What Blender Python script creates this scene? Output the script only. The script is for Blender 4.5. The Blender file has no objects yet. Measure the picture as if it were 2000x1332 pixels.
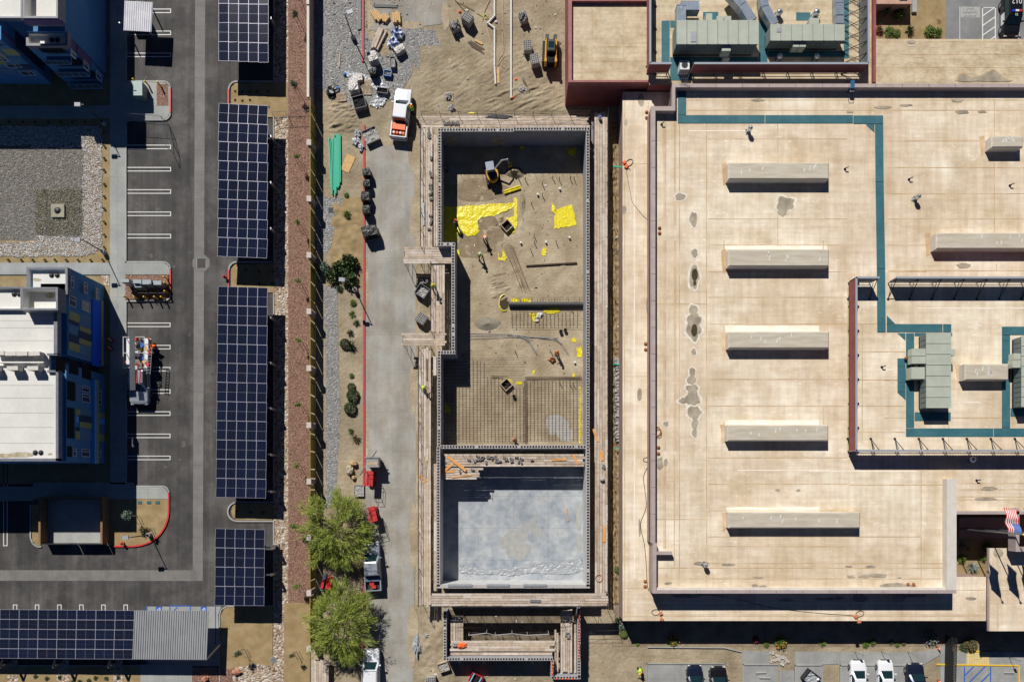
import bpy, bmesh, math, random
from mathutils import Vector, Matrix, noise
R = math.radians
random.seed(7)
scn = bpy.context.scene
C = scn.collection
# ---------------- camera ----------------
# world: X east, Y north, metres; 16 photo pixels per metre on the ground, camera straight above the origin
H = 83.3; S = 16.0; NX = 1000.0; NY = 955.0
cam = bpy.data.cameras.new('camera'); camo = bpy.data.objects.new('camera', cam); C.objects.link(camo)
camo.location = (0, 0, H); camo.rotation_euler = (0, 0, 0)
cam.sensor_width = 36; cam.lens = 36 * S * H / 2000; cam.shift_y = (NY - 666) / 2000; cam.shift_x = 0
cam.clip_start = 1; cam.clip_end = 2000
scn.camera = camo
# ---------------- light ----------------
SE, SS = 0.46, 0.98                    # shadow east / south metres per metre of height
elev = math.atan(1 / math.hypot(SE, SS))
d = Vector((SE, -SS, -1)).normalized()
sun = bpy.data.lights.new('sun', 'SUN'); suno = bpy.data.objects.new('sun', sun); C.objects.link(suno)
suno.rotation_euler = d.to_track_quat('-Z', 'Y').to_euler(); suno.location = (0, 0, 60)
sun.energy = 5.0; sun.angle = R(0.5); sun.color = (1, .96, .90)
w = bpy.data.worlds.new('World'); scn.world = w; w.use_nodes = True
wn = w.node_tree; bg = wn.nodes['Background']; sky = wn.nodes.new('ShaderNodeTexSky')
sky.sky_type = 'NISHITA'; sky.sun_disc = False; sky.sun_elevation = elev; sky.sun_rotation = math.atan2(-SE, SS)
sky.air_density = 0.4; sky.dust_density = 0.0; sky.ozone_density = 10
wn.links.new(sky.outputs[0], bg.inputs[0]); bg.inputs[1].default_value = 0.05
scn.view_settings.view_transform = 'Standard'; scn.view_settings.look = 'None'
scn.view_settings.exposure = 0.08; scn.view_settings.gamma = 1
# ---------------- coordinates ----------------
def G(px, py, z=0.0):
    k = (H - z) / H / S
    return Vector(((px - NX) * k, (NY - py) * k, z))
def RC(x0, y0, x1, y1, z=0.0):
    a = G(x0, y1, z); b = G(x1, y0, z); return a.x, a.y, b.x, b.y
# ---------------- materials ----------------
MATS = {}
def mat(name, c, c2=None, sc=1.0, rough=.85, bump=0, bsc=8, metal=0, fine=0, fsc=25, stretch=None, lo=.38, hi=.62, spec=None, vor=None, vsc=4, emit=None):
    if name in MATS: return MATS[name]
    m = bpy.data.materials.new(name); MATS[name] = m; m.use_nodes = True
    n = m.node_tree.nodes; L = m.node_tree.links; b = n['Principled BSDF']
    b.inputs['Roughness'].default_value = rough; b.inputs['Metallic'].default_value = metal
    if spec is not None: b.inputs['Specular IOR Level'].default_value = spec
    tc = n.new('ShaderNodeTexCoord'); mp = n.new('ShaderNodeMapping'); L.new(tc.outputs['Object'], mp.inputs[0])
    if stretch: mp.inputs['Scale'].default_value = stretch
    col = None
    def rgb(c): return (c[0], c[1], c[2], 1)
    if vor:
        v = n.new('ShaderNodeTexVoronoi'); v.inputs['Scale'].default_value = vsc; L.new(mp.outputs[0], v.inputs['Vector'])
        sp = n.new('ShaderNodeSeparateColor'); L.new(v.outputs['Color'], sp.inputs[0])
        r = n.new('ShaderNodeValToRGB'); L.new(sp.outputs[0], r.inputs[0])
        while len(r.color_ramp.elements) < len(vor): r.color_ramp.elements.new(.5)
        for i, cc in enumerate(vor):
            r.color_ramp.elements[i].position = i / max(1, len(vor) - 1); r.color_ramp.elements[i].color = rgb(cc)
        col = r.outputs[0]
        if bump:
            bp = n.new('ShaderNodeBump'); bp.inputs['Strength'].default_value = bump; bp.inputs['Distance'].default_value = .15; bp.invert = True
            L.new(v.outputs['Distance'], bp.inputs['Height']); L.new(bp.outputs[0], b.inputs['Normal'])
    elif c2:
        t = n.new('ShaderNodeTexNoise'); t.inputs['Scale'].default_value = sc; t.inputs['Detail'].default_value = 9; t.inputs['Roughness'].default_value = .6
        L.new(mp.outputs[0], t.inputs['Vector'])
        r = n.new('ShaderNodeValToRGB'); r.color_ramp.elements[0].position = lo; r.color_ramp.elements[1].position = hi
        r.color_ramp.elements[0].color = rgb(c); r.color_ramp.elements[1].color = rgb(c2)
        L.new(t.outputs[0], r.inputs[0]); col = r.outputs[0]
    if fine:
        t2 = n.new('ShaderNodeTexNoise'); t2.inputs['Scale'].default_value = fsc; t2.inputs['Detail'].default_value = 4
        L.new(mp.outputs[0], t2.inputs['Vector'])
        mr = n.new('ShaderNodeMapRange'); mr.inputs[1].default_value = .3; mr.inputs[2].default_value = .7; mr.inputs[3].default_value = 1 - fine; mr.inputs[4].default_value = 1 + fine
        L.new(t2.outputs[0], mr.inputs[0])
        vm = n.new('ShaderNodeVectorMath'); vm.operation = 'SCALE'
        if col: L.new(col, vm.inputs[0])
        else: vm.inputs[0].default_value = c
        L.new(mr.outputs[0], vm.inputs['Scale']); col = vm.outputs[0]
    if col: L.new(col, b.inputs['Base Color'])
    else: b.inputs['Base Color'].default_value = rgb(c)
    if bump and not vor:
        t3 = n.new('ShaderNodeTexNoise'); t3.inputs['Scale'].default_value = bsc; t3.inputs['Detail'].default_value = 6
        L.new(mp.outputs[0], t3.inputs['Vector'])
        bp = n.new('ShaderNodeBump'); bp.inputs['Strength'].default_value = bump; bp.inputs['Distance'].default_value = .12
        L.new(t3.outputs[0], bp.inputs['Height']); L.new(bp.outputs[0], b.inputs['Normal'])
    if emit: b.inputs['Emission Color'].default_value = rgb(c); b.inputs['Emission Strength'].default_value = emit
    return m
def joints(m, w, h, size=.02, dark=.72, off=0.0, shift=(0, 0)):
    """saw-cut joints in concrete: a brick pattern multiplied into the colour"""
    n = m.node_tree.nodes; L = m.node_tree.links; b = n['Principled BSDF']
    tc = n.new('ShaderNodeTexCoord'); mp = n.new('ShaderNodeMapping'); mp.inputs['Location'].default_value = (shift[0], shift[1], 0)
    L.new(tc.outputs['Object'], mp.inputs[0])
    br = n.new('ShaderNodeTexBrick'); br.offset = off; br.inputs['Scale'].default_value = 1; br.inputs['Mortar Size'].default_value = size
    br.inputs['Brick Width'].default_value = w; br.inputs['Row Height'].default_value = h
    br.inputs['Color1'].default_value = (1, 1, 1, 1); br.inputs['Color2'].default_value = (.93, .93, .93, 1); br.inputs['Mortar'].default_value = (dark, dark, dark, 1)
    L.new(mp.outputs[0], br.inputs['Vector'])
    mx = n.new('ShaderNodeMix'); mx.data_type = 'RGBA'; mx.blend_type = 'MULTIPLY'; mx.inputs[0].default_value = 1
    old = b.inputs['Base Color'].links
    if old: L.new(old[0].from_socket, mx.inputs[6])
    else: mx.inputs[6].default_value = b.inputs['Base Color'].default_value
    L.new(br.outputs[0], mx.inputs[7]); L.new(mx.outputs[2], b.inputs['Base Color'])
    return m
def streak(m, vec, amt, sc=1.0, lo=.35, hi=.65, warm=0):
    n = m.node_tree.nodes; L = m.node_tree.links; b = n['Principled BSDF']
    tc = n.new('ShaderNodeTexCoord'); mp = n.new('ShaderNodeMapping'); mp.inputs['Scale'].default_value = vec; L.new(tc.outputs['Object'], mp.inputs[0])
    t = n.new('ShaderNodeTexNoise'); t.inputs['Scale'].default_value = sc; t.inputs['Detail'].default_value = 7; t.inputs['Roughness'].default_value = .65; L.new(mp.outputs[0], t.inputs['Vector'])
    r = n.new('ShaderNodeValToRGB'); r.color_ramp.elements[0].position = lo; r.color_ramp.elements[1].position = hi; a = 1 - amt; c = 1 + amt * .6
    r.color_ramp.elements[0].color = (a, a * (1 - warm * .5), a * (1 - warm), 1); r.color_ramp.elements[1].color = (c, c, c, 1); L.new(t.outputs[0], r.inputs[0])
    mx = n.new('ShaderNodeMix'); mx.data_type = 'RGBA'; mx.blend_type = 'MULTIPLY'; mx.inputs[0].default_value = 1; mx.clamp_result = False
    old = b.inputs['Base Color'].links
    if old: L.new(old[0].from_socket, mx.inputs[6])
    else: mx.inputs[6].default_value = b.inputs['Base Color'].default_value
    L.new(r.outputs[0], mx.inputs[7]); L.new(mx.outputs[2], b.inputs['Base Color']); return m
# ---------------- mesh builder ----------------
class MB:
    def __init__(s): s.v = []; s.f = []; s.m = []; s.M = None
    def add(s, vs, fs, m=0):
        o = len(s.v)
        if s.M is not None: vs = [s.M @ Vector(p) for p in vs]
        s.v += [tuple(p) for p in vs]; s.f += [tuple(i + o for i in f) for f in fs]; s.m += [m] * len(fs); return s
    def bx(s, x0, y0, z0, x1, y1, z1, m=0):
        return s.add([(x0, y0, z0), (x1, y0, z0), (x1, y1, z0), (x0, y1, z0), (x0, y0, z1), (x1, y0, z1), (x1, y1, z1), (x0, y1, z1)],
                     [(0, 3, 2, 1), (4, 5, 6, 7), (0, 1, 5, 4), (1, 2, 6, 5), (2, 3, 7, 6), (3, 0, 4, 7)], m)
    def box(s, c, d, rz=0, m=0, rx=0, ry=0):
        T = Matrix.Translation(Vector(c)) @ Matrix.Rotation(rz, 4, 'Z') @ Matrix.Rotation(rx, 4, 'X') @ Matrix.Rotation(ry, 4, 'Y')
        x, y, z = d[0] / 2, d[1] / 2, d[2] / 2
        vs = [T @ Vector(p) for p in ((-x, -y, -z), (x, -y, -z), (x, y, -z), (-x, y, -z), (-x, -y, z), (x, -y, z), (x, y, z), (-x, y, z))]
        return s.add(vs, [(0, 3, 2, 1), (4, 5, 6, 7), (0, 1, 5, 4), (1, 2, 6, 5), (2, 3, 7, 6), (3, 0, 4, 7)], m)
    def pr(s, poly, z0, z1, m=0, top=None):
        a = sum(poly[i - 1][0] * poly[i][1] - poly[i][0] * poly[i - 1][1] for i in range(len(poly)))
        if a < 0: poly = poly[::-1]; top = top[::-1] if top else None
        n = len(poly); t = top or poly
        vs = [(p[0], p[1], z0) for p in poly] + [(p[0], p[1], z1) for p in t]
        return s.add(vs, [tuple(range(n))[::-1], tuple(range(n, 2 * n))] + [(i, (i + 1) % n, n + (i + 1) % n, n + i) for i in range(n)], m)
    def sheet(s, poly, z, m=0):
        a = sum(poly[i - 1][0] * poly[i][1] - poly[i][0] * poly[i - 1][1] for i in range(len(poly)))
        if a < 0: poly = poly[::-1]
        return s.add([(p[0], p[1], z) for p in poly], [tuple(range(len(poly)))], m)
    def cyl(s, p0, p1, r0, r1=None, n=8, m=0, cap=True):
        p0 = Vector(p0); p1 = Vector(p1); r1 = r0 if r1 is None else r1
        ax = (p1 - p0)
        if ax.length < 1e-6: return s
        q = ax.to_track_quat('Z', 'Y'); vs = []
        for p, r in ((p0, r0), (p1, r1)):
            for i in range(n):
                a = 2 * math.pi * i / n; vs.append(p + q @ Vector((math.cos(a) * r, math.sin(a) * r, 0)))
        fs = [(i, (i + 1) % n, n + (i + 1) % n, n + i) for i in range(n)]
        if cap: fs += [tuple(range(n))[::-1], tuple(range(n, 2 * n))]
        return s.add(vs, fs, m)
    def tube(s, pts, r, n=5, m=0):
        for a, b in zip(pts, pts[1:]): s.cyl(a, b, r, r, n, m)
        return s
    def loft(s, secs, m=0, cap=True, closed=True):
        n = len(secs[0]); vs = [p for q in secs for p in q]; fs = []
        for k in range(len(secs) - 1):
            for i in range(n if closed else n - 1):
                j = (i + 1) % n; fs.append((k * n + i, k * n + j, (k + 1) * n + j, (k + 1) * n + i))
        if cap: fs += [tuple(range(n))[::-1], tuple(range((len(secs) - 1) * n, len(secs) * n))]
        return s.add(vs, fs, m)
    def sph(s, c, r, n=8, m=0, amp=0, half=False, seed=0, f=1.5):
        if not hasattr(r, '__len__'): r = (r, r, r)
        rows = n // 2; vs = []; fs = []; c = Vector(c)
        for i in range(rows + 1):
            t = (math.pi / (2 if half else 1)) * i / rows
            for j in range(n):
                a = 2 * math.pi * j / n; q = Vector((math.sin(t) * math.cos(a), math.sin(t) * math.sin(a), math.cos(t)))
                k = 1 + (amp * noise.noise(q * f + Vector((seed, seed * 2.3, 0))) if amp else 0)
                vs.append(c + Vector((q.x * r[0] * k, q.y * r[1] * k, q.z * r[2] * k)))
        for i in range(rows):
            for j in range(n):
                k = (j + 1) % n; fs.append((i * n + j, (i + 1) * n + j, (i + 1) * n + k, i * n + k))
        return s.add(vs, fs, m)
def obj(name, mb, mats, parent=None, label=None, smooth=False, off=None):
    me = bpy.data.meshes.new(name)
    vs = mb.v if off is None else [(x - off[0], y - off[1], z - off[2]) for x, y, z in mb.v]
    me.from_pydata(vs, [], mb.f)
    if not isinstance(mats, (list, tuple)): mats = [mats]
    for q in mats: me.materials.append(q)
    if len(mats) > 1: me.polygons.foreach_set('material_index', mb.m)
    if smooth: me.polygons.foreach_set('use_smooth', [True] * len(me.polygons))
    me.update()
    o = bpy.data.objects.new(name, me); C.objects.link(o)
    if parent is not None: o.parent = parent
    if label: o['label'] = label
    return o
def tag(o, label, cat, group=None, kind=None):
    o['label'] = label; o['category'] = cat
    if group: o['group'] = group
    if kind: o['kind'] = kind
    return o
def thing(name, label, cat, loc=(0, 0, 0), rz=0, group=None):
    o = bpy.data.objects.new(name, None); C.objects.link(o); o.empty_display_size = .3
    o.location = loc; o.rotation_euler = (0, 0, rz); return tag(o, label, cat, group)
def single(name, mb, mats, label, cat, loc, group=None, kind=None, smooth=False):
    """one-mesh thing whose vertices are given in world coordinates"""
    o = obj(name, mb, mats, None, None, smooth, off=loc); o.location = loc; return tag(o, label, cat, group, kind)
def struct(name, mb, mats, kind='structure', label=None):
    o = obj(name, mb, mats); o['kind'] = kind
    if label: o['label'] = label
    return o
def dup(root, loc, rz=None, label=None, group=None, sc=None):
    def cp(o, par):
        c = o.copy(); C.objects.link(c)
        if par is not None: c.parent = par
        for ch in kids.get(o, ()): cp(ch, c)
        return c
    kids = {}
    for q in bpy.data.objects:
        if q.parent is not None: kids.setdefault(q.parent, []).append(q)
    r = cp(root, None); r.location = loc
    if rz is not None: r.rotation_euler = (0, 0, rz)
    if label: r['label'] = label
    if group: r['group'] = group
    if sc: r.scale = sc if hasattr(sc, '__len__') else (sc, sc, sc)
    return r
def PP(pts, z=0.0): return [tuple(G(x, y, z)[:2]) for x, y in pts]
def arc(cx, cy, r, a0, a1, n=8): return [(cx + r * math.cos(R(a0 + (a1 - a0) * i / n)), cy + r * math.sin(R(a0 + (a1 - a0) * i / n))) for i in range(n + 1)]
def rough_poly(pts, amp, seed=0, step=6):
    """wobbly outline (in px)"""
    out = []; n = len(pts)
    for i in range(n):
        a = Vector(pts[i]); b = Vector(pts[(i + 1) % n]); k = max(1, int((b - a).length / step))
        for j in range(k):
            p = a.lerp(b, j / k); q = Vector((p.x * .05, p.y * .05, seed)); dx = noise.noise(q) * amp; dy = noise.noise(q + Vector((9, 5, 1))) * amp
            out.append((p.x + dx, p.y + dy))
    return out
def ellip(cx, cy, rx, ry, n=20): return [(cx + rx * math.cos(2 * math.pi * i / n), cy + ry * math.sin(2 * math.pi * i / n)) for i in range(n)]
# common materials
M_asph = mat('asphalt', (.056, .053, .051), (.105, .099, .094), sc=.13, rough=.9, fine=.16, fsc=6, bump=.15, bsc=30)
M_conc = mat('concrete', (.30, .30, .29), (.37, .37, .35), sc=.5, rough=.85, fine=.05, fsc=9)
M_walk = joints(mat('sidewalk concrete', (.29, .30, .29), (.35, .36, .34), sc=.4, rough=.85, fine=.04, fsc=9), 1.85, 2.92, .02, .7)
M_rib = joints(mat('ribbon concrete', (.155, .15, .142), (.20, .195, .185), sc=.6, rough=.85, fine=.06, fsc=9), 40, 2.95, .02, .6)
M_ribh = joints(mat('ribbon concrete across', (.15, .142, .132), (.20, .19, .175), sc=.6, rough=.85, fine=.06, fsc=9), 2.95, 40, .02, .6)
M_road = joints(mat('worn concrete road', (.28, .275, .25), (.39, .38, .345), sc=.28, rough=.9, fine=.07, fsc=5, lo=.35, hi=.68), 30, 4.7, .025, .8)
M_dirt = mat('dirt', (.235, .185, .115), (.385, .32, .22), sc=.35, rough=.95, fine=.12, fsc=4, bump=.8, bsc=2.2, lo=.33, hi=.68)
M_pit = mat('graded dirt', (.30, .245, .16), (.44, .37, .26), sc=.5, rough=.95, fine=.10, fsc=6, bump=.55, bsc=3.5, lo=.33, hi=.68)
M_sand = mat('decomposed granite', (.27, .19, .085), (.34, .25, .13), sc=.8, rough=.95, fine=.07, fsc=14, bump=.2, bsc=20)
M_red = mat('red gravel', None, vor=[(.09, .05, .036), (.22, .115, .078), (.29, .165, .115), (.15, .075, .052), (.36, .235, .175)], vsc=9, bump=.5, rough=.9)
M_tan = mat('tan pebbles', None, vor=[(.12, .08, .045), (.45, .36, .27), (.30, .18, .09), (.6, .55, .48), (.22, .15, .10)], vsc=4.5, bump=.8, rough=.9)
M_gray = mat('grey gravel', None, vor=[(.13, .128, .125), (.28, .275, .26), (.18, .178, .175), (.40, .39, .38)], vsc=6.5, bump=.6, rough=.9)
M_grbas = mat('basin gravel', None, vor=[(.085, .078, .07), (.175, .163, .145), (.13, .118, .105), (.27, .25, .22)], vsc=6, bump=.7, rough=.9)
M_redp = mat('red curb paint', (.60, .02, .02), (.42, .03, .03), sc=2, rough=.6)
M_white = mat('white paint', (.70, .70, .67), (.60, .60, .57), sc=4, rough=.6)
M_blue = mat('blue marking paint', (.02, .10, .42), rough=.6)
M_yel = mat('yellow paint', (.75, .48, .02), rough=.5)
streak(M_asph, (1.1, .03, 1), .30); streak(M_asph, (.25, .25, 1), .26, 1.3, .45, .6); streak(M_road, (.9, .05, 1), .10); streak(M_road, (.3, .2, 1), .10, 1.4, .4, .6, .15); streak(M_walk, (.3, .3, 1), .07, 2); streak(M_dirt, (.12, .12, 1), .16, 1, .4, .6); streak(M_pit, (.2, .2, 1), .14, 1, .4, .6, .1); streak(M_sand, (.5, .5, 1), .10, 1)
M_black = mat('black rubber', (.015, .015, .016), rough=.7)
M_dkmetal = mat('dark metal', (.03, .032, .036), rough=.5, metal=.3)
M_gmetal = mat('galvanised metal', (.42, .44, .46), (.30, .32, .34), sc=6, rough=.35, metal=.8)
M_wood = mat('wood plank', (.34, .25, .165), (.50, .40, .29), sc=1.4, rough=.8, fine=.15, fsc=9)
M_ply = mat('plywood', (.50, .29, .10), (.60, .38, .15), sc=2, rough=.7)
M_glass = mat('dark glass', (.012, .03, .035), rough=.08, spec=.8)
M_orange = mat('orange plastic', (.85, .13, .02), rough=.5)
M_ylw = mat('yellow vapour sheet', (.78, .66, .0), (.62, .52, .01), sc=3, rough=.34, bump=.4, bsc=5)
M_rebar = mat('rusty rebar', (.09, .065, .05), (.17, .10, .065), sc=5, rough=.8)
M_cmu = mat('grey block', (.30, .29, .28), (.38, .37, .36), sc=3, rough=.9)
M_tub = mat('grey tub plastic', (.16, .16, .165), rough=.6)
M_cell = mat('block cell', (.01, .01, .012), rough=1)
# ---------------- ground and setting ----------------
g = MB(); g.sheet([(-400, -400), (400, -400), (400, 400), (-400, 400)], -.02); struct('ground', g, M_dirt)
def sheet(name, polys, z, m, kind='structure', label=None):
    b = MB()
    for p in polys: b.sheet(PP(p), z)
    return struct(name, b, m, kind, label)
def rect(x0, y0, x1, y1): return [(x0, y0), (x1, y0), (x1, y1), (x0, y1)]
sheet('parking_lot', [rect(-600, -400, 536, 1303)], 0, M_asph)
# planting ground on the west side of the buildings
sheet('planting_soil', [rect(-600, -400, 216, 208), rect(-600, 232, 216, 514), rect(-600, 537, 216, 945)], .006, M_sand)
def ring(b, outer, w, z, m):
    """kerb along an open px polyline (w px wide)"""
    pts = [Vector(p) for p in outer]
    for a, c in zip(pts, pts[1:]):
        t = (c - a)
        if t.length < .01: continue
        n = Vector((-t.y, t.x)).normalized() * w
        b.pr(PP([a, c, c + n, a + n]), 0, z, m)
# sidewalks and kerbs
b = MB()
for r in (rect(216, -400, 246, 945), rect(-600, 208, 216, 232), rect(-600, 514, 216, 537), rect(66, 942, 262, 974.5), rect(-600, 950, 66, 978)):
    b.pr(PP(r), -.02, .13)
b.pr(PP([(246, 209), (332, 209), (332, 222), (328, 230), (319, 234.5), (246, 234.5)]), -.02, .13)
b.pr(PP([(246, 514), (320, 514), (328, 518), (332, 526), (332, 537), (246, 537)]), -.02, .13)
b.pr(PP([(262, 951), (318, 951), (325, 955), (329, 963), (329, 974), (262, 974)]), -.02, .13)
b.pr(PP([(246, 162), (320, 162), (328, 166), (332, 173), (332, 209), (246, 209)]), -.02, .12)
b.pr(PP([(287, 1184), (432, 1184), (426, 1200), (430, 1300), (287, 1300)]), -.02, .012)
b.pr(PP(rect(275, 1297, 376, 1500)), -.02, .1)
struct('sidewalk', b, M_walk)
# islands: soil
b = MB()
b.pr(PP(rect(-600, 1300, 275, 1500)), -.02, .09)
b.pr(PP([(246, 974.5), (329, 974.5), (329, 1000), (325, 1022), (315, 1040), (300, 1054), (282, 1062), (262, 1065), (210, 1065), (210, 974.5)]), -.02, .10)
b.pr(PP([(62, 985), (80, 985), (80, 1065), (74, 1065), (64, 1056)]), -.02, .1)
b.pr(PP([(452, 205), (452, 172), (460, 164), (536, 162), (563, 162), (563, 228), (536, 230), (452, 230)]), -.02, .10)
b.pr(PP([(452, 562), (452, 526), (460, 517), (536, 515), (536, 572), (452, 572)]), -.02, .10)
b.pr(PP([(452, 1000), (455, 988), (463, 983), (533, 983), (533, 1015), (463, 1015), (455, 1010)]), -.02, .10)
b.pr(PP([(432, 1200), (440, 1184), (533, 1184), (533, 1500), (432, 1500)]), -.02, .09)
b.pr(PP(rect(555, 1176, 606, 1500)), -.02, .09)
struct('planter_soil', b, M_sand)
b = MB()
b.pr(PP(rect(534, -400, 564, 1500)), -.02, .08)
b.pr(PP([(455, 1304), (500, 1295), (536, 1300), (536, 1500), (455, 1500)]), -.02, .101)
b.pr(PP(rect(112, 1300, 138, 1500)), -.02, .098); b.pr(PP(rect(222, 1300, 240, 1500)), -.02, .098); b.pr(PP(rect(16, 1318, 36, 1500)), -.02, .098)
b.pr(PP([(198, 537.5), (214, 537.5), (214, 560), (204, 556)]), -.02, .05)
tag(struct('pebble_strip', b, M_tan, 'stuff'), 'multicoloured tan pebbles between the carports and the red gravel bed', 'gravel')
b = MB(); b.pr(PP(rect(563.5, -400, 605, 1176)), -.02, .10)
b.pr(PP([(307, 166), (329, 166), (330, 208), (307, 208)]), -.02, .135)
b.pr(PP([(246, 538), (330, 538), (330, 585), (246, 585)]), -.02, .135)
b.pr(PP([(430, 1306), (455, 1304), (455, 1500), (376, 1500), (376, 1312)]), -.02, .095)
tag(struct('red_gravel_bed', b, M_red, 'stuff'), 'reddish brown gravel bed running beside the fence', 'gravel')
# kerbs
b = MB(); rd = MB()
def kerb(pts, w=3, red=False): ring(rd if red else b, pts, w, .155 if red else .15, 0)
kerb([(246, -400), (246, 162)], -2.2); kerb([(246, 235), (246, 514)], -2.2); kerb([(246, 590), (246, 945)], -2.2)
kerb([(246, 162), (320, 162)] + arc(320, 174, 12, -90, 0, 6)[1:], -3); kerb([(332, 174), (332, 221)], -3, True)
kerb(arc(320, 222, 12, 0, 90, 6) + [(246, 234.5)], -3)
kerb([(246, 514), (320, 514)] + arc(320, 526, 12, -90, 0, 6)[1:], -3); kerb([(332, 527), (332, 575)], -3, True)
kerb(arc(320, 575, 12, 0, 90, 6) + [(246, 587)], -3)
kerb([(262, 951), (318, 951)] + arc(318, 962, 11, -90, 0, 6)[1:], -3)
kerb([(329, 963), (329, 1000), (327, 1013), (322, 1027), (314, 1040), (304, 1050), (291, 1058), (276, 1063), (262, 1065), (222, 1065)], -3, True)
kerb([(62, 985), (62, 1050), (66, 1060), (74, 1066), (82, 1066)], 2.5)
for y0, y1, xx in ((162, 206, 448), (514, 562, 448)):
    kerb([(536, y0), (463, y0)] + arc(463, y0 + 14, 14, -90, -180, 6)[1:], 3)
    kerb([(448.5, y0 + 14), (448.5, y1 + 6)], 3, True); kerb([(448.5, y1 + 6), (449, y1 + 20)], 3)
kerb([(534, 982)] + arc(464, 999, 17, -90, -270, 12) + [(534, 1016)], 3)
for y0, y1 in ((-400, 163), (230, 515), (572, 983), (1016, 1184)): kerb([(534, y0), (534, y1)], -2.2)
kerb([(431, 1330), (431, 1200), (434, 1190), (444, 1184), (534, 1184)], -2.2)
kerb([(-600, 1298), (275, 1298)], 2)
struct('kerb', b, M_conc); struct('red_kerb', rd, M_redp)
# concrete ribbon gutter
b = MB(); b.sheet(PP([(383, -400), (402.5, -400), (396, 1134), (376.5, 1113)]), .008); b.sheet(PP([(393 + 18 * math.cos(R(22.5 + 45 * i)), 514 + 18 * math.sin(R(22.5 + 45 * i))) for i in range(8)]), .012)
struct('gutter', b, M_rib)
b = MB(); b.sheet(PP([(-600, 1113), (376.5, 1113), (396, 1134), (-600, 1133)]), .008); struct('gutter_across', b, M_ribh)
# storm drain grate
t = thing('storm_drain', 'square rusty storm drain grate in the octagon of the concrete gutter', 'drain', G(393.5, 514, .012))
b = MB(); b.bx(-.6, -.6, 0, .6, .6, .012); obj('frame', b, M_conc, t)
b = MB()
b.bx(-.52, -.48, .016, .52, .5, .02); obj('pit', b, mat('drain pit', (.10, .03, .03), (.02, .05, .05), sc=2, rough=.7), t)
b = MB()
for i in range(9): b.bx(-.52 + .125 * i, -.5, .022, -.49 + .125 * i, .5, .04)
b.bx(-.55, -.55, .022, .55, -.5, .045); b.bx(-.55, .5, .022, .55, .55, .045); obj('grate', b, M_dkmetal, t)
# oil spots and scuffs in the bays
b = MB()
for i in range(46):
    x = random.choice((random.uniform(252, 330), random.uniform(262, 320), random.uniform(336, 380), random.uniform(405, 425))); y = random.uniform(0, 940); r = random.uniform(1.2, 5); k = random.randrange(3)
    b.sheet(PP(rough_poly(ellip(x, y, r, r * random.uniform(.6, 1.6), 12), 1.2, i, 3)), .0035 + i * .00003, 0 if k else 1)
struct('parking_lot_stain', b, [mat('oil stain', (.030, .029, .029), (.05, .048, .047), sc=4, rough=.7), mat('scuffed asphalt', (.085, .082, .078), (.13, .125, .118), sc=3, rough=.9)])
# parking markings
b = MB()
def uline(x0, x1, y, z=.006, gap=7, th=1.5, vert=False, close=1):
    y0, y1 = y - gap / 2, y + gap / 2
    if not vert:
        b.sheet(PP(rect(x0, y0 - th / 2, x1, y0 + th / 2)), z); b.sheet(PP(rect(x0, y1 - th / 2, x1, y1 + th / 2)), z)
        b.sheet(PP(rect(x1 - th, y0 + th / 2, x1, y1 - th / 2)), z)
    else:
        b.sheet(PP(rect(y0 - th / 2, x0, y0 + th / 2, x1)), z); b.sheet(PP(rect(y1 - th / 2, x0, y1 + th / 2, x1)), z)
        yy = x0 if close > 0 else x1 - th
        b.sheet(PP(rect(y0 + th / 2, yy, y1 - th / 2, yy + th)), z)
for y in (22, 65, 108, 287.5, 331, 374.5, 418, 461.5, 634.5, 678, 721, 764.5, 807.5, 851, 894): uline(248, 334 if y < 600 else 333, y)
uline(900, 1066, 10.5, vert=True, close=-1)
for k, x in enumerate((29.5, 72.5, 116, 159, 202, 245.5)): uline(1180, 1270, x, vert=True)
for x in (-14, -57): uline(1180, 1270, x, vert=True)
struct('parking_marking', b, M_white)
# blue accessible markings beside the lower canopy
b = MB(); zz = .02
for r in (rect(286, 1182, 288, 1296), rect(331, 1182, 373, 1184), rect(331, 1184, 333, 1290), rect(371, 1184, 373, 1290), rect(420, 1184, 422, 1258)): b.sheet(PP(r), zz)
for k in range(6): b.sheet(PP([(334, 1197 + 17 * k), (345, 1185 + 17 * k), (348, 1185 + 17 * k), (334, 1200 + 17 * k)]), zz)
for x in (310.5, 398): b.sheet(PP(rect(x - 6, 1184, x + 6, 1193)), zz)
struct('accessible_marking', b, M_blue)
b = MB()
for x in (310.5, 398):
    for i in range(8):
        a0, a1 = R(200 - 36 * i), R(200 - 36 * (i + 1)); cx, cy = x, 1189
        b.sheet(PP([(cx + 3.6 * math.cos(a0), cy + 3 * math.sin(a0)), (cx + 3.6 * math.cos(a1), cy + 3 * math.sin(a1)), (cx + 2.4 * math.cos(a1), cy + 2 * math.sin(a1)), (cx + 2.4 * math.cos(a0), cy + 2 * math.sin(a0))]), zz + .004)
    b.sheet(PP([(x - .4, 1187), (x + 1, 1187), (x + 1, 1190), (x - .4, 1190)]), zz + .006)
struct('accessible_symbol', b, M_white)
# ---------------- retention basin ----------------
b = MB(); b.pr(PP(rough_poly([(-600, 246), (190, 246), (196, 260), (200, 300), (200, 470), (192, 488), (180, 496), (120, 502), (-600, 500)], 3, 1)), -.02, .02)
bas = struct('basin_bed', b, M_sand)
b = MB(); b.sheet(PP(rough_poly([(-600, 280), (166, 280), (171, 300), (170, 372), (168, 466), (70, 470), (-600, 482)], 4, 2)), .03)
tag(struct('basin_gravel', b, M_grbas, 'stuff'), 'fine grey gravel covering the floor of the retention basin', 'gravel')
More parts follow.
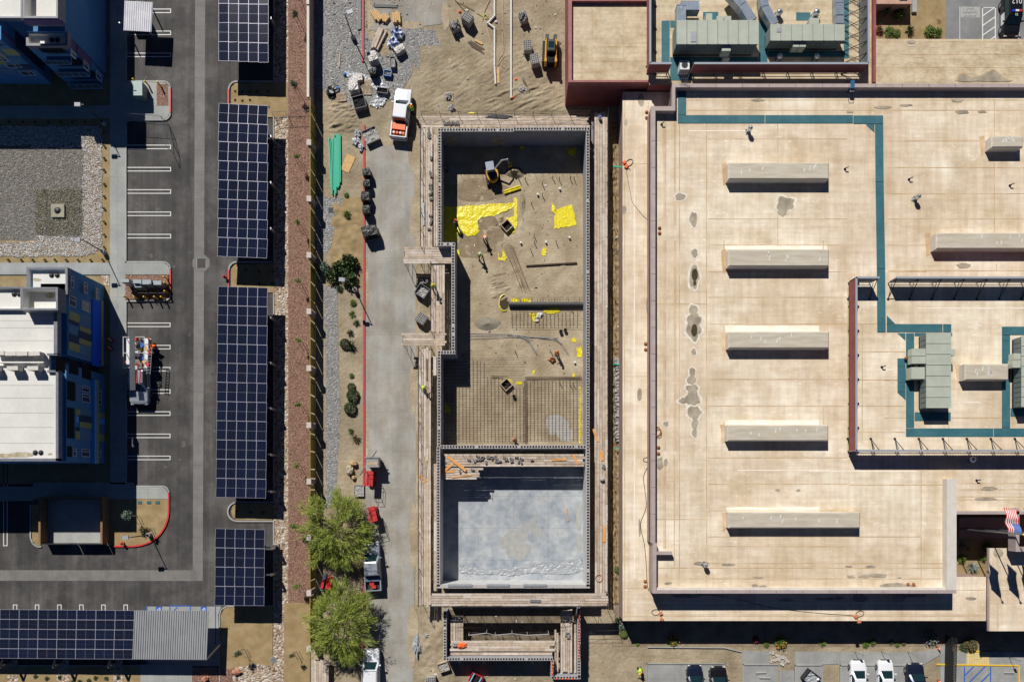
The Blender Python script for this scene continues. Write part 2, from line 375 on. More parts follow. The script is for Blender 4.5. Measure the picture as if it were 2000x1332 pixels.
# cobbles: real stones on the border and the dark patch
def stones(name, inside, x0, y0, x1, y1, n, rpx, mats, z0, label, sq=.6):
    b = MB(); k = 0
    while k < n:
        x = random.uniform(x0, x1); y = random.uniform(y0, y1)
        if not inside(x, y): continue
        k += 1; r = random.uniform(.5, 1.15) * rpx / S; p = G(x, y, z0); a = random.uniform(0, 3.14); e = random.uniform(.65, 1)
        T = Matrix.Translation(p) @ Matrix.Rotation(a, 4, 'Z') @ Matrix.Diagonal((r, r * e, r * sq, 1))
        vs = [(1, 0, 0), (.4, .85, .1), (-.6, .7, 0), (-1, -.1, .1), (-.4, -.85, 0), (.6, -.75, .05), (.45, .1, .8), (-.35, .3, .9), (-.1, -.45, .75)]
        b.add([T @ Vector((v[0] * random.uniform(.8, 1.1), v[1] * random.uniform(.8, 1.1), v[2])) for v in vs],
              [(0, 1, 6), (1, 2, 7, 6), (2, 3, 7), (3, 4, 8, 7), (4, 5, 8), (5, 0, 6, 8), (6, 7, 8)], random.randrange(len(mats)))
    return tag(struct(name, b, mats, 'stuff'), label, 'cobbles')
cw = [mat('white cobble %d' % i, c, rough=.85) for i, c in enumerate(((.50, .47, .44), (.36, .34, .32), (.62, .59, .55), (.25, .23, .21), (.42, .36, .30)))]
cd = [mat('olive cobble %d' % i, c, rough=.85) for i, c in enumerate(((.11, .10, .065), (.20, .18, .12), (.06, .055, .04), (.27, .25, .18)))]
def inb(x, y):
    wob = 4 * noise.noise(Vector((x * .04, y * .04, 0)))
    o = x < 199 + wob and 247 + wob < y < 501 - max(0, x - 150) * .14 + wob and not (x > 185 and y > 490)
    i = x < 162 + wob and 288 - (x < 60) * 5 + wob < y < 463 + (x < 70) * 10 + wob
    return o and not i
stones('basin_cobbles', inb, -60, 243, 203, 505, 9500, 1.9, cw, .03, 'pale grey cobbles bordering the retention basin')
stones('dark_cobbles', lambda x, y: 69 < x + 4 * noise.noise(Vector((y * .1, 0, 0))) < 161 and 370 < y + 3 * noise.noise(Vector((x * .1, 3, 0))) < 459 and not (101 < x < 129 and 399 < y < 427), 60, 365, 165, 465, 3200, 1.6, cd, .035, 'olive brown cobbles around the basin drain')
t = thing('basin_drain', 'square concrete drain box with round dark lid in the olive cobbles', 'drain', G(115, 413))
b = MB(); b.bx(-.8, -.8, 0, .8, .8, .25); obj('box', b, mat('tan concrete', (.27, .24, .18), (.34, .31, .24), sc=2), t)
b = MB(); b.cyl((0, 0, .25), (0, 0, .3), .42, .36, 20); b.sph((0, 0, .3), (.33, .33, .14), 14, half=True); obj('lid', b, M_dkmetal, t)
# transformer pads inside island A
b = MB(); b.pr(PP(rect(262, 165, 307, 209)), 0, .14); b.pr(PP(rect(286, 172, 304, 204)), 0, .16, 0); struct('equipment_pad', b, M_conc)
# ---------------- site ground east of the fence ----------------
b = MB()
b.sheet(PP(rough_poly([(613, -400), (712, -400), (712, 60), (760, 130), (775, 185), (700, 215), (640, 178), (613, 176)], 8, 3)), .004)
b.sheet(PP(rough_poly([(613, 383), (672, 385), (668, 420), (652, 440), (650, 475), (640, 492), (613, 495)], 5, 4)), .005)
b.sheet(PP(rough_poly([(632, 560), (658, 560), (660, 640), (662, 720), (664, 800), (661, 870), (657, 955), (650, 990), (635, 990), (637, 860), (636, 760), (635, 650)], 2.5, 5)), .005)
b.sheet(PP(rough_poly([(780, 60), (850, 55), (865, 100), (845, 140), (790, 120)], 12, 6)), .003)
b.sheet(PP(rough_poly([(822, 178), (895, 180), (900, 222), (825, 222)], 9, 7)), .003)
b.sheet(PP(rough_poly([(720, 150), (800, 60), (815, 110), (790, 180), (740, 200)], 10, 7)), .0055)
tag(struct('grey_gravel', b, M_gray, 'stuff'), 'loose grey gravel on the dirt beside the fence', 'gravel')
b = MB()
b.sheet(PP([(713, 272), (808, 268), (812, 500), (812, 900), (806, 1500), (713, 1500)]), .008)
b.sheet(PP([(720, -400), (876, -400), (875, 45), (860, 48), (800, 55), (722, 60)]), .008)
struct('road', b, M_road)
b = MB(); b.sheet(PP(rough_poly([(850, 250), (1150, 250), (1150, 880), (850, 880)], 1, 8)), .004); struct('excavation_floor', b, M_pit)
# red painted kerb of the old driveway
b = MB()
for y0, y1 in ((245, 948), (1052, 1188), (1250, 1500)): b.pr(PP(rect(709, y0, 713, y1)), 0, .15)
b.pr(PP([(708.5, -400), (712, -400), (711, 122), (707, 122)]), 0, .15)
struct('driveway_kerb', b, mat('worn red paint', (.50, .05, .06), (.30, .08, .08), sc=1.2, rough=.7))
# ---------------- flat roofed public building on the east ----------------
def roofmat(name, st, seam_shift=0):
    m = mat(name, (.60, .515, .375), (.75, .68, .555), sc=.35, rough=.85, stretch=st, lo=.30, hi=.60, fine=.05, fsc=1.3)
    n = m.node_tree.nodes; L = m.node_tree.links; b = n['Principled BSDF']
    # rust coloured runs and pale scuffs
    tc = n.new('ShaderNodeTexCoord'); mp = n.new('ShaderNodeMapping'); mp.inputs['Scale'].default_value = (.22, .6, 1); L.new(tc.outputs['Object'], mp.inputs[0])
    t = n.new('ShaderNodeTexNoise'); t.inputs['Scale'].default_value = 1.2; t.inputs['Detail'].default_value = 10; t.inputs['Distortion'].default_value = .8; L.new(mp.outputs[0], t.inputs['Vector'])
    r = n.new('ShaderNodeValToRGB'); r.color_ramp.elements[0].position = .47; r.color_ramp.elements[1].position = .70
    r.color_ramp.elements[0].color = (0, 0, 0, 1); r.color_ramp.elements[1].color = (.26, .26, .26, 1); L.new(t.outputs[0], r.inputs[0])
    mx = n.new('ShaderNodeMix'); mx.data_type = 'RGBA'; L.new(r.outputs[0], mx.inputs[0]); L.new(b.inputs['Base Color'].links[0].from_socket, mx.inputs[6]); mx.inputs[7].default_value = (.50, .37, .21, 1)
    v = n.new('ShaderNodeTexVoronoi'); v.inputs['Scale'].default_value = .8; t4 = n.new('ShaderNodeTexNoise'); t4.inputs['Scale'].default_value = 2.2; t4.inputs['Detail'].default_value = 8
    mp2 = n.new('ShaderNodeMapping'); mp2.inputs['Scale'].default_value = (.6, 1.8, 1); L.new(tc.outputs['Object'], mp2.inputs[0]); L.new(mp2.outputs[0], t4.inputs['Vector'])
    r2 = n.new('ShaderNodeValToRGB'); r2.color_ramp.elements[0].position = .62; r2.color_ramp.elements[1].position = .70; L.new(t4.outputs[0], r2.inputs[0])
    r2.color_ramp.elements[1].color = (.7, .7, .7, 1)
    mx2 = n.new('ShaderNodeMix'); mx2.data_type = 'RGBA'; L.new(r2.outputs[0], mx2.inputs[0]); L.new(mx.outputs[2], mx2.inputs[6]); mx2.inputs[7].default_value = (.84, .79, .69, 1)
    L.new(mx2.outputs[2], b.inputs['Base Color'])
    return m
M_roof = roofmat('cream roof membrane', (1, 1, 1)); 
M_roofn = mat('north roof membrane', (.44, .355, .225), (.60, .51, .365), sc=.5, rough=.85, lo=.32, hi=.6, fine=.07, fsc=2)
streak(M_roof, (1.6, .12, 1), .10, 1, .35, .65, .05); streak(M_roof, (.10, .10, 1), .10, 1, .42, .6, .14); streak(M_roof, (.12, 2.2, 1), .07, 1, .35, .65, .05); streak(M_roofn, (.12, 1.4, 1), .12, 1, .4, .65, .1)
M_seam = mat('roof seam stain', (.42, .28, .14), (.62, .47, .30), sc=.5, rough=.9)
M_pale = mat('lap strip and painted bounce', (.80, .70, .56), (.88, .80, .70), sc=.6, rough=.8)
M_teal = mat('teal walkway pad', (.022, .11, .14), (.05, .155, .18), sc=.5, rough=.75, fine=.08, fsc=3, lo=.4, hi=.75)
M_cop = mat('mauve coping', (.36, .29, .28), (.42, .35, .33), sc=1, rough=.6)
M_coplt = mat('pale coping', (.55, .52, .46), (.62, .58, .52), sc=1, rough=.7)
M_redw = mat('dark red wall', (.22, .062, .06), (.27, .085, .08), sc=.7, rough=.8, fine=.08, fsc=8)
M_wet = mat('dried puddle stain', (.25, .21, .155), (.42, .36, .27), sc=1.0, rough=.7)
M_rim = mat('puddle rim', (.62, .53, .42), (.78, .71, .61), sc=1.5, rough=.8)
M_dark = mat('standing water', (.055, .042, .02), (.09, .07, .035), sc=2, rough=.25)
M_wallm = mat('mauve stucco', (.30, .20, .18), (.35, .25, .22), sc=.6, rough=.9)
M_sky1 = mat('skylight cover', (.44, .39, .30), (.54, .49, .40), sc=.8, rough=.6, stretch=(.5, 3, 1))
M_sage = mat('sage green enamel', (.38, .41, .34), (.43, .46, .39), sc=.8, rough=.45)
M_saged = mat('sage panel face', (.20, .24, .22), rough=.5)
M_drain = mat('rust drain', (.35, .13, .04), (.22, .08, .03), sc=6, rough=.8)
bld = thing('station_building', 'large flat roofed building with cream stained membrane roof, long skylights and teal walkway pads', 'building', G(1500, 700))
OB = tuple(bld.location)
ZL, ZM, ZP = 3.6, 5.2, 6.0
b = MB(); b.pr(PP([(1313, 166), (2500, 166), (2500, 999), (1866, 999), (1866, 1157), (1276, 1157), (1276, 1062), (1272, 1060), (1272, 210), (1313, 210)], ZP), -.1, ZM - .02)
b.pr(PP([(1217, 182), (1340, 182), (1340, 1100), (1830, 1100), (1830, 1127), (1926, 1127), (1926, 1211), (1217, 1211)], ZL), -.1, ZL - .02)
obj('wall', b, M_wallm, bld, off=OB)
def lines(b, z, hs, vs, m, w=1.2):
    for y, x0, x1 in hs: b.sheet(PP(rect(x0, y - w / 2, x1, y + w / 2), z), z, m)
    for i, (x, y0, y1) in enumerate(vs): b.sheet(PP(rect(x - w / 2, y0, x + w / 2, y1), z + .0015), z + .0015 + i * .00004, m)
# main roof: membrane, seams, puddles
b = MB(); z = ZM; b.sheet(PP([(1310, 165), (2500, 165), (2500, 1000), (1864, 1000), (1864, 1155), (1277, 1155), (1277, 210), (1313, 210)], z), z, 0)
z1 = z + .006
hs = [(y, 1383, 1655) for y in (272, 428, 479, 531, 581, 633, 741, 793, 894, 945, 997, 1067)] + [(y, 1735, 2100) for y in (276, 328, 379, 428, 479, 529)] + [(y, 1727, 2100) for y in (743, 816)] + \
     [(531, 1735, 1810), (594, 1281, 1378), (1014, 1281, 1380), (196, 1342, 2100), (216, 1342, 2100), (1100, 1383, 1850), (1109, 1284, 1850), (1130, 1284, 1850), (1147, 1284, 1848), (1048, 1383, 1798)] + \
     [(y, 1677, 1768) for y in (633, 687, 742, 793, 844)] + [(947, 1660, 1850), (917, 1680, 1850), (944, 1870, 2100), (956, 1870, 2100), (970, 1870, 2100), (976, 1870, 2100)]
vs = [(1297, 217, 440), (1300, 217, 440), (1297, 470, 880), (1300, 470, 880), (1297, 902, 1072), (1300, 902, 1072), (1317, 217, 440), (1320, 217, 440), (1317, 470, 880), (1320, 470, 880), (1317, 890, 1105), (1327, 217, 1150), (1380, 241, 1146),
      (1519, 216, 318), (1519, 379, 480), (1942, 196, 265), (1942, 320, 455), (1799, 920, 1146), (1946, 516, 530), (1714 - 30, 633, 865), (1800, 860, 880), (1853, 822, 880), (1608, 470, 487), (1608, 633, 648), (1608, 793, 828), (1414, 470, 520), (1414, 633, 652), (1414, 822, 860)]
lines(b, z1, hs, vs, 1, 1.5)
for y, x0, x1 in ((602, 1790, 2100), (722, 1695, 1750), (920, 1580, 1790), (786, 1860, 1915), (256, 1345, 1480), (1014 - 96, 1440, 1620)): b.sheet(PP(rough_poly(rect(x0, y - 1, x1, y + 1), 1.2, y, 12), z + .008), z + .008, 2)
for r in ((1416, 478, 1615, 488), (1416, 636, 1600, 648), (1420, 990, 1600, 1000), (1420, 820, 1600, 830)): b.sheet(PP(rough_poly(rect(*r), 1.5, r[1], 10), z + .003), z + .003, 2)  # pale strips: bounce light off the skylights' north faces, painted on the roof
for i, (x0, y0, y1) in enumerate(((1409, 320, 360), (1408, 489, 530), (1407, 650, 690), (1406, 830, 862), (1409, 1002, 1033), (1912, 268, 302), (1806, 458, 497), (1866, 712, 745))):
    b.sheet(PP(rough_poly([(x0, y0), (x0 + 10, y0 - 2), (x0 + 12, y1), (x0 + 4, y1 + 5)], 1.5, i, 5), z), z + .009, 1)
for i, (x0, y0, x1, y1) in enumerate(((1846, 940, 1849.5, 1148), (1284, 1149, 1850, 1151), (1655, 560, 1658, 880))): b.sheet(PP(rough_poly(rect(x0, y0, x1, y1), .5, i, 9), z), z + .0095, 1)
SP = [  # stains: (cx, cy, rx, ry)
    (1355, 428, 8, 13), (1357, 495, 6, 9), (1357, 540, 10, 24), (1354, 605, 8, 9), (1357, 625, 13, 14), (1356, 645, 13, 18), (1355, 688, 5, 6), (1352, 726, 6, 8), (1351, 742, 9, 10), (1352, 760, 12, 9), (1353, 778, 14, 14), (1338, 782, 12, 6), (1356, 805, 13, 12), (1357, 828, 6, 12), (1357, 845, 5, 8), (1301, 828, 5, 5),
    (1328, 385, 9, 7), (1533, 398, 17, 15), (1528, 413, 10, 11), (1289, 905, 9, 15), (1300, 903, 5, 8), (1519, 957, 6, 3), (1559, 957, 5, 2.5), (1882, 519, 17, 6), (1724, 210, 20, 4), (1770, 206, 14, 3), (1870, 197, 15, 4), (1880, 219, 16, 5), (1918, 219, 10, 3), (1660, 219, 9, 2), (1480, 196, 14, 3),
    (1690, 1125, 14, 4), (1715, 1124, 22, 5), (1662, 1126, 10, 3), (1745, 1143, 30, 6), (1770, 1146, 26, 5), (1481, 1127, 12, 2.5), (1490, 1145, 10, 3), (1475, 1143, 8, 3), (1303, 1139, 7, 3), (1309, 1138, 4, 2), (1757, 1128, 5, 1.5), (1700, 1106, 13, 3), (1658, 1106, 9, 2), (1370, 1100, 18, 5), (1422, 1102, 16, 3), (1930, 954, 20, 5), (1925, 974, 25, 4)]
z4 = z + .012
def puddle(x, y, rx, ry, sd):
    o = []
    for i in range(28):
        a = 2 * math.pi * i / 28; k = 1 + .38 * noise.noise(Vector((math.cos(a) * 1.5 + sd, math.sin(a) * 1.5, sd * 1.7))) + .14 * noise.noise(Vector((math.cos(a) * 4 + sd, math.sin(a) * 4, 3)))
        o.append((x + rx * k * math.cos(a), y + ry * k * math.sin(a)))
    return o
for i, (x, y, rx, ry) in enumerate(SP[:18]):
    b.sheet(PP(puddle(x, y, rx * 1.3 + 1, ry * 1.22 + 1, i), z4 + i * .0002), z4 + i * .0002, 4)
for i, (x, y, rx, ry) in enumerate(SP):
    zz = z4 + .016 + i * .0002; b.sheet(PP(puddle(x, y, rx * (1 if i < 18 else .8), ry * (1 if i < 18 else .8), i), zz), zz, 3)
for i, (x, y, rx, ry) in enumerate(((1357, 537, 6, 12), (1357, 553, 3, 5), (1356, 645, 6, 12))):
    zz = z4 + .032 + i * .001; b.sheet(PP(rough_poly(ellip(x, y, rx, ry), 1.2, i + 9, 4), zz), zz, 5)
obj('roof', b, [M_roof, M_seam, M_pale, M_wet, M_rim, M_dark], bld, off=OB)
# walkway pads
b = MB(); zp = z4 + .036
def pads(b, z, rs):
    for i, r in enumerate(rs):
        p = rect(*r) if len(r) == 4 else [(r[k], r[k + 1]) for k in range(0, len(r), 2)]
        b.sheet(PP(p, z), z)
pads(b, zp, [(1324, 172, 1340, 224.6), (1324, 225.4, 1493.6, 241), (1494.4, 225.4, 1666, 241), (1666.8, 226, 1725, 242), (1709, 243, 1725, 243, 1726, 355, 1710, 355), (1710, 356, 1726, 356, 1729, 524.5, 1712.5, 524.5), (1712.5, 525.5, 1729, 525.5, 1730, 649, 1713.5, 649), (1691, 243, 1708, 243, 1708, 259),
     (1732, 633, 1841, 648.5), (1842, 633, 1858, 648.5), (1732, 616, 1748, 632, 1732, 632), (1753, 650.5, 1768.5, 650.5, 1768.5, 665), (1769.5, 650.5, 1785.5, 835), (1753, 700, 1768.8, 715.5), (1753, 716.5, 1768.8, 747), (1753, 748, 1768.8, 765), (1753, 766, 1768.8, 766, 1768.8, 781),
     (1769.5, 836.5, 1940, 852.5), (1941, 836.5, 2200, 852.5), (1786.5, 805, 1857, 821.5), (1957, 638, 2100, 654), (1957, 655, 1973, 665), (1957, 666, 1973, 835.5), (1786.5, 650, 1860, 656), (1974, 797, 2050, 813)])
obj('walkway_pad', b, M_teal, bld, off=OB)
# low roof
b = MB(); z = ZL; b.sheet(PP([(1216, 180), (1340, 180), (1340, 1100), (1830, 1100), (1830, 1126), (1927, 1126), (1927, 1212), (1216, 1212)], z), z, 0)
z1 = z + .008
lines(b, z1, [(320, 1217, 1269), (735, 1220, 1265), (1149, 1217, 1270), (1203, 1220, 1925), (1200, 1290, 1925), (1152, 1868, 1924)], [(1220, 185, 1207), (1266, 200, 1140), (1240, 1130, 1150)], 1)
for x in (1238, 1239.5): b.sheet(PP(rough_poly(rect(x, 330, x + 1, 1130), .8, x, 14), z1 + .003 + (x - 1238) * .001), z1 + .003 + (x - 1238) * .001, 2)
b.sheet(PP(rough_poly(rect(1235, 1176, 1272, 1177), .6, 3, 10), z1), z1 + .004, 2); b.sheet(PP(rough_poly(rect(1290, 1176, 1850, 1177.2), .6, 3, 16), z1), z1 + .004, 2)
for i, (x, y, rx, ry) in enumerate(((1249, 770, 5, 12), (1222, 240, 4, 6), (1219, 410, 4, 8), (1252, 196, 6, 12), (1896, 1168, 11, 3), (1249, 1030, 2.5, 18), (1340, 1163, 30, 4), (1535, 1172, 14, 3), (1610, 1170, 20, 2.5), (1680, 1167, 16, 9), (1755, 1166, 14, 10), (1780, 1163, 30, 3), (1640, 1168, 8, 3))):
    b.sheet(PP(rough_poly(ellip(x, y, rx, ry), 1.5, i, 4), z1 + .01), z1 + .01 + i * .0003, 3)
obj('low_roof', b, [M_roof, M_seam, M_pale, M_wet], bld, off=OB)
# parapets
b = MB()
def wall(b, x0, y0, x1, y1, z0, z1, m=0): b.bx(*RC(x0, y0, x1, y1, z1)[:2], z0, *RC(x0, y0, x1, y1, z1)[2:], z1, m)
for r in ((1313, 164, 2500, 171), (1313, 171, 1319, 208), (1272, 208, 1319, 216.5), (1272, 216.5, 1280, 1060), (1275, 1060, 1283, 1077), (1275, 1077, 1313, 1083), (1275, 1083, 1282, 1152), (1275, 1152, 1868, 1158.5), (1866, 998, 2000, 1004)):
    wall(b, *r, ZM - .4, ZP)
PB = b
b = MB()
x0, y0, x1, y1 = RC(1849, 935, 1868, 1152, ZP)
b.pr([(x0, y0), (x0 + .01, y1), (x1, y1), (x1, y0)], ZM - .4, ZP + .02)
x0, y0, x1, y1 = RC(1283, 1148, 1849, 1152, ZP); b.bx(x0, y0, ZM - .3, x1, y1, ZP - .25)
obj('east_parapet', b, M_coplt, bld, off=OB)
b = PB   # joints across the coping
for x in range(1346, 2000, 52): wall(b, x, 164.4, x + .8, 170.8, ZP, ZP + .006, 1)
for y in range(275, 1050, 52): wall(b, 1272.3, y, 1279.8, y + .8, ZP, ZP + .006, 1)
for x in range(1308, 1840, 52): wall(b, x, 1153, x + .8, 1158, ZP, ZP + .006, 1)
obj('parapet', b, [M_cop, mat('joint', (.12, .08, .08), rough=.9)], bld, off=OB)
# skylights
def skylight(x0, y0, x1, y1, h=1.15):
    b = MB(); zt = ZM + h; X0, Y0, X1, Y1 = RC(x0, y0, x1, y1, zt); e = .1
    b.pr([(X0, Y0), (X1, Y0), (X1, Y1), (X0, Y1)], ZM - .05, zt - .12, 0, None)
    b.pr([(X0 - .04, Y0 - .04), (X1 + .04, Y0 - .04), (X1 + .04, Y1 + .04), (X0 - .04, Y1 + .04)], zt - .118, zt, 1, [(X0 + e, Y0 + e), (X1 - e, Y0 + e), (X1 - e, Y1 - e), (X0 + e, Y1 - e)])
    n = int((X1 - X0) / 1.5)
    for i in range(1, n): xx = X0 + (X1 - X0) * i / n; b.bx(xx - .02, Y0 + e + .02, zt - .01, xx + .02, Y1 - e - .02, zt + .012, 1)
    for i in range(7): xx = random.uniform(X0 + 1, X1 - 1); yy = random.uniform(Y0 + .5, Y1 - .5); b.sheet([(xx, yy), (xx + .12, yy), (xx + .2, yy + random.uniform(.2, .8)), (xx + .05, yy + .3)], zt + .006, 2)
    obj('skylight', b, [M_coplt, M_sky1, M_white], bld, off=OB)
for r in ((1423, 318, 1619, 350), (1423, 487, 1619, 520), (1423, 648, 1619, 680), (1421, 830, 1618, 861), (1424, 1000, 1680, 1031), (1937, 266, 1998, 288), (1829, 455, 2060, 486), (1885, 711, 1970, 742)): skylight(*r)
# roof drains
for x, y, z in ((1263, 220, ZL), (1263, 231, ZL), (1261, 672, ZL), (1261, 683, ZL), (1260, 1135, ZL), (1260, 1145, ZL), (1288, 446, ZM), (1288, 456, ZM), (1286, 874, ZM), (1286, 886, ZM), (1773, 1141, ZM), (1784, 1141, ZM)):
    b = MB(); p = G(x, y, z); b.cyl(p + Vector((0, 0, .04)), p + Vector((0, 0, .07)), .22, .2, 12); b.sph(p + Vector((0, 0, .07)), (.14, .14, .12), 8, half=True)
    obj('roof_drain', b, M_drain, bld, off=OB)
# screen walls with braces
ZT, ZB = 7.2, 5.55
def screen(x0, y0, x1, y1, zroof, inner, name='screen_wall', step=2.65, blen=1.7, zt=ZT, zb=None, th=.12):
    """thin wall whose top edge runs from px (x0,y0) to (x1,y1); inner = unit vector to the braced side"""
    zb = zb or zroof + .5
    a = G(x0, y0, zt); c = G(x1, y1, zt); a.z = c.z = 0; t = (c - a); Ln = t.length; t.normalize(); n = Vector((inner[0], inner[1], 0))
    b = MB(); p = [a, c, c + n * th, a + n * th]; b.pr([(q.x, q.y) for q in [a, c, c + n * th * .5, a + n * th * .5]], zb, zt - .06, 0)
    b.pr([(q.x, q.y) for q in [a + n * (th * .5 + .003), c + n * (th * .5 + .003), c + n * th, a + n * th]], zb, zt - .06, 1)
    b.pr([(q.x, q.y) for q in [a - n * .05, c - n * .05, c + n * (th + .05), a + n * (th + .05)]], zt - .058, zt, 2)
    k = int(Ln / .3)
    for i in range(k):
        q = a + t * (Ln * (i + .5) / k) + n * (th + .002); b.pr([tuple((q - t * .06)[:2]), tuple((q + t * .06)[:2]), tuple((q + t * .06 + n * .05)[:2]), tuple((q - t * .06 + n * .05)[:2])], zb, zt - .07, 1)
    o = obj(name, b, [M_redw, M_corr, M_blcop], bld, off=OB)
    b = MB(); k = max(1, round(Ln / step))
    for i in range(k + 1):
        q = a + t * min(Ln - .1, max(.1, Ln * i / k)); top = Vector((q.x, q.y, zt - .25)) + n * (th + .06); mid = top + n * .12 + Vector((0, 0, -.9)); ft = Vector((q.x, q.y, zroof)) + n * (th + blen)
        b.cyl(Vector((q.x, q.y, zroof)) + n * .1, Vector((q.x, q.y, zt - .2)) + n * (th + .08), .05, n=5)
        b.cyl(top, ft, .045, n=5); b.cyl(mid, ft, .035, n=5); b.cyl(ft + Vector((0, 0, .01)), ft + Vector((0, 0, .09)), .16, .12, n=8)
    b.cyl(Vector((a.x, a.y, zroof + .22)) + n * .1, Vector((c.x, c.y, zroof + .22)) + n * .1, .035, n=5)
    obj('brace', b, M_dkmetal, o, off=OB)
M_corr = mat('grey corrugated metal', (.33, .35, .38), (.38, .40, .43), sc=3, rough=.45, metal=.3); M_blcop = mat('blue grey coping', (.30, .33, .38), rough=.5)
screen(1672, 541, 1672, 881, ZM, (1, 0), blen=1.1)
screen(1672, 541, 1718, 541, ZM, (0, -1), blen=1.8)
screen(1752, 541, 2200, 541, ZM, (0, -1), blen=1.8)
screen(1671, 881, 2200, 881, ZM, (0, 1), blen=1.4)
# ---------------- north roof with plant enclosure ----------------
nb = thing('north_roof_wing', 'lower wing of cream roof north of the long parapet, ringed by dark red screen walls', 'building', G(1480, 100)); ON = tuple(nb.location)
ZN = 5.0
b = MB(); b.pr(PP([(1268, -300), (1711, -300), (1711, 164), (1268, 164)], ZN), -.1, ZN - .01); obj('wall', b, M_redw, nb, off=ON)
b = MB(); b.sheet(PP([(1268, -300), (1711, -300), (1711, 166), (1268, 166)], ZN), ZN, 0)
lines(b, ZN + .006, [(145, 1355, 1690), (60, 1270, 1292), (98, 1270, 1292), (30, 1270, 1320)], [(1700, -50, 160), (1280, 0, 120), (1670, 0, 120)], 1)
obj('roof', b, [M_roofn, M_seam], nb, off=ON)
b = MB(); pads(b, ZN + .012, [(1292, 41, 1308, 135), (1309, 112, 1352, 158), (1482, 41, 1499, 125), (1353, 112, 1481, 122), (1500, 100, 1650, 112), (1648, -20, 1658, 115), (1373, 24, 1403, 39), (1555, 25, 1583, 41), (1309, 41, 1480, 55)]); obj('walkway_pad', b, M_teal, nb, off=ON)
b = MB(); wall(b, 1706, -300, 1711, 160, ZN - .2, ZN + .45); obj('parapet', b, M_redw, nb, off=ON)
_bld = bld; bld = nb; _OB = OB; OB = ON
screen(1269, -60, 1269, 124, ZN, (1, 0), blen=1.0); screen(1269, 125, 1312, 125, ZN, (0, 1), blen=.9, step=3); screen(1356, 125, 1697, 125, ZN, (0, 1), blen=.9); screen(1698, -60, 1698, 124, ZN, (-1, 0), blen=1.9, step=1.4)
bld = _bld; OB = _OB
# ---------------- red building at the top ----------------
rb = thing('red_wall_building', 'dark red walled building with a plain tan roof above the skid steer', 'building', G(1190, 80)); ORr = tuple(rb.location)
b = MB(); b.pr(PP([(1110, -300), (1270, -300), (1270, 161), (1110, 161)], 4.9), -.1, 4.5); 
b.pr(PP([(1268, 100), (1312, 100), (1312, 161), (1268, 161)], 4.9), -.1, 4.5); obj('wall', b, M_redw, rb, off=ORr)
b = MB(); b.sheet(PP([(1111, -300), (1270, -300), (1270, 160), (1111, 160)], 4.51), 4.51, 0)
lines(b, 4.52, [(120, 1155, 1262), (141, 1120, 1262), (92, 1160, 1262)], [(1136, 0, 158), (1154, 0, 158), (1157, 0, 140), (1218, 0, 120)], 1); obj('roof', b, [M_roofn, M_seam], rb, off=ORr)
b = MB(); wall(b, 1110, -300, 1117, 161, 4.3, 4.95); wall(b, 1117, 157, 1312, 161, 4.3, 4.95); wall(b, 1117, 0, 1268, 2.5, 4.3, 4.93); obj('coping', b, mat('red coping', (.27, .085, .08), (.33, .12, .11), sc=1.5, rough=.6), rb, off=ORr)
# ---------------- east wing and entrance canopy ----------------
eb = thing('east_wing', 'long tan roofed wing below the patrol car parking', 'building', G(1850, 120)); OE = tuple(eb.location)
b = MB(); b.pr(PP([(1711, 78), (2500, 78), (2500, 168), (1711, 168)], 4.6), -.1, 4.59); obj('wall', b, M_wallm, eb, off=OE)
b = MB(); b.sheet(PP([(1711, 77), (2500, 77), (2500, 168), (1711, 168)], 4.6), 4.6, 0)
lines(b, 4.61, [(82, 1712, 2100), (132, 1712, 2100), (107, 1712, 2100)], [(1785, 132, 160)], 1)
for i in range(60): x = random.uniform(1715, 2000); y = random.choice((93, 106, 115, 121, 127, 142, 151)) + random.uniform(-3, 3); w_ = random.uniform(2, 14); b.sheet(PP(rough_poly(rect(x, y, x + w_, y + .7), .6, i, 4), 4.6), 4.615 + i * .0002, 2)
for i, q in enumerate(([(1868, 160), (1873, 150), (1882, 146), (1900, 152), (1915, 150), (1925, 142), (1940, 137), (1950, 143), (1958, 152), (1975, 160)],)):
    b.sheet(PP(rough_poly([(x + (x - 1920) * .06, y - 1.5) for x, y in q], 2, 1, 4), 4.6), 4.635, 1); b.sheet(PP(rough_poly(q, 1.5, 1, 4), 4.6), 4.64, 3)
b.sheet(PP(rough_poly(ellip(1780, 83, 8, 3), 1, 1, 4), 4.6), 4.64, 3)
obj('roof', b, [M_roofn, M_seam, M_pale, M_wet], eb, off=OE)
cb = thing('entrance_canopy', 'flat cream roof at the lower right crossed by the flag shadows', 'building', G(1990, 1150)); OC = tuple(cb.location)
b = MB(); b.pr(PP([(1932, 1071), (1984, 1071), (1984, 1078), (2500, 1078), (2500, 1231), (1932, 1231)], 4.2), 3.85, 4.19); obj('slab', b, M_wallm, cb, off=OC)
for x, y in ((1992, 1100), (1992, 1200), (2060, 1100), (2060, 1200)): b = MB(); p = G(x, y, 4); b.bx(p.x - .3, p.y - .3, 0, p.x + .3, p.y + .3, 3.849); obj('column', b, M_wallm, cb, off=OC)
b = MB(); b.sheet(PP([(1931, 1070), (1984, 1070), (1984, 1077), (2500, 1077), (2500, 1232), (1931, 1232)], 4.2), 4.2, 0)
lines(b, 4.207, [(1153, 1932, 2100), (1178, 1932, 2100)], [(1949, 1080, 1230)], 1); b.sheet(PP(rough_poly(ellip(1950, 1080, 10, 9), 2, 4, 4), 4.2), 4.215, 2); obj('roof', b, [M_roof, M_seam, M_wet], cb, off=OC)
b = MB(); wall(b, 1931, 1070, 1933, 1232, 4, 4.3); wall(b, 1984, 992, 1991, 1077, ZM - .4, ZP); wall(b, 1991, 1070, 2500, 1077, 4.1, ZP); obj('coping', b, M_cop, cb, off=OC)
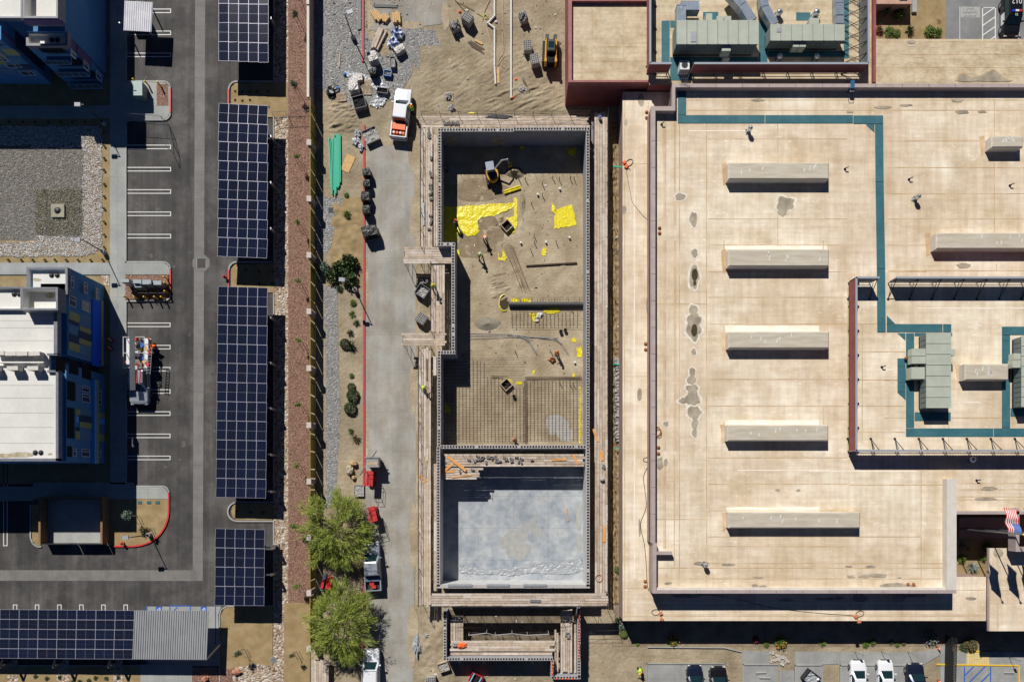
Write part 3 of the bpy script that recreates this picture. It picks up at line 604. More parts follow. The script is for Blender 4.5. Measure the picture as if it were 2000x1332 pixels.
# ---------------- plant on the roof ----------------
def hvac(label, x0, y0, x1, y1, zr, h, nseg, along, extras, loc):
    t = thing('air_handling_unit', label, 'air handler', loc, group='air handling units on the roof'); o = tuple(t.location)
    zt = zr + h; X0, Y0, X1, Y1 = RC(x0, y0, x1, y1, zt); b = MB()
    b.bx(X0 + .1, Y0 + .1, zr, X1 - .1, Y1 - .1, zr + .35, 1); b.bx(X0 + .05, Y0 + .05, zr + .35, X1 - .05, Y1 - .05, zt - .08, 0); obj('cabinet', b, [M_saged, M_dkmetal], t, off=o)
    b = MB()
    for i in range(nseg):
        if along == 'x': a = X0 + (X1 - X0) * i / nseg; c = X0 + (X1 - X0) * (i + 1) / nseg; b.bx(a + .02, Y0 - .05, zt - .078, c - .02, Y1 + .05, zt); b.bx(a + .02, Y0 - .03, zt + .001, a + .08, Y1 + .03, zt + .05)
        else: a = Y0 + (Y1 - Y0) * i / nseg; c = Y0 + (Y1 - Y0) * (i + 1) / nseg; b.bx(X0 - .05, a + .02, zt - .078, X1 + .05, c - .02, zt); b.bx(X0 - .03, a + .02, zt + .001, X1 + .03, a + .08, zt + .05)
    obj('top_panel', b, M_sage, t, off=o)
    b = MB()
    for i in range(nseg * 2):
        if along == 'x': a = X0 + .1 + (X1 - X0 - .2) * i / nseg / 2; c = a + (X1 - X0) / nseg / 2 - .12; b.bx(a, Y0 + .01, zr + .5, c, Y0 + .046, zt - .2)
        else: a = Y0 + .1 + (Y1 - Y0 - .2) * i / nseg / 2; c = a + (Y1 - Y0) / nseg / 2 - .12; b.bx(X0 + .01, a, zr + .5, X0 + .046, c, zt - .2)
    obj('access_door', b, mat('door panel', (.16, .19, .18), rough=.4), t, off=o)
    for e in extras:
        b = MB(); (ex0, ey0, ex1, ey1), za, zb, kind = e; a = RC(ex0, ey0, ex1, ey1, zb)
        if kind == 'hood': b.pr([(a[0], a[1]), (a[2], a[1]), (a[2], a[3]), (a[0], a[3])], za, zb, 0, None)
        else: b.bx(a[0], a[1], za, a[2], a[3], zb)
        obj({'hood': 'hood', 'grille': 'grille', 'box': 'junction_box'}[kind], b, {'hood': M_sage, 'grille': M_corr, 'box': M_sage}[kind], t, off=o)
    return t
hvac('longer sage green air handler with one front hood, left one in the north enclosure', 1321, 41, 1482, 86, ZN, 2.3, 8, 'x',
     [((1410, 89, 1427, 100), ZN + .9, ZN + 2.0, 'hood'), ((1413, 101, 1426, 115), ZN, ZN + 1.0, 'box'), ((1379, 27, 1391, 40), ZN, ZN + 1.9, 'box'), ((1400, 32, 1412, 40.5), ZN, ZN + 2.2, 'box'), ((1415, 32, 1428, 40.5), ZN, ZN + 2.2, 'box'), ((1349, 62, 1360, 82), ZN + 2.3, ZN + 2.36, 'grille')], G(1400, 80, ZN))
hvac('sage green air handler with two small front hoods, right one in the north enclosure', 1504, 49, 1650, 79, ZN, 1.9, 7, 'x',
     [((1549, 81, 1561, 92), ZN + .6, ZN + 1.6, 'hood'), ((1562, 81, 1574, 92), ZN + .6, ZN + 1.6, 'hood'), ((1581, 36, 1600, 48), ZN, ZN + 1.7, 'box'), ((1517, 55, 1526, 63), ZN + 1.9, ZN + 1.95, 'grille')], G(1575, 80, ZN))
hvac('tall sage green air handler with three side hoods inside the red screen enclosure', 1810, 650, 1857, 797, ZM, 1.7, 7, 'y',
     [((1781, 681, 1809, 695), ZM + .7, ZM + 1.5, 'hood'), ((1781, 696, 1809, 710), ZM + .7, ZM + 1.5, 'hood'), ((1780, 717, 1809, 740), ZM + .2, ZM + 1.3, 'hood'), ((1858, 682, 1866, 694), ZM, ZM + 1.6, 'box')], G(1830, 720, ZM))
hvac('sage green air handler cut off by the right edge of the picture', 1996, 656, 2040, 795, ZM, 1.7, 7, 'y', [((1980, 690, 1995, 702), ZM + .7, ZM + 1.5, 'hood'), ((1978, 703, 1995, 718), ZM + .7, ZM + 1.5, 'hood')], G(2020, 720, ZM))
def duct(label, pts, w_, z0, h):
    b = MB(); loc = G(pts[0][0], pts[0][1], ZN)
    P = [G(x, y, z0 + h) for x, y in pts]
    for i, (a, c) in enumerate(zip(P, P[1:])):
        t = (c - a).normalized(); n = Vector((-t.y, t.x, 0)) * w_ / 2; e = t * (.0 if i == 0 else .1)
        b.pr([tuple((a - n - e)[:2]), tuple((c - n)[:2]), tuple((c + n)[:2]), tuple((a + n - e)[:2])], z0, z0 + h + .004 * i)
        L_ = (c - a).length; k = max(1, int(L_ / 1.2))
        for j in range(k + 1):
            q = a + t * (L_ * j / k); f = n * 1.06; b.pr([tuple((q - f - t * .03)[:2]), tuple((q - f + t * .03)[:2]), tuple((q + f + t * .03)[:2]), tuple((q + f - t * .03)[:2])], z0 - .01, z0 + h + .03)
        b.box(((a + c) / 2).to_tuple()[:2] + ((ZN + z0) / 2,), (.1, .1, z0 - ZN))
    single('roof_duct', b, mat('blue grey duct metal', (.30, .36, .44), (.38, .43, .50), sc=2, rough=.35, metal=.5), label, 'air duct', tuple(loc), group='sheet metal ducts in the north enclosure')
duct('square cornered metal duct at the left end of the longest air handler', [(1366, 11), (1331, 11), (1331, 41)], 1.0, ZN + .7, 1.1)
duct('bent metal duct running diagonally between the two air handlers', [(1425, -20), (1450, 8), (1470, 39)], 1.0, ZN + .7, 1.0)
duct('bent metal duct entering the left end of the right air handler', [(1490, -20), (1494, 12), (1513, 46)], .9, ZN + .5, .9)
duct('short metal duct running up to the right end of the right air handler', [(1640, -20), (1641, 30), (1641, 46)], .9, ZN + .5, .9)
def vent0(loc):
    t = thing('turbine_vent', 'x', 'roof vent', loc, group='round metal turbine vents on the roofs')
    b = MB(); b.cyl((0, 0, 0), (0, 0, .45), .22, .2, 12); b.bx(-.35, -.35, 0, .35, .35, .04); obj('base', b, M_gmetal, t)
    b = MB(); b.sph((0, 0, .62), (.32, .32, .26), 14)
    for i in range(12): a = i * math.pi / 6; b.box((.3 * math.cos(a), .3 * math.sin(a), .62), (.07, .015, .36), a + .5)
    b.cyl((0, 0, .86), (0, 0, .9), .1, n=8); obj('turbine', b, mat('bright aluminium', (.72, .74, .76), rough=.28, metal=.9), t)
    return t
vl = [(1519, 31, ZN, 'turbine vent just north of the right air handler, beside its left corner'), (1591, 31, ZN, 'turbine vent just north of the right air handler, beside the teal pad'), (1519, 117, ZN, 'turbine vent south of the right air handler, below its left end'), (1591, 117, ZN, 'turbine vent south of the right air handler, below its right end'), (1681, 11, ZN, 'turbine vent beside the corrugated inner face of the east screen'),
      (1461, 258, ZM, 'lone turbine vent below the teal walkway, above the topmost skylight'), (1786, 390, ZM, 'lone turbine vent right of the teal walkway, in the middle of the open roof'), (1375, 1102, ZM, 'lone turbine vent near the lower left corner of the roof'), (1893, 898, ZM, 'turbine vent in the shadow of the lower screen wall')]
v0 = None
for x, y, z, l in vl:
    if v0 is None: v0 = vent0(G(x, y, z)); v0['label'] = l
    else: dup(v0, G(x, y, z), random.uniform(0, 3), l, sc=(.85, .85, 1.25) if y in (258, 390, 1102) else None)
# white rooftop unit with blue shaded side
t = thing('rooftop_condenser', 'small white condenser box standing by the gap in the red screen', 'air conditioner', G(1333, 138, ZN)); 
b = MB(); b.bx(-.55, -.5, 0, .55, .5, 1.0); obj('cabinet', b, M_white, t); b = MB(); b.cyl((0, 0, 1.0), (0, 0, 1.03), .36, n=14, m=0); obj('fan_grille', b, M_dkmetal, t); b = MB(); b.bx(-.45, -.54, .3, .45, -.502, .8); obj('vent_panel', b, M_corr, t)
# vent pipes: small dark bent pipes
b = MB(); b.cyl((0, 0, 0), (0, 0, .35), .07, n=7); b.cyl((0, 0, .33), (.25, .1, .42), .06, n=7); b.cyl((0, 0, .01), (0, 0, .05), .15, n=8)
vp = None
for x, y, z, l in ((1579, 140, 4.51, 'x'), (1227, 5, 4.51, 'dark bent vent pipe at the top of the red walled building roof'), (1650, 331, ZM, 'bent vent pipe left of the teal walkway, right of the topmost skylight'), (1775, 351, ZM, 'bent vent pipe just above the lone vent right of the teal walkway'), (1972, 363, ZM, 'bent vent pipe near the right edge, between two skylights'), (1722, 717, ZM, 'bent vent pipe left of the tall air handler inside the enclosure'), (1907, 938, ZM, 'bent vent pipe just below the shadow of the lower screen wall'), (1580, 142, ZN, 'x'), (1292, 244, ZM, 'bent vent pipe near the upper left corner of the main roof')):
    if l == 'x': continue
    if vp is None: vp = obj('vent_pipe', b, M_dkmetal); tag(vp, l, 'pipe', 'bent vent pipes on the roofs')
    else: q = vp.copy(); C.objects.link(q); q['label'] = l; vp = q
    vp.location = G(x, y, z)
t = thing('vent_elbow', 'rust coloured bent pipe beside the teal pad at the tall air handler', 'pipe', G(1766, 700, ZM)); b = MB(); b.tube([(0, 0, .3), (.8, -.7, .3), (1.0, -.9, 0)], .08, 7); obj('pipe', b, M_dkmetal, t); b = MB(); b.sph((0, 0, .35), .17, 8); obj('cap', b, M_drain, t)
# communications antenna rack and camera on the long parapet
t = thing('roof_camera', 'blue equipment box with a small rack hanging on the long parapet', 'equipment box', G(1658, 180, ZM)); b = MB(); b.bx(-.22, -.1, .2, .22, .8, .9); obj('box', b, mat('blue box', (.02, .10, .22), rough=.5), t)
b = MB(); b.tube([(-.2, -.2, .1), (-.2, -.8, .5), (.3, -.8, .5), (.3, -.2, .1)], .03); obj('rack', b, M_dkmetal, t); b = MB(); b.bx(-.15, -.3, .5, .3, -.12, .7); obj('camera', b, M_white, t)
t = thing('roof_antenna', 'thin metal antenna rack on the roof by the gap in the red screen', 'antenna', G(1333, 160, ZP)); b = MB()
for i in range(5): b.cyl((-.4 + .2 * i, -.1 * i, 0), (-.5 + .25 * i, .4, 1.1), .02, n=4)
b.cyl((-.5, .1, .4), (.5, .1, .4), .02, n=4); obj('rack', b, M_corr, t)
# cables on the low roof
def cable(label, pts, z, r=.025, m=M_black, cat='cable', name='cable'):
    P = [G(x, y, z + r * .8) for x, y in pts]; Q = []
    for i in range(len(P) - 1):
        p0 = P[max(0, i - 1)]; p1 = P[i]; p2 = P[i + 1]; p3 = P[min(len(P) - 1, i + 2)]
        for k in range(4):
            t_ = k / 4; Q.append(.5 * ((2 * p1) + (-p0 + p2) * t_ + (2 * p0 - 5 * p1 + 4 * p2 - p3) * t_ * t_ + (-p0 + 3 * p1 - 3 * p2 + p3) * t_ ** 3))
    Q.append(P[-1]); b = MB(); b.tube(Q, r, 5); return single(name, b, m, label, cat, tuple(P[0]))
cable('thin dark cable lying along the upper half of the low roof strip', [(1223, 333), (1229, 365), (1234, 392), (1242, 405), (1255, 421), (1266, 437), (1267, 500), (1266, 560), (1263, 600), (1267, 640), (1264, 700), (1266, 760), (1265, 820), (1267, 888)], ZL)
cable('looping dark hose on the lower half of the low roof strip', [(1268, 892), (1258, 895), (1257, 900), (1267, 906), (1257, 930), (1260, 960), (1262, 990), (1252, 1018), (1252, 1035), (1258, 1060), (1262, 1100), (1264, 1140), (1267, 1153)], ZL, .035)
cable('dark cable running from the shaded strip to the right hand cord coil', [(1362, 1160), (1400, 1163), (1450, 1172), (1500, 1185), (1550, 1192), (1600, 1197), (1640, 1200), (1668, 1202)], ZL)
M_pipeo = mat('dull orange rubber', (.55, .19, .09), rough=.7)
for i, (x, y, l) in enumerate(((1290, 1197, 'orange power box with a cable loop at the lower left corner of the low roof'), (1671, 1203, 'orange power box with a cable loop at the middle of the lower roof edge'), (1223, 326, 'bright orange tie-down with a loop on the upper edge of the low roof strip'))):
    t = thing('cord_box', l, 'power box', G(x, y, ZL), R(20 * i)); b = MB(); b.box((0, 0, .1), (.42, .32, .2), .4); obj('box', b, M_pipeo if i < 2 else M_orange, t); b = MB(); b.box((.12, -.7 if i < 2 else .5, .1), (.4, .28, .18), -.2); obj('plug', b, M_pipeo if i < 2 else M_orange, t)
    s = -1 if i == 0 else 1; b = MB(); b.tube([(s * (.55 + .5 * math.cos(a * .5236)), .12 + .33 * math.sin(a * .5236), .05) for a in range(13)], .03); b.tube([(0, 0, .05), (.12, -.6, .05)], .03); obj('cord', b, M_black, t)
t = thing('wall_bracket', 'pale blue bracket box clamped to the low side of the main parapet', 'bracket', G(1267, 868, ZL)); b = MB(); b.bx(-.15, -.3, 0, .18, .3, .8); obj('box', b, mat('pale blue box', (.22, .36, .48), rough=.5), t); b = MB(); b.box((.05, -.55, .3), (.15, .3, .5)); b.bx(-.1, -1.7, .1, .1, -.6, .3); obj('clamp', b, M_dkmetal, t)
t = thing('hose_coil', 'small brown hose coil lying at the foot of the parapet beside the drains', 'hose', G(1284, 842, ZM)); b = MB()
for k in range(3): b.tube([(.05 * k + .35 * math.cos(a * .6), .5 * math.sin(a * .6) - .1 * k, .05 + .05 * k) for a in range(12)], .03)
obj('coil', b, M_drain, t)
# ---------------- apartment buildings ----------------
M_wht = mat('shade-blue stucco', (.075, .23, .44), (.065, .20, .38), sc=.6, rough=.9)  # wall blue comes from the shaded tone: shade tint put into the colour
M_wroof = mat('white roof', (.60, .595, .56), (.68, .67, .63), sc=.3, rough=.8, fine=.03, fsc=3)
M_par = mat('grey coping', (.14, .15, .18), (.18, .19, .22), sc=2, rough=.5)
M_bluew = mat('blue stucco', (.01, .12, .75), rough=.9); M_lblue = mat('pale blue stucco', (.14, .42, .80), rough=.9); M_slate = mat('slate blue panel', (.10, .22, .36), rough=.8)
M_olive = mat('olive panel', (.36, .36, .14), rough=.8); M_purp = mat('plum panel', (.13, .08, .20), rough=.8); M_navy = mat('navy panel', (.03, .05, .11), rough=.8)
M_lite = mat('window glass', (.05, .08, .11), rough=.1, spec=.8); M_yst = mat('roof sediment', (.34, .29, .17), (.5, .46, .34), sc=2, rough=.9)
M_win = mat('window frame', (.62, .64, .66), rough=.5)
def zE(X, px): return H * (1 - (-X * S) / (NX - px))
def zS(Y, py): return H * (1 - (Y * S) / (NY - py))
class Fac:
    """panels and windows on a facade; rectangles are measured in photo px on the wall plane"""
    def __init__(s, root, off): s.root = root; s.off = off
    def east(s, X, r, kind, m=None, d=.05):
        z1, z0 = zE(X, r[0]), zE(X, r[2]); zm = (z0 + z1) / 2; k = (H - zm) / H / S; y1, y0 = (NY - r[1]) * k, (NY - r[3]) * k
        s.put(kind, m, lambda u, v, q: (X + q, y0 + (y1 - y0) * u, z0 + (z1 - z0) * v), y1 - y0, z1 - z0, d)
    def south(s, Y, r, kind, m=None, d=.05):
        z1, z0 = zS(Y, r[1]), zS(Y, r[3]); zm = (z0 + z1) / 2; k = (H - zm) / H / S; x0, x1 = (r[0] - NX) * k, (r[2] - NX) * k
        s.put(kind, m, lambda u, v, q: (x0 + (x1 - x0) * u, Y - q, z0 + (z1 - z0) * v), x1 - x0, z1 - z0, d)
    def put(s, kind, m, f, w_, h_, d):
        def slab(b, u0, v0, u1, v1, q0, q1, mi=0):
            vs = [f(u, v, q) for q in (q0, q1) for u, v in ((u0, v0), (u1, v0), (u1, v1), (u0, v1))]
            b.add(vs, [(0, 3, 2, 1), (4, 5, 6, 7), (0, 1, 5, 4), (1, 2, 6, 5), (2, 3, 7, 6), (3, 0, 4, 7)], mi)
        b = MB()
        if kind == 'window':
            e = min(.07 / w_, .3); g = min(.07 / h_, .3)
            for q in ((0, 0, 1, g), (0, 1 - g, 1, 1), (0, g, e, 1 - g), (1 - e, g, 1, 1 - g), (.62, g, .62 + e, 1 - g)): slab(b, *q, .01, .09)
            o = obj('window', b, M_win, s.root, off=s.off); b = MB(); slab(b, e, g, 1 - e, 1 - g, .008, .04); obj('pane', b, M_lite, o, off=s.off)
        elif kind == 'balcony':
            slab(b, 0, .55, 1, 1, .005, .02, 0); slab(b, -.02, 0, 1.02, .08, .005, .9, 1); slab(b, 0, .08, 1, .5, .84, .87, 2)
            for i in range(5): slab(b, i / 4 - .01, .08, i / 4 + .01, .5, .82, .89, 1)
            slab(b, 0, .49, 1, .53, .81, .9, 1); obj('balcony', b, [M_cell, M_slate, M_lite], s.root, off=s.off)
        else: slab(b, 0, 0, 1, 1, .005, d); obj(kind, b, m, s.root, off=s.off)
def block(b, r, z, m=0): b.bx(*RC(*r, z)[:2], -.05, *RC(*r, z)[2:], z, m)
def roofbox(root, off, r, z, floor_z, wpx=3.5, name='parapet', drains=(), m=None):
    """parapet ring and sunken roof inside it"""
    x0, y0, x1, y1 = r; b = MB(); zz0 = floor_z - .2
    for q in ((x0, y0, x1, y0 + wpx), (x0, y1 - wpx, x1, y1), (x0, y0 + wpx, x0 + wpx, y1 - wpx), (x1 - wpx, y0 + wpx, x1, y1 - wpx)): b.bx(*RC(*q, z)[:2], zz0, *RC(*q, z)[2:], z + .01)
    obj(name, b, m or M_par, root, off=off)
    b = MB(); k_ = wpx; e_ = .6
    for q in ((x0 + k_, y0 + k_ + .02, x1 - k_, y0 + k_ + e_), (x0 + k_, y1 - k_ - e_, x1 - k_, y1 - k_ - .02), (x0 + k_ + .02, y0 + k_ + e_, x0 + k_ + e_, y1 - k_ - e_), (x1 - k_ - e_, y0 + k_ + e_, x1 - k_ - .02, y1 - k_ - e_)): b.bx(*RC(*q, z)[:2], floor_z - .05, *RC(*q, z)[2:], z - .02)
    obj('parapet_lining', b, M_wroof, root, off=off)
    b = MB(); a = RC(x0 + 1, y0 + 1, x1 - 1, y1 - 1, z); b.bx(a[0], a[1], floor_z - .1, a[2], a[3], floor_z)
    obj('roof', b, M_wroof, root, off=off)
def drain_pair(root, off, pts, z):
    for x, y in pts:
        b = MB(); p = G(x, y, z); b.cyl(p, p + Vector((0, 0, .06)), .3, .27, 12); b.sph(p + Vector((0, 0, .06)), (.2, .2, .15), 10, half=True); obj('roof_drain', b, M_dkmetal, root, off=off)
# -- south apartment
ap = thing('apartment_building', 'white roofed apartment block with blue and olive panels behind the utility truck', 'apartment building', G(60, 750)); oa = tuple(ap.location)
b = MB(); ZA = 8.6
block(b, (-300, 725, 113, 900), ZA - .5); block(b, (-300, 606, 108, 692), ZA - .49); block(b, (-300, 690, 94, 727), ZA - .6); block(b, (0, 566, 123, 610), 7.7); block(b, (52, 522, 132, 575), 6.9); block(b, (-300, 562, 45, 610), 8.2); block(b, (40, 562, 113, 606), 8.2)
XE = -49.7
b.bx(XE - 3, G(0, 905).y, 0, XE - .01, G(0, 732).y, 7.2); b.bx(XE - 3, G(0, 715).y, 0, XE - .012, G(0, 588).y, 7.0)
obj('wall', b, M_wht, ap, off=oa)
b = MB(); a = RC(-300, 725, 109, 896, ZA); b.bx(a[0], a[1], ZA - .6, a[2], a[3], ZA - .3); a = RC(-300, 606, 105, 692, ZA); b.bx(a[0], a[1], ZA - .6, a[2], a[3], ZA - .295); a = RC(-300, 690, 92, 726, ZA); b.bx(a[0], a[1], ZA - .6, a[2], a[3], ZA - .31)
zr = ZA - .285
for y in (752, 806, 834, 865, 777, 640, 665, 626): b.sheet(PP(rect(-200, y, 104, y + .7), zr), zr, 1)
for i, q in enumerate(((40, 888, 26, 5), (10, 889, 20, 4), (97, 887, 5, 2))): b.sheet(PP(rough_poly(ellip(*q), 2, i, 4), zr), zr + .004 + i * .001, 2)
obj('roof', b, [M_wroof, mat('roof seam', (.40, .40, .37), rough=.9), M_yst], ap, off=oa)
b = MB()
for r in ((105, 606, 112, 692), (109, 727, 114, 900), (-300, 895, 114, 900.5), (92, 690, 112, 694), (92, 723, 114, 727)): b.bx(*RC(*r, ZA)[:2], ZA - .6, *RC(*r, ZA)[2:], ZA + .01)
obj('parapet', b, M_par, ap, off=oa)
roofbox(ap, oa, (52, 522, 132, 575), 7.4, 7.0, 4); roofbox(ap, oa, (40, 561, 113, 606), 9.6, 8.5, 3.5); roofbox(ap, oa, (-300, 560, 43, 606), 8.7, 8.3, 3)
drain_pair(ap, oa, [(101, 538), (112, 538)], 7.0); drain_pair(ap, oa, [(69, 884), (80, 884)], ZA - .3); drain_pair(ap, oa, [(28, 575), (38, 575)], 8.3)
b = MB(); b.sheet(PP(rough_poly(ellip(70, 546, 11, 3), 2, 2, 4), 7.01), 7.012); b.sheet(PP(rough_poly(ellip(98, 577, 10, 5), 2, 3, 4), 8.51), 8.512); obj('sediment', b, M_yst, ap, off=oa)
F = Fac(ap, oa)
XT = -49.4
for r in ((137, 540, 143, 562), (163, 552, 169, 573), (186, 564, 192, 584)): F.east(XT, r, 'window')
X2 = XE - .01
for r in ((134, 579, 147, 599), (158.5, 589, 175, 608)): F.east(X2, r, 'window')
for r, m in (((134, 611, 155, 627), M_olive), ((134, 627, 153, 634), M_navy), ((155, 617, 177, 639), M_slate), ((155, 640, 177, 649), M_olive), ((153, 650, 178, 663), M_navy), ((134, 655, 154, 670), M_navy), ((134, 670, 155, 686), M_olive), ((154, 664, 178, 674), M_olive), ((155, 675, 178, 696), M_slate), ((134, 636, 152, 652), M_slate)): F.east(X2, r, 'wall_panel', m)
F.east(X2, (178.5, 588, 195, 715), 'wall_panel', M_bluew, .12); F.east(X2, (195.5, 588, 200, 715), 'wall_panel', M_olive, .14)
for r in ((107 + 1, 698, 127, 728), (134, 705, 153, 731), (160, 712, 178, 740)): F.east(XE + .0, r, 'wall_panel', M_cell, .02)  # black flat panels: shadow of the facade recesses painted on
for r in ((131, 745, 146, 782), (131, 796, 145, 856), (131, 871, 140, 892)): F.east(XE, r, 'wall_panel', M_cell, .03)  # black flat panels stand in for shadowed recesses, no real depth
for r in ((159, 754, 174, 766), (159, 770, 175, 786), (187.5, 761, 197, 772), (187.5, 775, 197, 790), (141, 876, 148, 891), (158, 877, 174, 892), (187, 880, 196, 893)): F.east(XE, r, 'window')
for r, m in (((147, 799, 156, 811), M_olive), ((156, 799, 178, 811), M_slate), ((147, 812, 153, 825), M_lblue), ((153, 812, 178, 824), M_navy), ((155, 825, 178, 836), M_olive), ((147, 834, 154, 841), M_navy), ((155, 838, 178, 860), M_slate), ((147, 842, 155, 858), M_olive), ((187, 806, 205, 816), M_olive), ((187, 817, 204, 828), M_lblue), ((187, 830, 204, 839), M_slate), ((187, 847, 204, 862), M_olive), ((147, 750, 157, 783), M_slate)): F.east(XE, r, 'wall_panel', m)
F.east(XE, (182.5, 742, 187, 905), 'wall_panel', M_olive, .4); F.east(XE, (178.5, 742, 182, 905), 'wall_panel', M_lblue, .4)
# air conditioners on its roof
ac0 = None
for i, (x, y, z_, l) in enumerate(((10, 693, 0, 'leftmost in the upper row'), (33, 694, 0, 'second from the left in the upper row'), (55, 694, 0, 'third from the left in the upper row'), (79, 694, 0, 'rightmost in the upper row'), (37, 722, 1, 'middle of the lower row'), (76, 722, 1, 'right end of the lower row'), (-4, 722, 1, 'left end of the lower row'))):
    lab = 'small grey condenser on the apartment roof, ' + l
    if ac0 is None:
        ac0 = thing('air_conditioner', lab, 'air conditioner', G(x, y, 8.3), group='condensers on the apartment roof'); b = MB(); b.bx(-.6, -.22, .25, .6, .22, 1.0); obj('cabinet', b, M_coplt, ac0)
        b = MB(); b.cyl((.2, -.225, .62), (.2, -.24, .62), .25, n=12); obj('fan_grille', b, M_dkmetal, ac0)
        for s_ in (-.45, .45): b = MB(); b.bx(s_ - .05, -.25, 0, s_ + .05, .25, .25); obj('foot', b, M_gmetal, ac0)
    else: dup(ac0, G(x, y, 8.3), 0, lab)
b = MB(); b.cyl(G(-60, 708, 8.7), G(86, 708, 8.7), .1, n=8)
for x in range(-40, 90, 22): b.cyl(G(x, 708, 8.7), G(x, 708, 8.3) , .04, n=5); b.tube([G(x, 708, 8.7), G(x + 3, 700, 8.5), G(x + 1, 696, 8.4)], .04, 5)
single('refrigerant_pipe', b, M_white, 'long white pipe run between the two rows of roof condensers', 'pipe', tuple(G(20, 708, 8.3)))
# -- north apartment
an = thing('apartment_building', 'apartment block at the upper left corner with stacked balconies, deep in shade', 'apartment building', G(60, 60)); on = tuple(an.location)
b = MB(); block(b, (-300, -300, 44, 35), 8.1); block(b, (40, -300, 113, 36), 8.2); block(b, (50, -300, 127, 62), 7.65); block(b, (51, 50, 132, 90), 6.9); block(b, (-300, -300, 2, 78), 8.2)
b.bx(XE - 3, G(0, 140).y, 0, XE - .012, G(0, -250).y, 7.0)
obj('wall', b, M_wht, an, off=on)
roofbox(an, on, (51, 62, 132, 90), 7.4, 7.0, 4); roofbox(an, on, (44, -60, 113, 36), 9.6, 8.5, 3.5); roofbox(an, on, (-300, -300, 43, 36), 8.7, 8.35, 3)
b = MB(); a = RC(58, 48, 127, 63, 7.4); b.bx(a[0], a[1], 6.8, a[2], a[3], 7.2); obj('roof', b, M_wroof, an, off=on)
drain_pair(an, on, [(101, 79), (112, 79)], 7.0)
F = Fac(an, on); YS = 49.35
for r in ((84, 95, 131, 112), (107, 118, 166, 136), (131, 141, 190, 160)): F.south(G(0, 90, 7.4).y, r, 'balcony')
a = RC(50, 36, 113, 37, 9.0)[1]
F.south(G(0, 36, 9.6).y, (47, 38, 124, 49), 'wall_panel', M_purp)
F.south(G(0, 78, 8.2).y, (-20, 100, 6, 112), 'wall_panel', M_olive); F.south(G(0, 78, 8.2).y, (0, 105, 12, 120), 'window'); F.south(G(0, 78, 8.2).y, (-60, 82, 0, 90), 'wall_panel', M_purp)
X4 = G(2, 0, 8.2).x
F.east(X4, (4, 70, 30, 78), 'wall_panel', M_purp, .06); F.east(X4, (3, 40, 80, 60), 'wall_panel', M_purp, .05); F.east(X4, (30, 80, 86, 118), 'wall_panel', M_navy, .05)
for r in ((134, 38, 147, 58), (159, 63, 174, 84)): F.east(XE, r, 'window')
for r, m in (((138, -30, 156, 0), M_olive), ((138, 0, 157, 22), M_purp), ((157, 30, 178, 52), M_olive), ((156, 2, 179, 28), M_navy), ((134, 60, 148, 96), M_purp), ((150, 92, 178, 118), M_purp)): F.east(XE, r, 'wall_panel', m)
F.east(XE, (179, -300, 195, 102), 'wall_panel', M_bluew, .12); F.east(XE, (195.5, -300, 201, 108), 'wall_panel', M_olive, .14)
YD = G(0, 78, 8.2).y
for r, m in (((-40, 88, 20, 96), M_slate), ((8, 96, 34, 108), M_olive), ((20, 112, 44, 122), M_slate), ((-30, 118, 10, 126), M_olive), ((30, 126, 62, 136), M_navy), ((-10, 134, 30, 144), M_slate)): F.south(YD, r, 'wall_panel', m)
for r in ((-30, 104, 4, 114), (12, 124, 40, 132), (40, 138, 66, 147)): F.south(YD, r, 'window')
for r, m in (((132, -40, 150, -8), M_slate), ((158, -20, 178, -2), M_olive), ((134, 24, 150, 36), M_olive), ((181, 40, 194, 60), M_navy), ((150, 66, 170, 88), M_navy)): F.east(XE, r, 'wall_panel', m)
XC = G(132, 0, 7.4).x
for r in ((137, 100, 147, 112), (162, 122, 172, 136), (187, 142, 197, 156)): F.east(XC, r, 'window')
# ---------------- solar carports ----------------
def cellmat(i, c):
    m = mat('solar cell %d' % i, c, rough=.1, spec=.3); n = m.node_tree.nodes; L = m.node_tree.links; bb = n['Principled BSDF']
    tc = n.new('ShaderNodeTexCoord'); br = n.new('ShaderNodeTexBrick'); br.offset = 0; br.inputs['Scale'].default_value = 1; br.inputs['Brick Width'].default_value = .165; br.inputs['Row Height'].default_value = 8; br.inputs['Mortar Size'].default_value = .012
    br.inputs['Color1'].default_value = br.inputs['Color2'].default_value = (*c, 1); br.inputs['Mortar'].default_value = (.035, .04, .06, 1)
    L.new(tc.outputs['Object'], br.inputs['Vector']); L.new(br.outputs[0], bb.inputs['Base Color']); return m
CM = [cellmat(i, c) for i, c in enumerate(((.006, .009, .026), (.007, .011, .032), (.007, .010, .024), (.006, .010, .030)))]
M_sfr = mat('module frame', (.42, .42, .50), rough=.5, metal=.2)
def module_mesh(wx, wy, cm):
    b = MB(); f = .022; b.bx(-wx / 2 + .012, -wy / 2 + .012, -.04, wx / 2 - .012, wy / 2 - .012, 0, 1)
    for q in ((-wx / 2, -wy / 2, wx / 2, -wy / 2 + f), (-wx / 2, wy / 2 - f, wx / 2, wy / 2), (-wx / 2, -wy / 2 + f, -wx / 2 + f, wy / 2 - f), (wx / 2 - f, -wy / 2 + f, wx / 2, wy / 2 - f)): b.bx(q[0], q[1], -.045, q[2], q[3], .012, 0)
    if wy > wx: b.bx(-wx / 2 + f, -.006, .001, wx / 2 - f, .006, .008, 0)
    else: b.bx(-.006, -wy / 2 + f, .001, .006, wy / 2 - f, .008, 0)
    me = bpy.data.meshes.new('solar_panel'); me.from_pydata(b.v, [], b.f); me.materials.append(M_sfr); me.materials.append(cm); me.polygons.foreach_set('material_index', b.m); me.update(); return me
ZC = 2.75
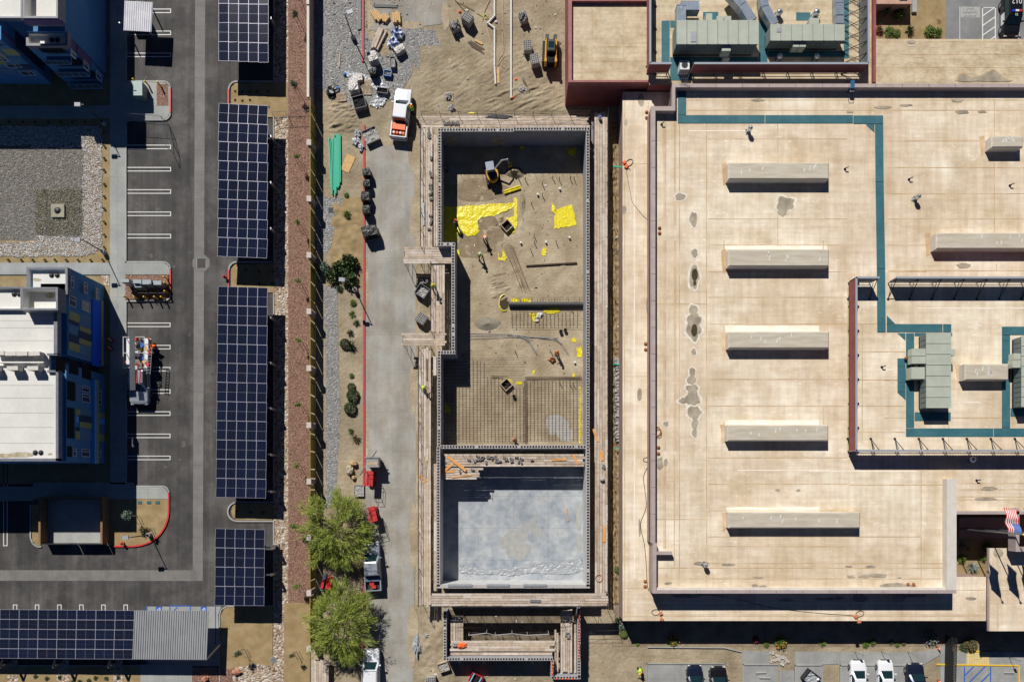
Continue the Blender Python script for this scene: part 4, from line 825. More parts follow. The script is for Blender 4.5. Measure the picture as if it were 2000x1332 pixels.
def carport(label, quad, nu, nv, posts, extra=None):
    """quad: px corners nw, ne, se, sw at canopy height; nu columns across, nv rows down"""
    P = [G(x, y, ZC) for x, y in quad]; c = sum(P, Vector()) / 4; loc = Vector((c.x, c.y, 0)); t = thing('solar_carport', label, 'solar carport', loc, group='solar panel carports over the parking rows')
    wu = ((P[1] - P[0]).length + (P[2] - P[3]).length) / 2 / nu; wv = ((P[3] - P[0]).length + (P[2] - P[1]).length) / 2 / nv
    ms = [module_mesh(wu - .012, wv - .012, m) for m in CM]
    ang = math.atan2((P[1] - P[0]).y, (P[1] - P[0]).x)
    for i in range(nu):
        for j in range(nv):
            u, v = (i + .5) / nu, (j + .5) / nv; p = P[0].lerp(P[1], u).lerp(P[3].lerp(P[2], u), v); o = bpy.data.objects.new('solar_panel', random.choice(ms)); C.objects.link(o); o.parent = t
            o.location = (p.x - loc.x, p.y - loc.y, ZC + random.uniform(-.004, .004)); o.rotation_euler = (R(random.uniform(-.9, .9)), R(random.uniform(-.9, .9)), ang)
    # steel: purlins and edge rails under the modules
    b = MB()
    for k in range(6):
        u = (k + .3) / 6.2; a = P[0].lerp(P[1], u); e = P[3].lerp(P[2], u)
        if nu > nv: a = P[0].lerp(P[3], u); e = P[1].lerp(P[2], u)
        b.cyl(a - loc - Vector((0, 0, .12)), e - loc - Vector((0, 0, .12)), .05, n=4)
    obj('purlin', b, M_gmetal, t)
    for x, y, bx_, by_ in posts:
        p = G(x, y) - loc; b = MB(); b.bx(p.x - .13, p.y - .13, 0, p.x + .13, p.y + .13, ZC - .35); b.bx(p.x - .28, p.y - .28, 0, p.x + .28, p.y + .28, .3, 1); obj('post', b, [M_gmetal, M_conc], t)
        q = G(bx_, by_, ZC) - loc; b = MB(); b.cyl((p.x, p.y, ZC - .33), (q.x, q.y, ZC - .25), .13, .09, 4); obj('beam', b, M_dkmetal, t)
    return t
carport('topmost solar carport, cut off by the upper edge of the picture', [(427, -104), (525, -104), (524, 123), (427, 119)], 5, 6, [(541, 62, 430, 58), (541, -40, 430, -44)])
carport('solar carport between the two upper planting islands', [(427, 202), (523, 207), (522, 504.5), (425, 501)], 5, 8, [(541, y, 430, y - 6) for y in (286, 374, 461)])
carport('longest solar carport, running down the middle of the parking aisle', [(425.5, 559), (522.5, 562), (519.5, 973), (421.5, 971)], 5, 11, [(541, y, 430, y - 4) for y in (630, 716, 802, 890, 960)])
carport('short solar carport by the lower right corner of the parking lot', [(420.5, 1031.5), (517, 1034), (516, 1182.5), (419.5, 1182)], 5, 4, [(541, y, 430, y) for y in (1065, 1118)])
t = carport('wide solar carport with grey metal roof over the accessible stalls at the bottom', [(-75, 1189), (263, 1191.5), (259, 1287), (-76, 1284.5)], 9, 5, [(x, 1292, x, 1200) for x in (30, 130, 235)])
o_ = tuple(t.location); b = MB(); q = [G(x, y, ZC) for x, y in ((263.5, 1191.5), (407, 1192.5), (403, 1288), (259.5, 1287))]
n_ = 32
b.pr([tuple(p[:2]) for p in q], ZC - .08, ZC - .02)
for i in range(n_):
    u = i / n_; a = q[0].lerp(q[1], u); c_ = q[3].lerp(q[2], u); w_ = .045
    b.pr([(a.x - w_, a.y), (a.x + w_, a.y), (c_.x + w_, c_.y), (c_.x - w_, c_.y)], ZC - .019, ZC + .05)
obj('metal_roof', b, mat('grey metal roof', (.30, .31, .32), (.34, .35, .36), sc=.5, rough=.5, metal=.2), t, off=o_)
b = MB(); b.cyl(G(402, 1288, ZC) , G(432, 1255, .2), .12, n=4)
b.cyl(G(432, 1255, 0), G(432, 1255, .6), .2, n=8); obj('brace', b, M_gmetal, t, off=o_)
# white corrugated shelter roof
sh = thing('mailbox_shelter', 'small white corrugated roof on posts beside the shaded sidewalk', 'shelter', G(285, 60)); o_ = tuple(sh.location)
q = [G(x, y, 2.6) for x, y in ((243, 2), (298.5, 5), (295.5, 63), (241, 60))]; b = MB(); vs = []; n_ = 26
for i in range(n_ + 1):
    u = i / n_; a = q[0].lerp(q[1], u); c_ = q[3].lerp(q[2], u); z = 2.6 + (.07 if i % 2 else -.03); vs += [(a.x, a.y, z), (c_.x, c_.y, z)]
fs = [(2 * i, 2 * i + 1, 2 * i + 3, 2 * i + 2) for i in range(n_)]; b.add(vs, fs); b.add([(v[0], v[1], v[2] - .06) for v in vs], fs)
obj('metal_roof', b, mat('white corrugated metal', (.62, .62, .66), (.72, .72, .74), sc=1, rough=.4), sh, off=o_)
for x, y in ((256, 20), (256, 72), (300, 22), (300, 74)): b = MB(); p = G(x, y); b.bx(p.x - .06, p.y - .06, 0, p.x + .06, p.y + .06, 2.5); obj('post', b, M_gmetal, sh, off=o_)
b = MB(); p = G(278, 50); b.bx(p.x - 1.2, p.y - .3, .1, p.x + 1.2, p.y + .3, 1.5); obj('mailbox', b, M_corr, sh, off=o_)
# ---------------- light poles ----------------
def pole0(loc, label, h=4.3):
    t = thing('light_pole', label, 'light pole', loc, group='parking lot light poles'); b = MB(); b.cyl((0, 0, 0), (0, 0, .7), .28, .26, 14); obj('footing', b, M_conc, t)
    b = MB(); b.cyl((0, 0, .7), (0, 0, h), .075, .055, 8); b.bx(-.14, -.14, .7, .14, .14, .76); obj('pole', b, M_dkmetal, t)
    b = MB(); b.bx(-.1, -.04, h - .1, .55, .04, h - .02); obj('arm', b, M_dkmetal, t)
    b = MB(); b.bx(.3, -.22, h - .13, .98, .22, h + .02); obj('lamp_head', b, mat('lamp head grey', (.30, .31, .34), rough=.5), t)
    b = MB(); b.bx(.4, -.16, h - .16, .85, .16, h - .131); obj('lens', b, M_white, t); return t
pl = [(205, 243, 180, 'light pole in the shaded path corner above the retention basin'), (205, 494, 180, 'light pole at the lower right corner of the retention basin'), (294, 1044, 185, 'light pole inside the red curve of the planter by the trash enclosure'), (690, 75, 20, 'light pole on a round concrete footing in the grey gravel by the masonry yard'), (695, 568, 175, 'light pole rising beside the tall green bushes at the driveway kerb'), (1862, 1331, 180, 'light pole at the lower right between the parked cars and the striped stall')]
p0 = None
for x, y, a, l in pl:
    if p0 is None: p0 = pole0(G(x, y), l); p0.rotation_euler.z = R(a)
    else: dup(p0, G(x, y), R(a), l)
# ---------------- fence line ----------------
M_pil = mat('cream pillar stucco', (.55, .49, .44), (.48, .42, .37), sc=3, rough=.9); M_bw = mat('tan block wall', (.30, .22, .17), (.36, .27, .21), sc=2, rough=.9, fine=.1, fsc=6)
t = thing('block_wall', 'tan block wall with pale coping between the red gravel and the gravel yard', 'wall', G(606, 60)); o_ = tuple(t.location)
ZW = 2.2
b = MB(); b.bx(*RC(600, -300, 603.5, 189, ZW)[:2], 0, *RC(600, -300, 603.5, 189, ZW)[2:], ZW - .1); obj('wall', b, M_bw, t, off=o_)
b = MB(); b.bx(*RC(599, -300, 604.2, 10, ZW)[:2], ZW - .098, *RC(599, -300, 604.2, 10, ZW)[2:], ZW + .12); b.bx(*RC(599, 10.5, 603.8, 189.5, ZW)[:2], ZW - .098, *RC(599, 10.5, 603.8, 189.5, ZW)[2:], ZW); obj('coping', b, M_coplt, t, off=o_)
py = [278, 388, 498, 608, 719, 830, 940, 1050, 1158, 1267, 1376]
pn = ['just below the chain link corner', 'level with the stacked pipes end', 'level with the black wrapped pallets', 'below the tall green bush', 'level with the round cactus pair', 'beside the clipped bushes', 'just above the upper mesquite', 'under the upper mesquite crown', 'between the two mesquites', 'at the foot of the lower mesquite', 'below the picture edge']
p0 = None
for y, l in zip(py, pn):
    l = 'cream capped fence pillar ' + l
    if y > 1332: continue
    if p0 is None:
        p0 = thing('fence_pillar', l, 'pillar', (0, 0, 0), group='fence pillars along the gravel bed'); b = MB(); b.bx(-.22, -.28, 0, .22, .28, 2.25); obj('shaft', b, mat('mauve pillar', (.28, .22, .19), (.33, .26, .23), sc=2, rough=.9), p0); b = MB(); b.bx(-.27, -.34, 2.25, .27, .34, 2.4); obj('cap', b, M_pil, p0)
    else: p0 = dup(p0, (0, 0, 0), 0, l)
    p0.location = G(603, y, 2.4); p0.location.z = 0
M_ofen = mat('olive steel fence', (.40, .29, .06), (.30, .22, .04), sc=1.5, rough=.6)
ys = [190] + py
for i in range(len(ys) - 2):
    a, c = ys[i] + (7 if i else 0), ys[i + 1] - 7; x = G(605.5, 0, 2.1).x; y1, y0 = G(0, a, 2.1).y, G(0, c, 2.1).y
    f = thing('fence_panel', 'olive steel slat fence panel ' + (('above the pillar ' if i == 0 else 'directly below the pillar ') + (pn[0] if i == 0 else pn[i - 1])), 'fence', (x, (y0 + y1) / 2, 0), group='olive fence panels between pillars'); ym = (y0 + y1) / 2
    b = MB(); k = int((y1 - y0) / .16)
    for j in range(k):
        if j % 13 == 6: continue
        yy = y0 - ym + (y1 - y0) * (j + .5) / k; b.bx(-.02, yy - .079, .12, .02, yy + .079, 2.02)
    b.bx(-.035, y0 - ym, 2.02, .035, y1 - ym, 2.1); b.bx(-.035, y0 - ym, .08, .035, y1 - ym, .16); obj('slats', b, M_ofen, f)
    for e in (.2, .8): b = MB(); b.cyl((.05, (y0 - ym) + (y1 - y0) * e, 0), (.05, (y0 - ym) + (y1 - y0) * e, 2.15), .05, n=6); obj('post', b, M_dkmetal, f)
# thin wire fences
def wirefence(label, pts, h, r=.025, grp=None):
    P = [G(x, y) for x, y in pts]; t = thing('wire_fence', label, 'fence', tuple(P[0])); o = tuple(P[0])
    for p in P: b = MB(); b.cyl(p, p + Vector((0, 0, h)), r * 1.3, n=6); obj('post', b, M_gmetal, t, off=o)
    b = MB()
    for a, c in zip(P, P[1:]):
        for z in (h, .12): b.cyl(a + Vector((0, 0, z)), c + Vector((0, 0, z)), r, n=5)
        n = int((c - a).length / .28)
        for i in range(n):
            for s_ in (0, 1):
                u0, u1 = (i + s_) / n, (i + 1 - s_) / n; b.cyl(a.lerp(c, u0) + Vector((0, 0, .12)), a.lerp(c, u1) + Vector((0, 0, h)), .006, n=3, cap=False)
    obj('mesh', b, M_gmetal, t, off=o)
wirefence('low wire fence crossing the gravel bed near the upper planting island', [(538, 232), (564, 230), (608, 228)], 1.4)
wirefence('tall chain link enclosure standing on the asphalt below the upper curb island', [(259, 238), (329, 243), (338, 280), (338, 300)], 1.9)
# ---------------- trash enclosure ----------------
t = thing('trash_enclosure', 'brown walled trash enclosure with a concrete floor at the lower left', 'enclosure', G(145, 1020)); o_ = tuple(t.location); M_br = mat('brown block', (.20, .115, .055), (.25, .15, .075), sc=2, rough=.9)
ZQ = 1.5; b = MB(); b.bx(*RC(75, 970, 79, 1062, ZQ)[:2], 0, *RC(75, 970, 79, 1062, ZQ)[2:], ZQ); b.bx(*RC(196, 970, 200, 1062, ZQ)[:2], 0, *RC(196, 970, 200, 1062, ZQ)[2:], ZQ - .002); b.bx(*RC(79, 970, 196, 974, ZQ)[:2], 0, *RC(79, 970, 196, 974, ZQ)[2:], ZQ - .004); obj('wall', b, M_br, t, off=o_)
b = MB(); b.pr(PP(rect(93, 975, 212, 1064)), 0, .09); obj('floor', b, M_conc, t, off=o_)
for x0, x1 in ((80, 136), (138, 195)): b = MB(); a = RC(x0, 1062, x1, 1063, ZQ); b.bx(a[0], a[1], .15, a[2], a[3] + .02, ZQ - .05); b.cyl((a[0], a[1], .15), (a[2], a[1], ZQ - .1), .03, n=4); obj('gate', b, M_dkmetal, t, off=o_)
# ---------------- equipment on the islands ----------------
t = thing('transformer', 'pale green transformer cabinet on the upper curb island', 'transformer', G(286, 188, .14)); b = MB(); b.bx(-1.05, -.7, 0, .2, .95, 1.35); obj('cabinet', b, mat('pale transformer green', (.14, .22, .20), rough=.5), t)
b = MB(); b.bx(-1.1, -.75, 1.35, .25, 1.0, 1.42); obj('lid', b, mat('transformer lid', (.24, .33, .31), rough=.5), t); b = MB(); b.bx(-.75, -.2, 1.425, -.45, -.12, 1.47); obj('handle', b, M_dkmetal, t)
t = thing('utility_rack', 'row of grey electrical cabinets and posts on the middle curb island', 'utility cabinets', G(290, 562, .13)); k = 0
for x0, y0, x1, y1, z in ((237, 546, 253, 552, 1.9), (261, 547, 277, 554, 1.5), (261, 556, 277, 562, 1.2), (279, 547, 296, 556, 1.6), (300, 549, 316, 557, 1.3)):
    b = MB(); a = RC(x0, y0, x1, y1, z); L = t.location; b.bx(a[0] - L.x, a[1] - L.y, 0, a[2] - L.x, a[3] - L.y, z); obj('cabinet', b, mat('cabinet grey', (.30, .35, .38), rough=.45), t)
    b = MB(); b.bx(a[0] - L.x + .1, a[1] - L.y - .03, .25, a[2] - L.x - .1, a[1] - L.y - .003, z - .15); obj('door', b, M_corr, t)
for x, y in ((292, 564), (309, 564)): p = G(x, y) - t.location; b = MB(); b.cyl((p.x, p.y, 0), (p.x, p.y, 1.9), .06, n=6); b.cyl((p.x, p.y, .05), (p.x + .7, p.y - .9, .05), .05, n=5); obj('post', b, M_gmetal, t)
b = MB(); b.tube([(p.x - 2.8, p.y - .8, 0), (p.x - 2.8, p.y - .8, .8), (p.x + 1.4, p.y - .8, .8), (p.x + 1.4, p.y - .8, 0)], .05, 6); obj('guard_rail', b, M_dkmetal, t)
bl = [(268, 164, 'at the left of the transformer'), (291, 168, 'behind the transformer pad'), (315, 170, 'at the right of the transformer pad'), (250, 583, 'at the left end of the lower row by the electrical cabinets'), (270, 584, 'second in the lower row by the electrical cabinets'), (289, 584, 'third in the lower row by the electrical cabinets'), (309, 584, 'fourth in the lower row by the electrical cabinets'), (322, 584, 'at the lower right corner by the electrical cabinets'), (327, 545, 'uppermost on the red curb by the electrical cabinets'), (328, 557, 'second down the red curb by the electrical cabinets'), (329, 573, 'lowest on the red curb by the electrical cabinets')]
p0 = None
for x, y, l in bl:
    l = 'yellow steel bollard ' + l
    if p0 is None: p0 = thing('bollard', l, 'bollard', (0, 0, 0), group='yellow bollards guarding the utility equipment'); b = MB(); b.cyl((0, 0, 0), (0, 0, 1.0), .1, .1, 10); obj('post', b, M_yel, p0); b = MB(); b.sph((0, 0, 1.0), (.1, .1, .06), 10, half=True); obj('cap', b, M_yel, p0)
    else: p0 = dup(p0, (0, 0, 0), 0, l)
    p0.location = G(x, y, .1)
# ---------------- masonry shell under construction ----------------
ZB_ = 3.5; ZD = 2.3
M_mort = mat('pale block top', (.36, .34, .33), (.44, .42, .41), sc=4, rough=.9); M_cmus = mat('blue grey block wall', (.27, .28, .31), (.33, .34, .37), sc=1.2, rough=.9, fine=.08, fsc=5)
joints(M_cmus, .4, .2, .012, .75, .5)
shell = thing('masonry_shell', 'unfinished grey block building shell with open hollow cells on top of its walls', 'building under construction', G(1000, 700)); osh = tuple(shell.location)
M_wsm = mat('parged block wall', (.46, .46, .45), (.54, .54, .53), sc=1, rough=.9)
def cmu(a, c, z=ZB_, w_=.4, cells=True, m=None, root=shell, o=osh, z0=0, name='wall', cellm=None, sp=.33):
    A = G(*a, z); B_ = G(*c, z); A.z = B_.z = 0; t = B_ - A; L_ = t.length; t.normalize(); n = Vector((-t.y, t.x, 0)); b = MB()
    h = w_ / 2; b.pr([tuple((A - n * h)[:2]), tuple((B_ - n * h)[:2]), tuple((B_ + n * h)[:2]), tuple((A + n * h)[:2])], z0, z - .01)
    b.sheet([tuple((A - n * h)[:2]), tuple((B_ - n * h)[:2]), tuple((B_ + n * h)[:2]), tuple((A + n * h)[:2])], z, 1)
    if cells:
        k = int(L_ / sp)
        for i in range(k):
            if random.random() < .04: continue
            q = A + t * (L_ * (i + .5) / k); hh = h * .62; tw = sp * .32
            b.sheet([tuple((q - n * hh - t * tw)[:2]), tuple((q - n * hh + t * tw)[:2]), tuple((q + n * hh + t * tw)[:2]), tuple((q + n * hh - t * tw)[:2])], z + .006, 2)
    return obj(name, b, [m or M_cmus, M_mort, cellm or M_cell], root, off=o)
cmu((855, 254), (1003, 254)); cmu((1003, 252), (1152, 252)); cmu((858.5, 257.5), (858.5, 474)); cmu((855, 477), (889, 477)); cmu((885, 480.5), (885, 684)); cmu((855, 688), (889, 688)); cmu((857.5, 691), (857.5, 872)); cmu((856, 873), (856, 1145), z=4.1, m=M_wsm)
cmu((1148, 256), (1148, 872)); cmu((1148.5, 873), (1148.5, 1145), z=4.1, m=M_wsm); cmu((861, 872.5), (1144.5, 872.5)); cmu((853, 1145), (1152, 1145), z=4.1, m=M_wsm, cells=False)
# wooden plates and dark window bucks on the south wall
b = MB()
for x0, x1 in ((875, 922), (950, 995), (1022, 1068)): a = RC(x0, 1140.5, x1, 1145, 4.22); b.bx(a[0], a[1], 4.103, a[2], a[3], 4.22)
obj('lintel_form', b, M_corr, shell, off=osh)
for x, y in ((881, 275), (972, 272)):   # flat tan panels for north wall doorways, sunlit ground beyond painted on
    b = MB(); Y = G(0, 254, ZB_).y - .2; a = G(x, 0, 1.5); w_ = .55 if x < 900 else .8; b.bx(a.x - w_, Y - .03, .4, a.x + w_, Y - .002, 2.3); obj('opening', b, mat('painted sunlit dirt', (.42, .35, .25), (.3, .24, .16), sc=2, rough=1), shell, off=osh)
# starter bars sticking up out of the walls
b = MB()
def dowels(x0, y0, x1, y1, step, h, z=ZB_, lean=0):
    A, B_ = G(x0, y0, z), G(x1, y1, z); k = int((B_ - A).length / step)
    for i in range(k): p = A.lerp(B_, (i + .5) / k); b.cyl(p, p + Vector((random.uniform(-.1, .1), random.uniform(-.1, .1) + lean, h * random.uniform(.7, 1.1))), .02, n=3)
dowels(860, 252, 1150, 252, .8, .9); dowels(856, 260, 858, 470, .9, .7); dowels(1148, 256, 1148, 1140, .8, .7); dowels(862, 872, 1144, 872, .8, .8); dowels(857, 700, 857, 1140, .9, .8); dowels(870, 1146, 1140, 1146, .8, .9); dowels(885, 485, 885, 680, .9, .6)
obj('starter_bars', b, M_rebar, shell, off=osh).__setitem__('kind', 'stuff')
# concrete slab in the south room
slab = MB(); slab.bx(*RC(862, 911, 1142, 1141)[:2], -.02, *RC(862, 911, 1142, 1141)[2:], .12); M_slab = joints(mat('fresh slab', (.23, .27, .32), (.44, .455, .46), sc=.5, rough=.6, fine=.12, fsc=1.6, lo=.33, hi=.65), 4.25, 3.9, .018, .62, 0, (-.2, 1.2))
obj('floor_slab', slab, M_slab, shell, off=osh)
for i, (x, y, rx, ry) in enumerate(((1005, 1050, 22, 18), (1012, 1075, 23, 20), (1025, 1035, 8, 16), (1040, 1025, 7, 14), (1052, 1038, 8, 9), (985, 1060, 12, 12), (1130, 1010, 6, 28), (1131, 1060, 5, 20))):
    b = MB(); b.sheet(PP(puddle(x, y, rx, ry, i + 40)), .128 + i * .001); obj('mortar_spill', b, mat('dried mortar wash', (.31, .315, .30), (.38, .375, .35), sc=1.5, rough=.8), shell, off=osh)
# clear plastic sheet crumpled along the south edge
def sheetmesh(poly_px, z, amp, cell, mt, seed=0, lumps=1.2, base=None):
    """wrinkled sheet filling a px polygon"""
    xs = [p[0] for p in poly_px]; ys = [p[1] for p in poly_px]; n = len(poly_px)
    def inside(x, y):
        c = False
        for i in range(n):
            x0, y0 = poly_px[i - 1]; x1, y1 = poly_px[i]
            if (y0 > y) != (y1 > y) and x < (x1 - x0) * (y - y0) / (y1 - y0) + x0: c = not c
        return c
    b = MB(); idx = {}; nx = int((max(xs) - min(xs)) / cell) + 2; ny = int((max(ys) - min(ys)) / cell) + 2
    def vid(i, j):
        if (i, j) not in idx:
            x = min(xs) + i * cell; y = min(ys) + j * cell; p = G(x, y, z); q = p * lumps + Vector((seed * 7, 0, 0))
            p.z = z + .02 + amp * (abs(noise.noise(q)) * 1.6 + .6 * abs(noise.noise(q * 2.7))) ; p.x += .08 * noise.noise(q * 2); p.y += .08 * noise.noise(q * 2 + Vector((0, 0, 5)))
            idx[(i, j)] = len(b.v); b.v.append(tuple(p))
        return idx[(i, j)]
    for i in range(nx):
        for j in range(ny):
            if inside(min(xs) + (i + .5) * cell, min(ys) + (j + .5) * cell): b.f.append((vid(i, j + 1), vid(i + 1, j + 1), vid(i + 1, j), vid(i, j))); b.m.append(0)
    return b
def sheet_thing(name, poly, z, amp, cell, m, label, cat, group=None, seed=0, lumps=1.2, rp=2):
    b = sheetmesh(rough_poly(poly, rp, seed, 5) if rp else poly, z, amp * (.18 if name == 'plastic_sheet' else 1), cell, m, seed, lumps); c = G(sum(p[0] for p in poly) / len(poly), sum(p[1] for p in poly) / len(poly), z)
    return single(name, b, m, label, cat, tuple(c), group)
M_clear = mat('milky plastic film', (.30, .32, .34), (.56, .57, .59), sc=4, rough=.3, bump=.5, bsc=6, lo=.5, hi=.72, stretch=(.3, 1, 1))
sheet_thing('plastic_film', [(893, 1101), (920, 1108), (960, 1112), (1000, 1108), (1030, 1102), (1070, 1098), (1110, 1095), (1135, 1092), (1138, 1112), (1118, 1122), (1070, 1120), (1040, 1118), (1000, 1123), (950, 1121), (900, 1118)], .13, .07, 1.5, M_clear, 'crumpled milky plastic film along the lower edge of the fresh slab', 'plastic sheet', seed=3, lumps=2)
# ---------------- scaffolds ----------------
WM = [mat('weathered plank %d' % i, c, c2, sc=1.6, rough=.85, fine=.12, fsc=7, stretch=(1, 1, 1)) for i, (c, c2) in enumerate((((.42, .335, .265), (.54, .45, .37)), ((.48, .40, .33), (.60, .52, .45)), ((.34, .265, .20), (.46, .37, .29)), ((.42, .32, .235), (.55, .45, .35))))]
def scaffold(label, r, z=ZD, out='', rails=True, frames=True, grp='timber scaffold decks round the block walls', gaps=0):
    x0, y0, x1, y1 = RC(*r, z); c = ((x0 + x1) / 2, (y0 + y1) / 2, 0); t = thing('scaffold', label, 'scaffold', c, group=grp); b = MB(); hor = (x1 - x0) > (y1 - y0)
    Lx, Ly = (x1 - x0, y1 - y0) if hor else (y1 - y0, x1 - x0); n = max(1, round(Ly / .3))
    def pl(u0, u1, v0, v1, zz, mi):
        if hor: b.bx(x0 - c[0] + u0, y0 - c[1] + v0, zz - .045, x0 - c[0] + u1, y0 - c[1] + v1, zz, mi)
        else: b.bx(x0 - c[0] + v0, y0 - c[1] + u0, zz - .045, x0 - c[0] + v1, y0 - c[1] + u1, zz, mi)
    for i in range(n):
        u = random.uniform(-.25, .1); v0 = Ly * i / n; v1 = Ly * (i + 1) / n - .018
        while u < Lx:
            ln = random.uniform(3.2, 4.9); e = min(u + ln, Lx + random.uniform(-.1, .2)); pl(u, e - .01, v0 + random.uniform(0, .012), v1 - random.uniform(0, .03), z + random.uniform(0, .02), random.randrange(4)); u = e + .01
            if u > Lx - .6: break
    obj('deck', b, WM, t)
    if frames:
        k = max(1, round(Lx / 2.13))
        for i in range(k + 1):
            u = Lx * i / k; b = MB(); hh = 1.05 if rails else 0
            e = .06
            for v, top in ((e, z + (hh if out in ('s', 'w') else 0)), (Ly - e, z + (hh if out in ('n', 'e') else 0))):
                p = (x0 - c[0] + u, y0 - c[1] + v) if hor else (x0 - c[0] + v, y0 - c[1] + u); b.cyl((p[0], p[1], 0), (p[0], p[1], max(top, z - .06)), .03, n=5); 
            pA = (x0 - c[0] + u, y0 - c[1] + e) if hor else (x0 - c[0] + e, y0 - c[1] + u); pB = (x0 - c[0] + u, y0 - c[1] + Ly - e) if hor else (x0 - c[0] + Ly - e, y0 - c[1] + u)
            for zz in (z - .08, z - 1.1, .3): b.cyl((*pA, zz), (*pB, zz), .025, n=4)
            obj('frame', b, M_dkmetal, t)
    if rails:
        b = MB()
        for side in out:
            for zz in (z + 1.02, z + .55):
                wob = 0
                if side == 'n': b.cyl((x0 - c[0], y1 - c[1] - .06, zz), (x1 - c[0], y1 - c[1] - .06, zz), .022, n=4)
                if side == 's': b.cyl((x0 - c[0], y0 - c[1] + .06, zz), (x1 - c[0], y0 - c[1] + .06, zz), .022, n=4)
                if side == 'w': b.cyl((x0 - c[0] + .06, y0 - c[1], zz), (x0 - c[0] + .06, y1 - c[1], zz), .022, n=4)
                if side == 'e': b.cyl((x1 - c[0] - .06, y0 - c[1], zz), (x1 - c[0] - .06, y1 - c[1], zz), .022, n=4)
            k = max(1, round(Lx / 4.2))   # slack braces
            for i in range(k):
                if side in 'ns': yy = (y1 - .06 if side == 'n' else y0 + .06) - c[1]; b.cyl((x0 - c[0] + Lx * i / k, yy, z + 1.0), (x0 - c[0] + Lx * (i + 1) / k, yy, z + .1), .016, n=4)
                else: xx = (x0 + .06 if side == 'w' else x1 - .06) - c[0]; b.cyl((xx, y0 - c[1] + Lx * i / k, z + 1.0), (xx, y0 - c[1] + Lx * (i + 1) / k, z + .1), .016, n=4)
        if b.f: obj('guard_rail', b, M_rebar if random.random() < .5 else M_dkmetal, t)
    return t
scaffold('wide timber scaffold deck along the outside of the north block wall', (824, 226, 1150, 249), out='n')
scaffold('timber scaffold deck along the upper west block wall, next to the white pickup', (822, 250, 845, 483), out='w')
scaffold('narrow inner plank run close against the upper west block wall', (847, 262, 855, 481), z=ZD + .1, rails=False, frames=False)
scaffold('plank deck crossing above the black tubs, at the upper side of the wall bump', (790, 482, 883, 515), z=ZD + .15, out='n', rails=False)
scaffold('plank deck on the bump beside the block pallet and mortar tub', (842, 516, 869, 649), z=ZD, out='w', rails=True)
scaffold('plank deck crossing at the lower side of the wall bump', (787, 650, 870, 675), z=ZD + .15, rails=False)
scaffold('long timber scaffold deck along the lower west block wall', (818, 680, 842, 1182), out='w')
scaffold('narrow plank run close against the wall of the south room, west side', (847, 905, 853, 1155), z=ZD + .1, rails=False, frames=False)
scaffold('short narrow plank run in the gap below the lower bump deck', (846, 696, 853, 730), z=ZD + .1, rails=False, frames=False)
scaffold('long timber scaffold deck along the outside of the east block wall', (1161, 222, 1187, 1156), out='e')
scaffold('timber scaffold deck along the outside of the south block wall', (842, 1158, 1187, 1183), z=4.4, out='s')
scaffold('small timber deck joining the west and south runs at the lower left corner', (818, 1158, 841, 1184), z=ZD + .05, rails=False, frames=False) if 0 else None
scaffold('timber scaffold deck inside, south of the cross wall, littered with block pieces', (863, 886, 1141, 911), z=2.95, rails=False)
scaffold('small plank deck in the corner of the south room with orange boards', (862, 913, 941, 936), z=2.85, rails=False)
# vertical gap beams seen between wall and east deck
t = thing('pipe_bundle', 'long dark pipes lying in the gap beside the upper east scaffold deck', 'pipes', G(1158, 560)); o_ = tuple(t.location)
for k in range(2): b = MB(); b.cyl(G(1156 + k * 2.2, 235, 1.9), G(1156 + k * 2.2, 868, 1.9), .06, n=6); obj('pipe', b, mat('purple grey pipe', (.30, .27, .32), rough=.5), t, off=o_)
# ---------------- south annex ----------------
anx = thing('annex_shell', 'smaller block shell south of the main one with orange capped starter bars', 'building under construction', G(1000, 1250)); oax = tuple(anx.location); M_oc = mat('orange bar cap', (.9, .12, .02), rough=.5); ZX = 2.6
for a, c, cm in (((869, 1195), (869, 1284), None), ((866, 1286.5), (1080, 1286.5), None), ((1131, 1188), (1131, 1322), None), ((1079, 1289), (1079, 1318), None), ((1076, 1322.5), (1134, 1322.5), None)):
    cmu(a, c, z=ZX, w_=.36, root=anx, o=oax)
k = 0
for x0, y0, x1, y1, n in ((1131, 1190, 1131, 1285, 22), (1078, 1290, 1078, 1318, 7), (1084, 1323, 1126, 1323, 7)):
    for i in range(n):
        b = MB(); p = G(x0 + (x1 - x0) * (i + .5) / n, y0 + (y1 - y0) * (i + .5) / n, ZX) + Vector((random.uniform(-.06, .06), 0, 0)); b.cyl(p, p + Vector((0, 0, .4)), .015, n=3); b.cyl(p + Vector((0, 0, .4)), p + Vector((0, 0, .5)), .09, .07, 7, 1); obj('capped_bar', b, [M_rebar, M_oc], anx, off=oax)
for x in (897, 945, 992, 1040):
    b = MB(); a = RC(x - 2, 1289.5, x + 2, 1296, 1.9); b.bx(a[0], a[1], 0, a[2], a[3], 1.9); obj('pier', b, M_mort, anx, off=oax)
gx = 'timber decks round the annex walls'
scaffold('timber deck on the left side of the annex, beside the left cell wall', (880, 1206, 905, 1250), z=1.9, rails=False, grp=gx)
scaffold('timber deck crossing the lower side of the annex, with red tools on it', (880, 1250, 1082, 1271), z=1.9, rails=False, grp=gx)
scaffold('narrow plank run below the tool littered annex deck', (880, 1273, 1080, 1279), z=1.7, rails=False, frames=False, grp=gx)
scaffold('timber deck on the right side of the annex, scattered with grey blocks', (1095, 1192, 1118, 1312), z=1.9, rails=False, grp=gx)
scaffold('narrow plank run left of the annex right deck', (1083, 1229, 1091, 1308), z=1.7, rails=False, frames=False, grp=gx)
scaffold('grey plank run between the annex right deck and the orange capped wall', (1121, 1200, 1126, 1312), z=1.7, rails=False, frames=False, grp=gx)
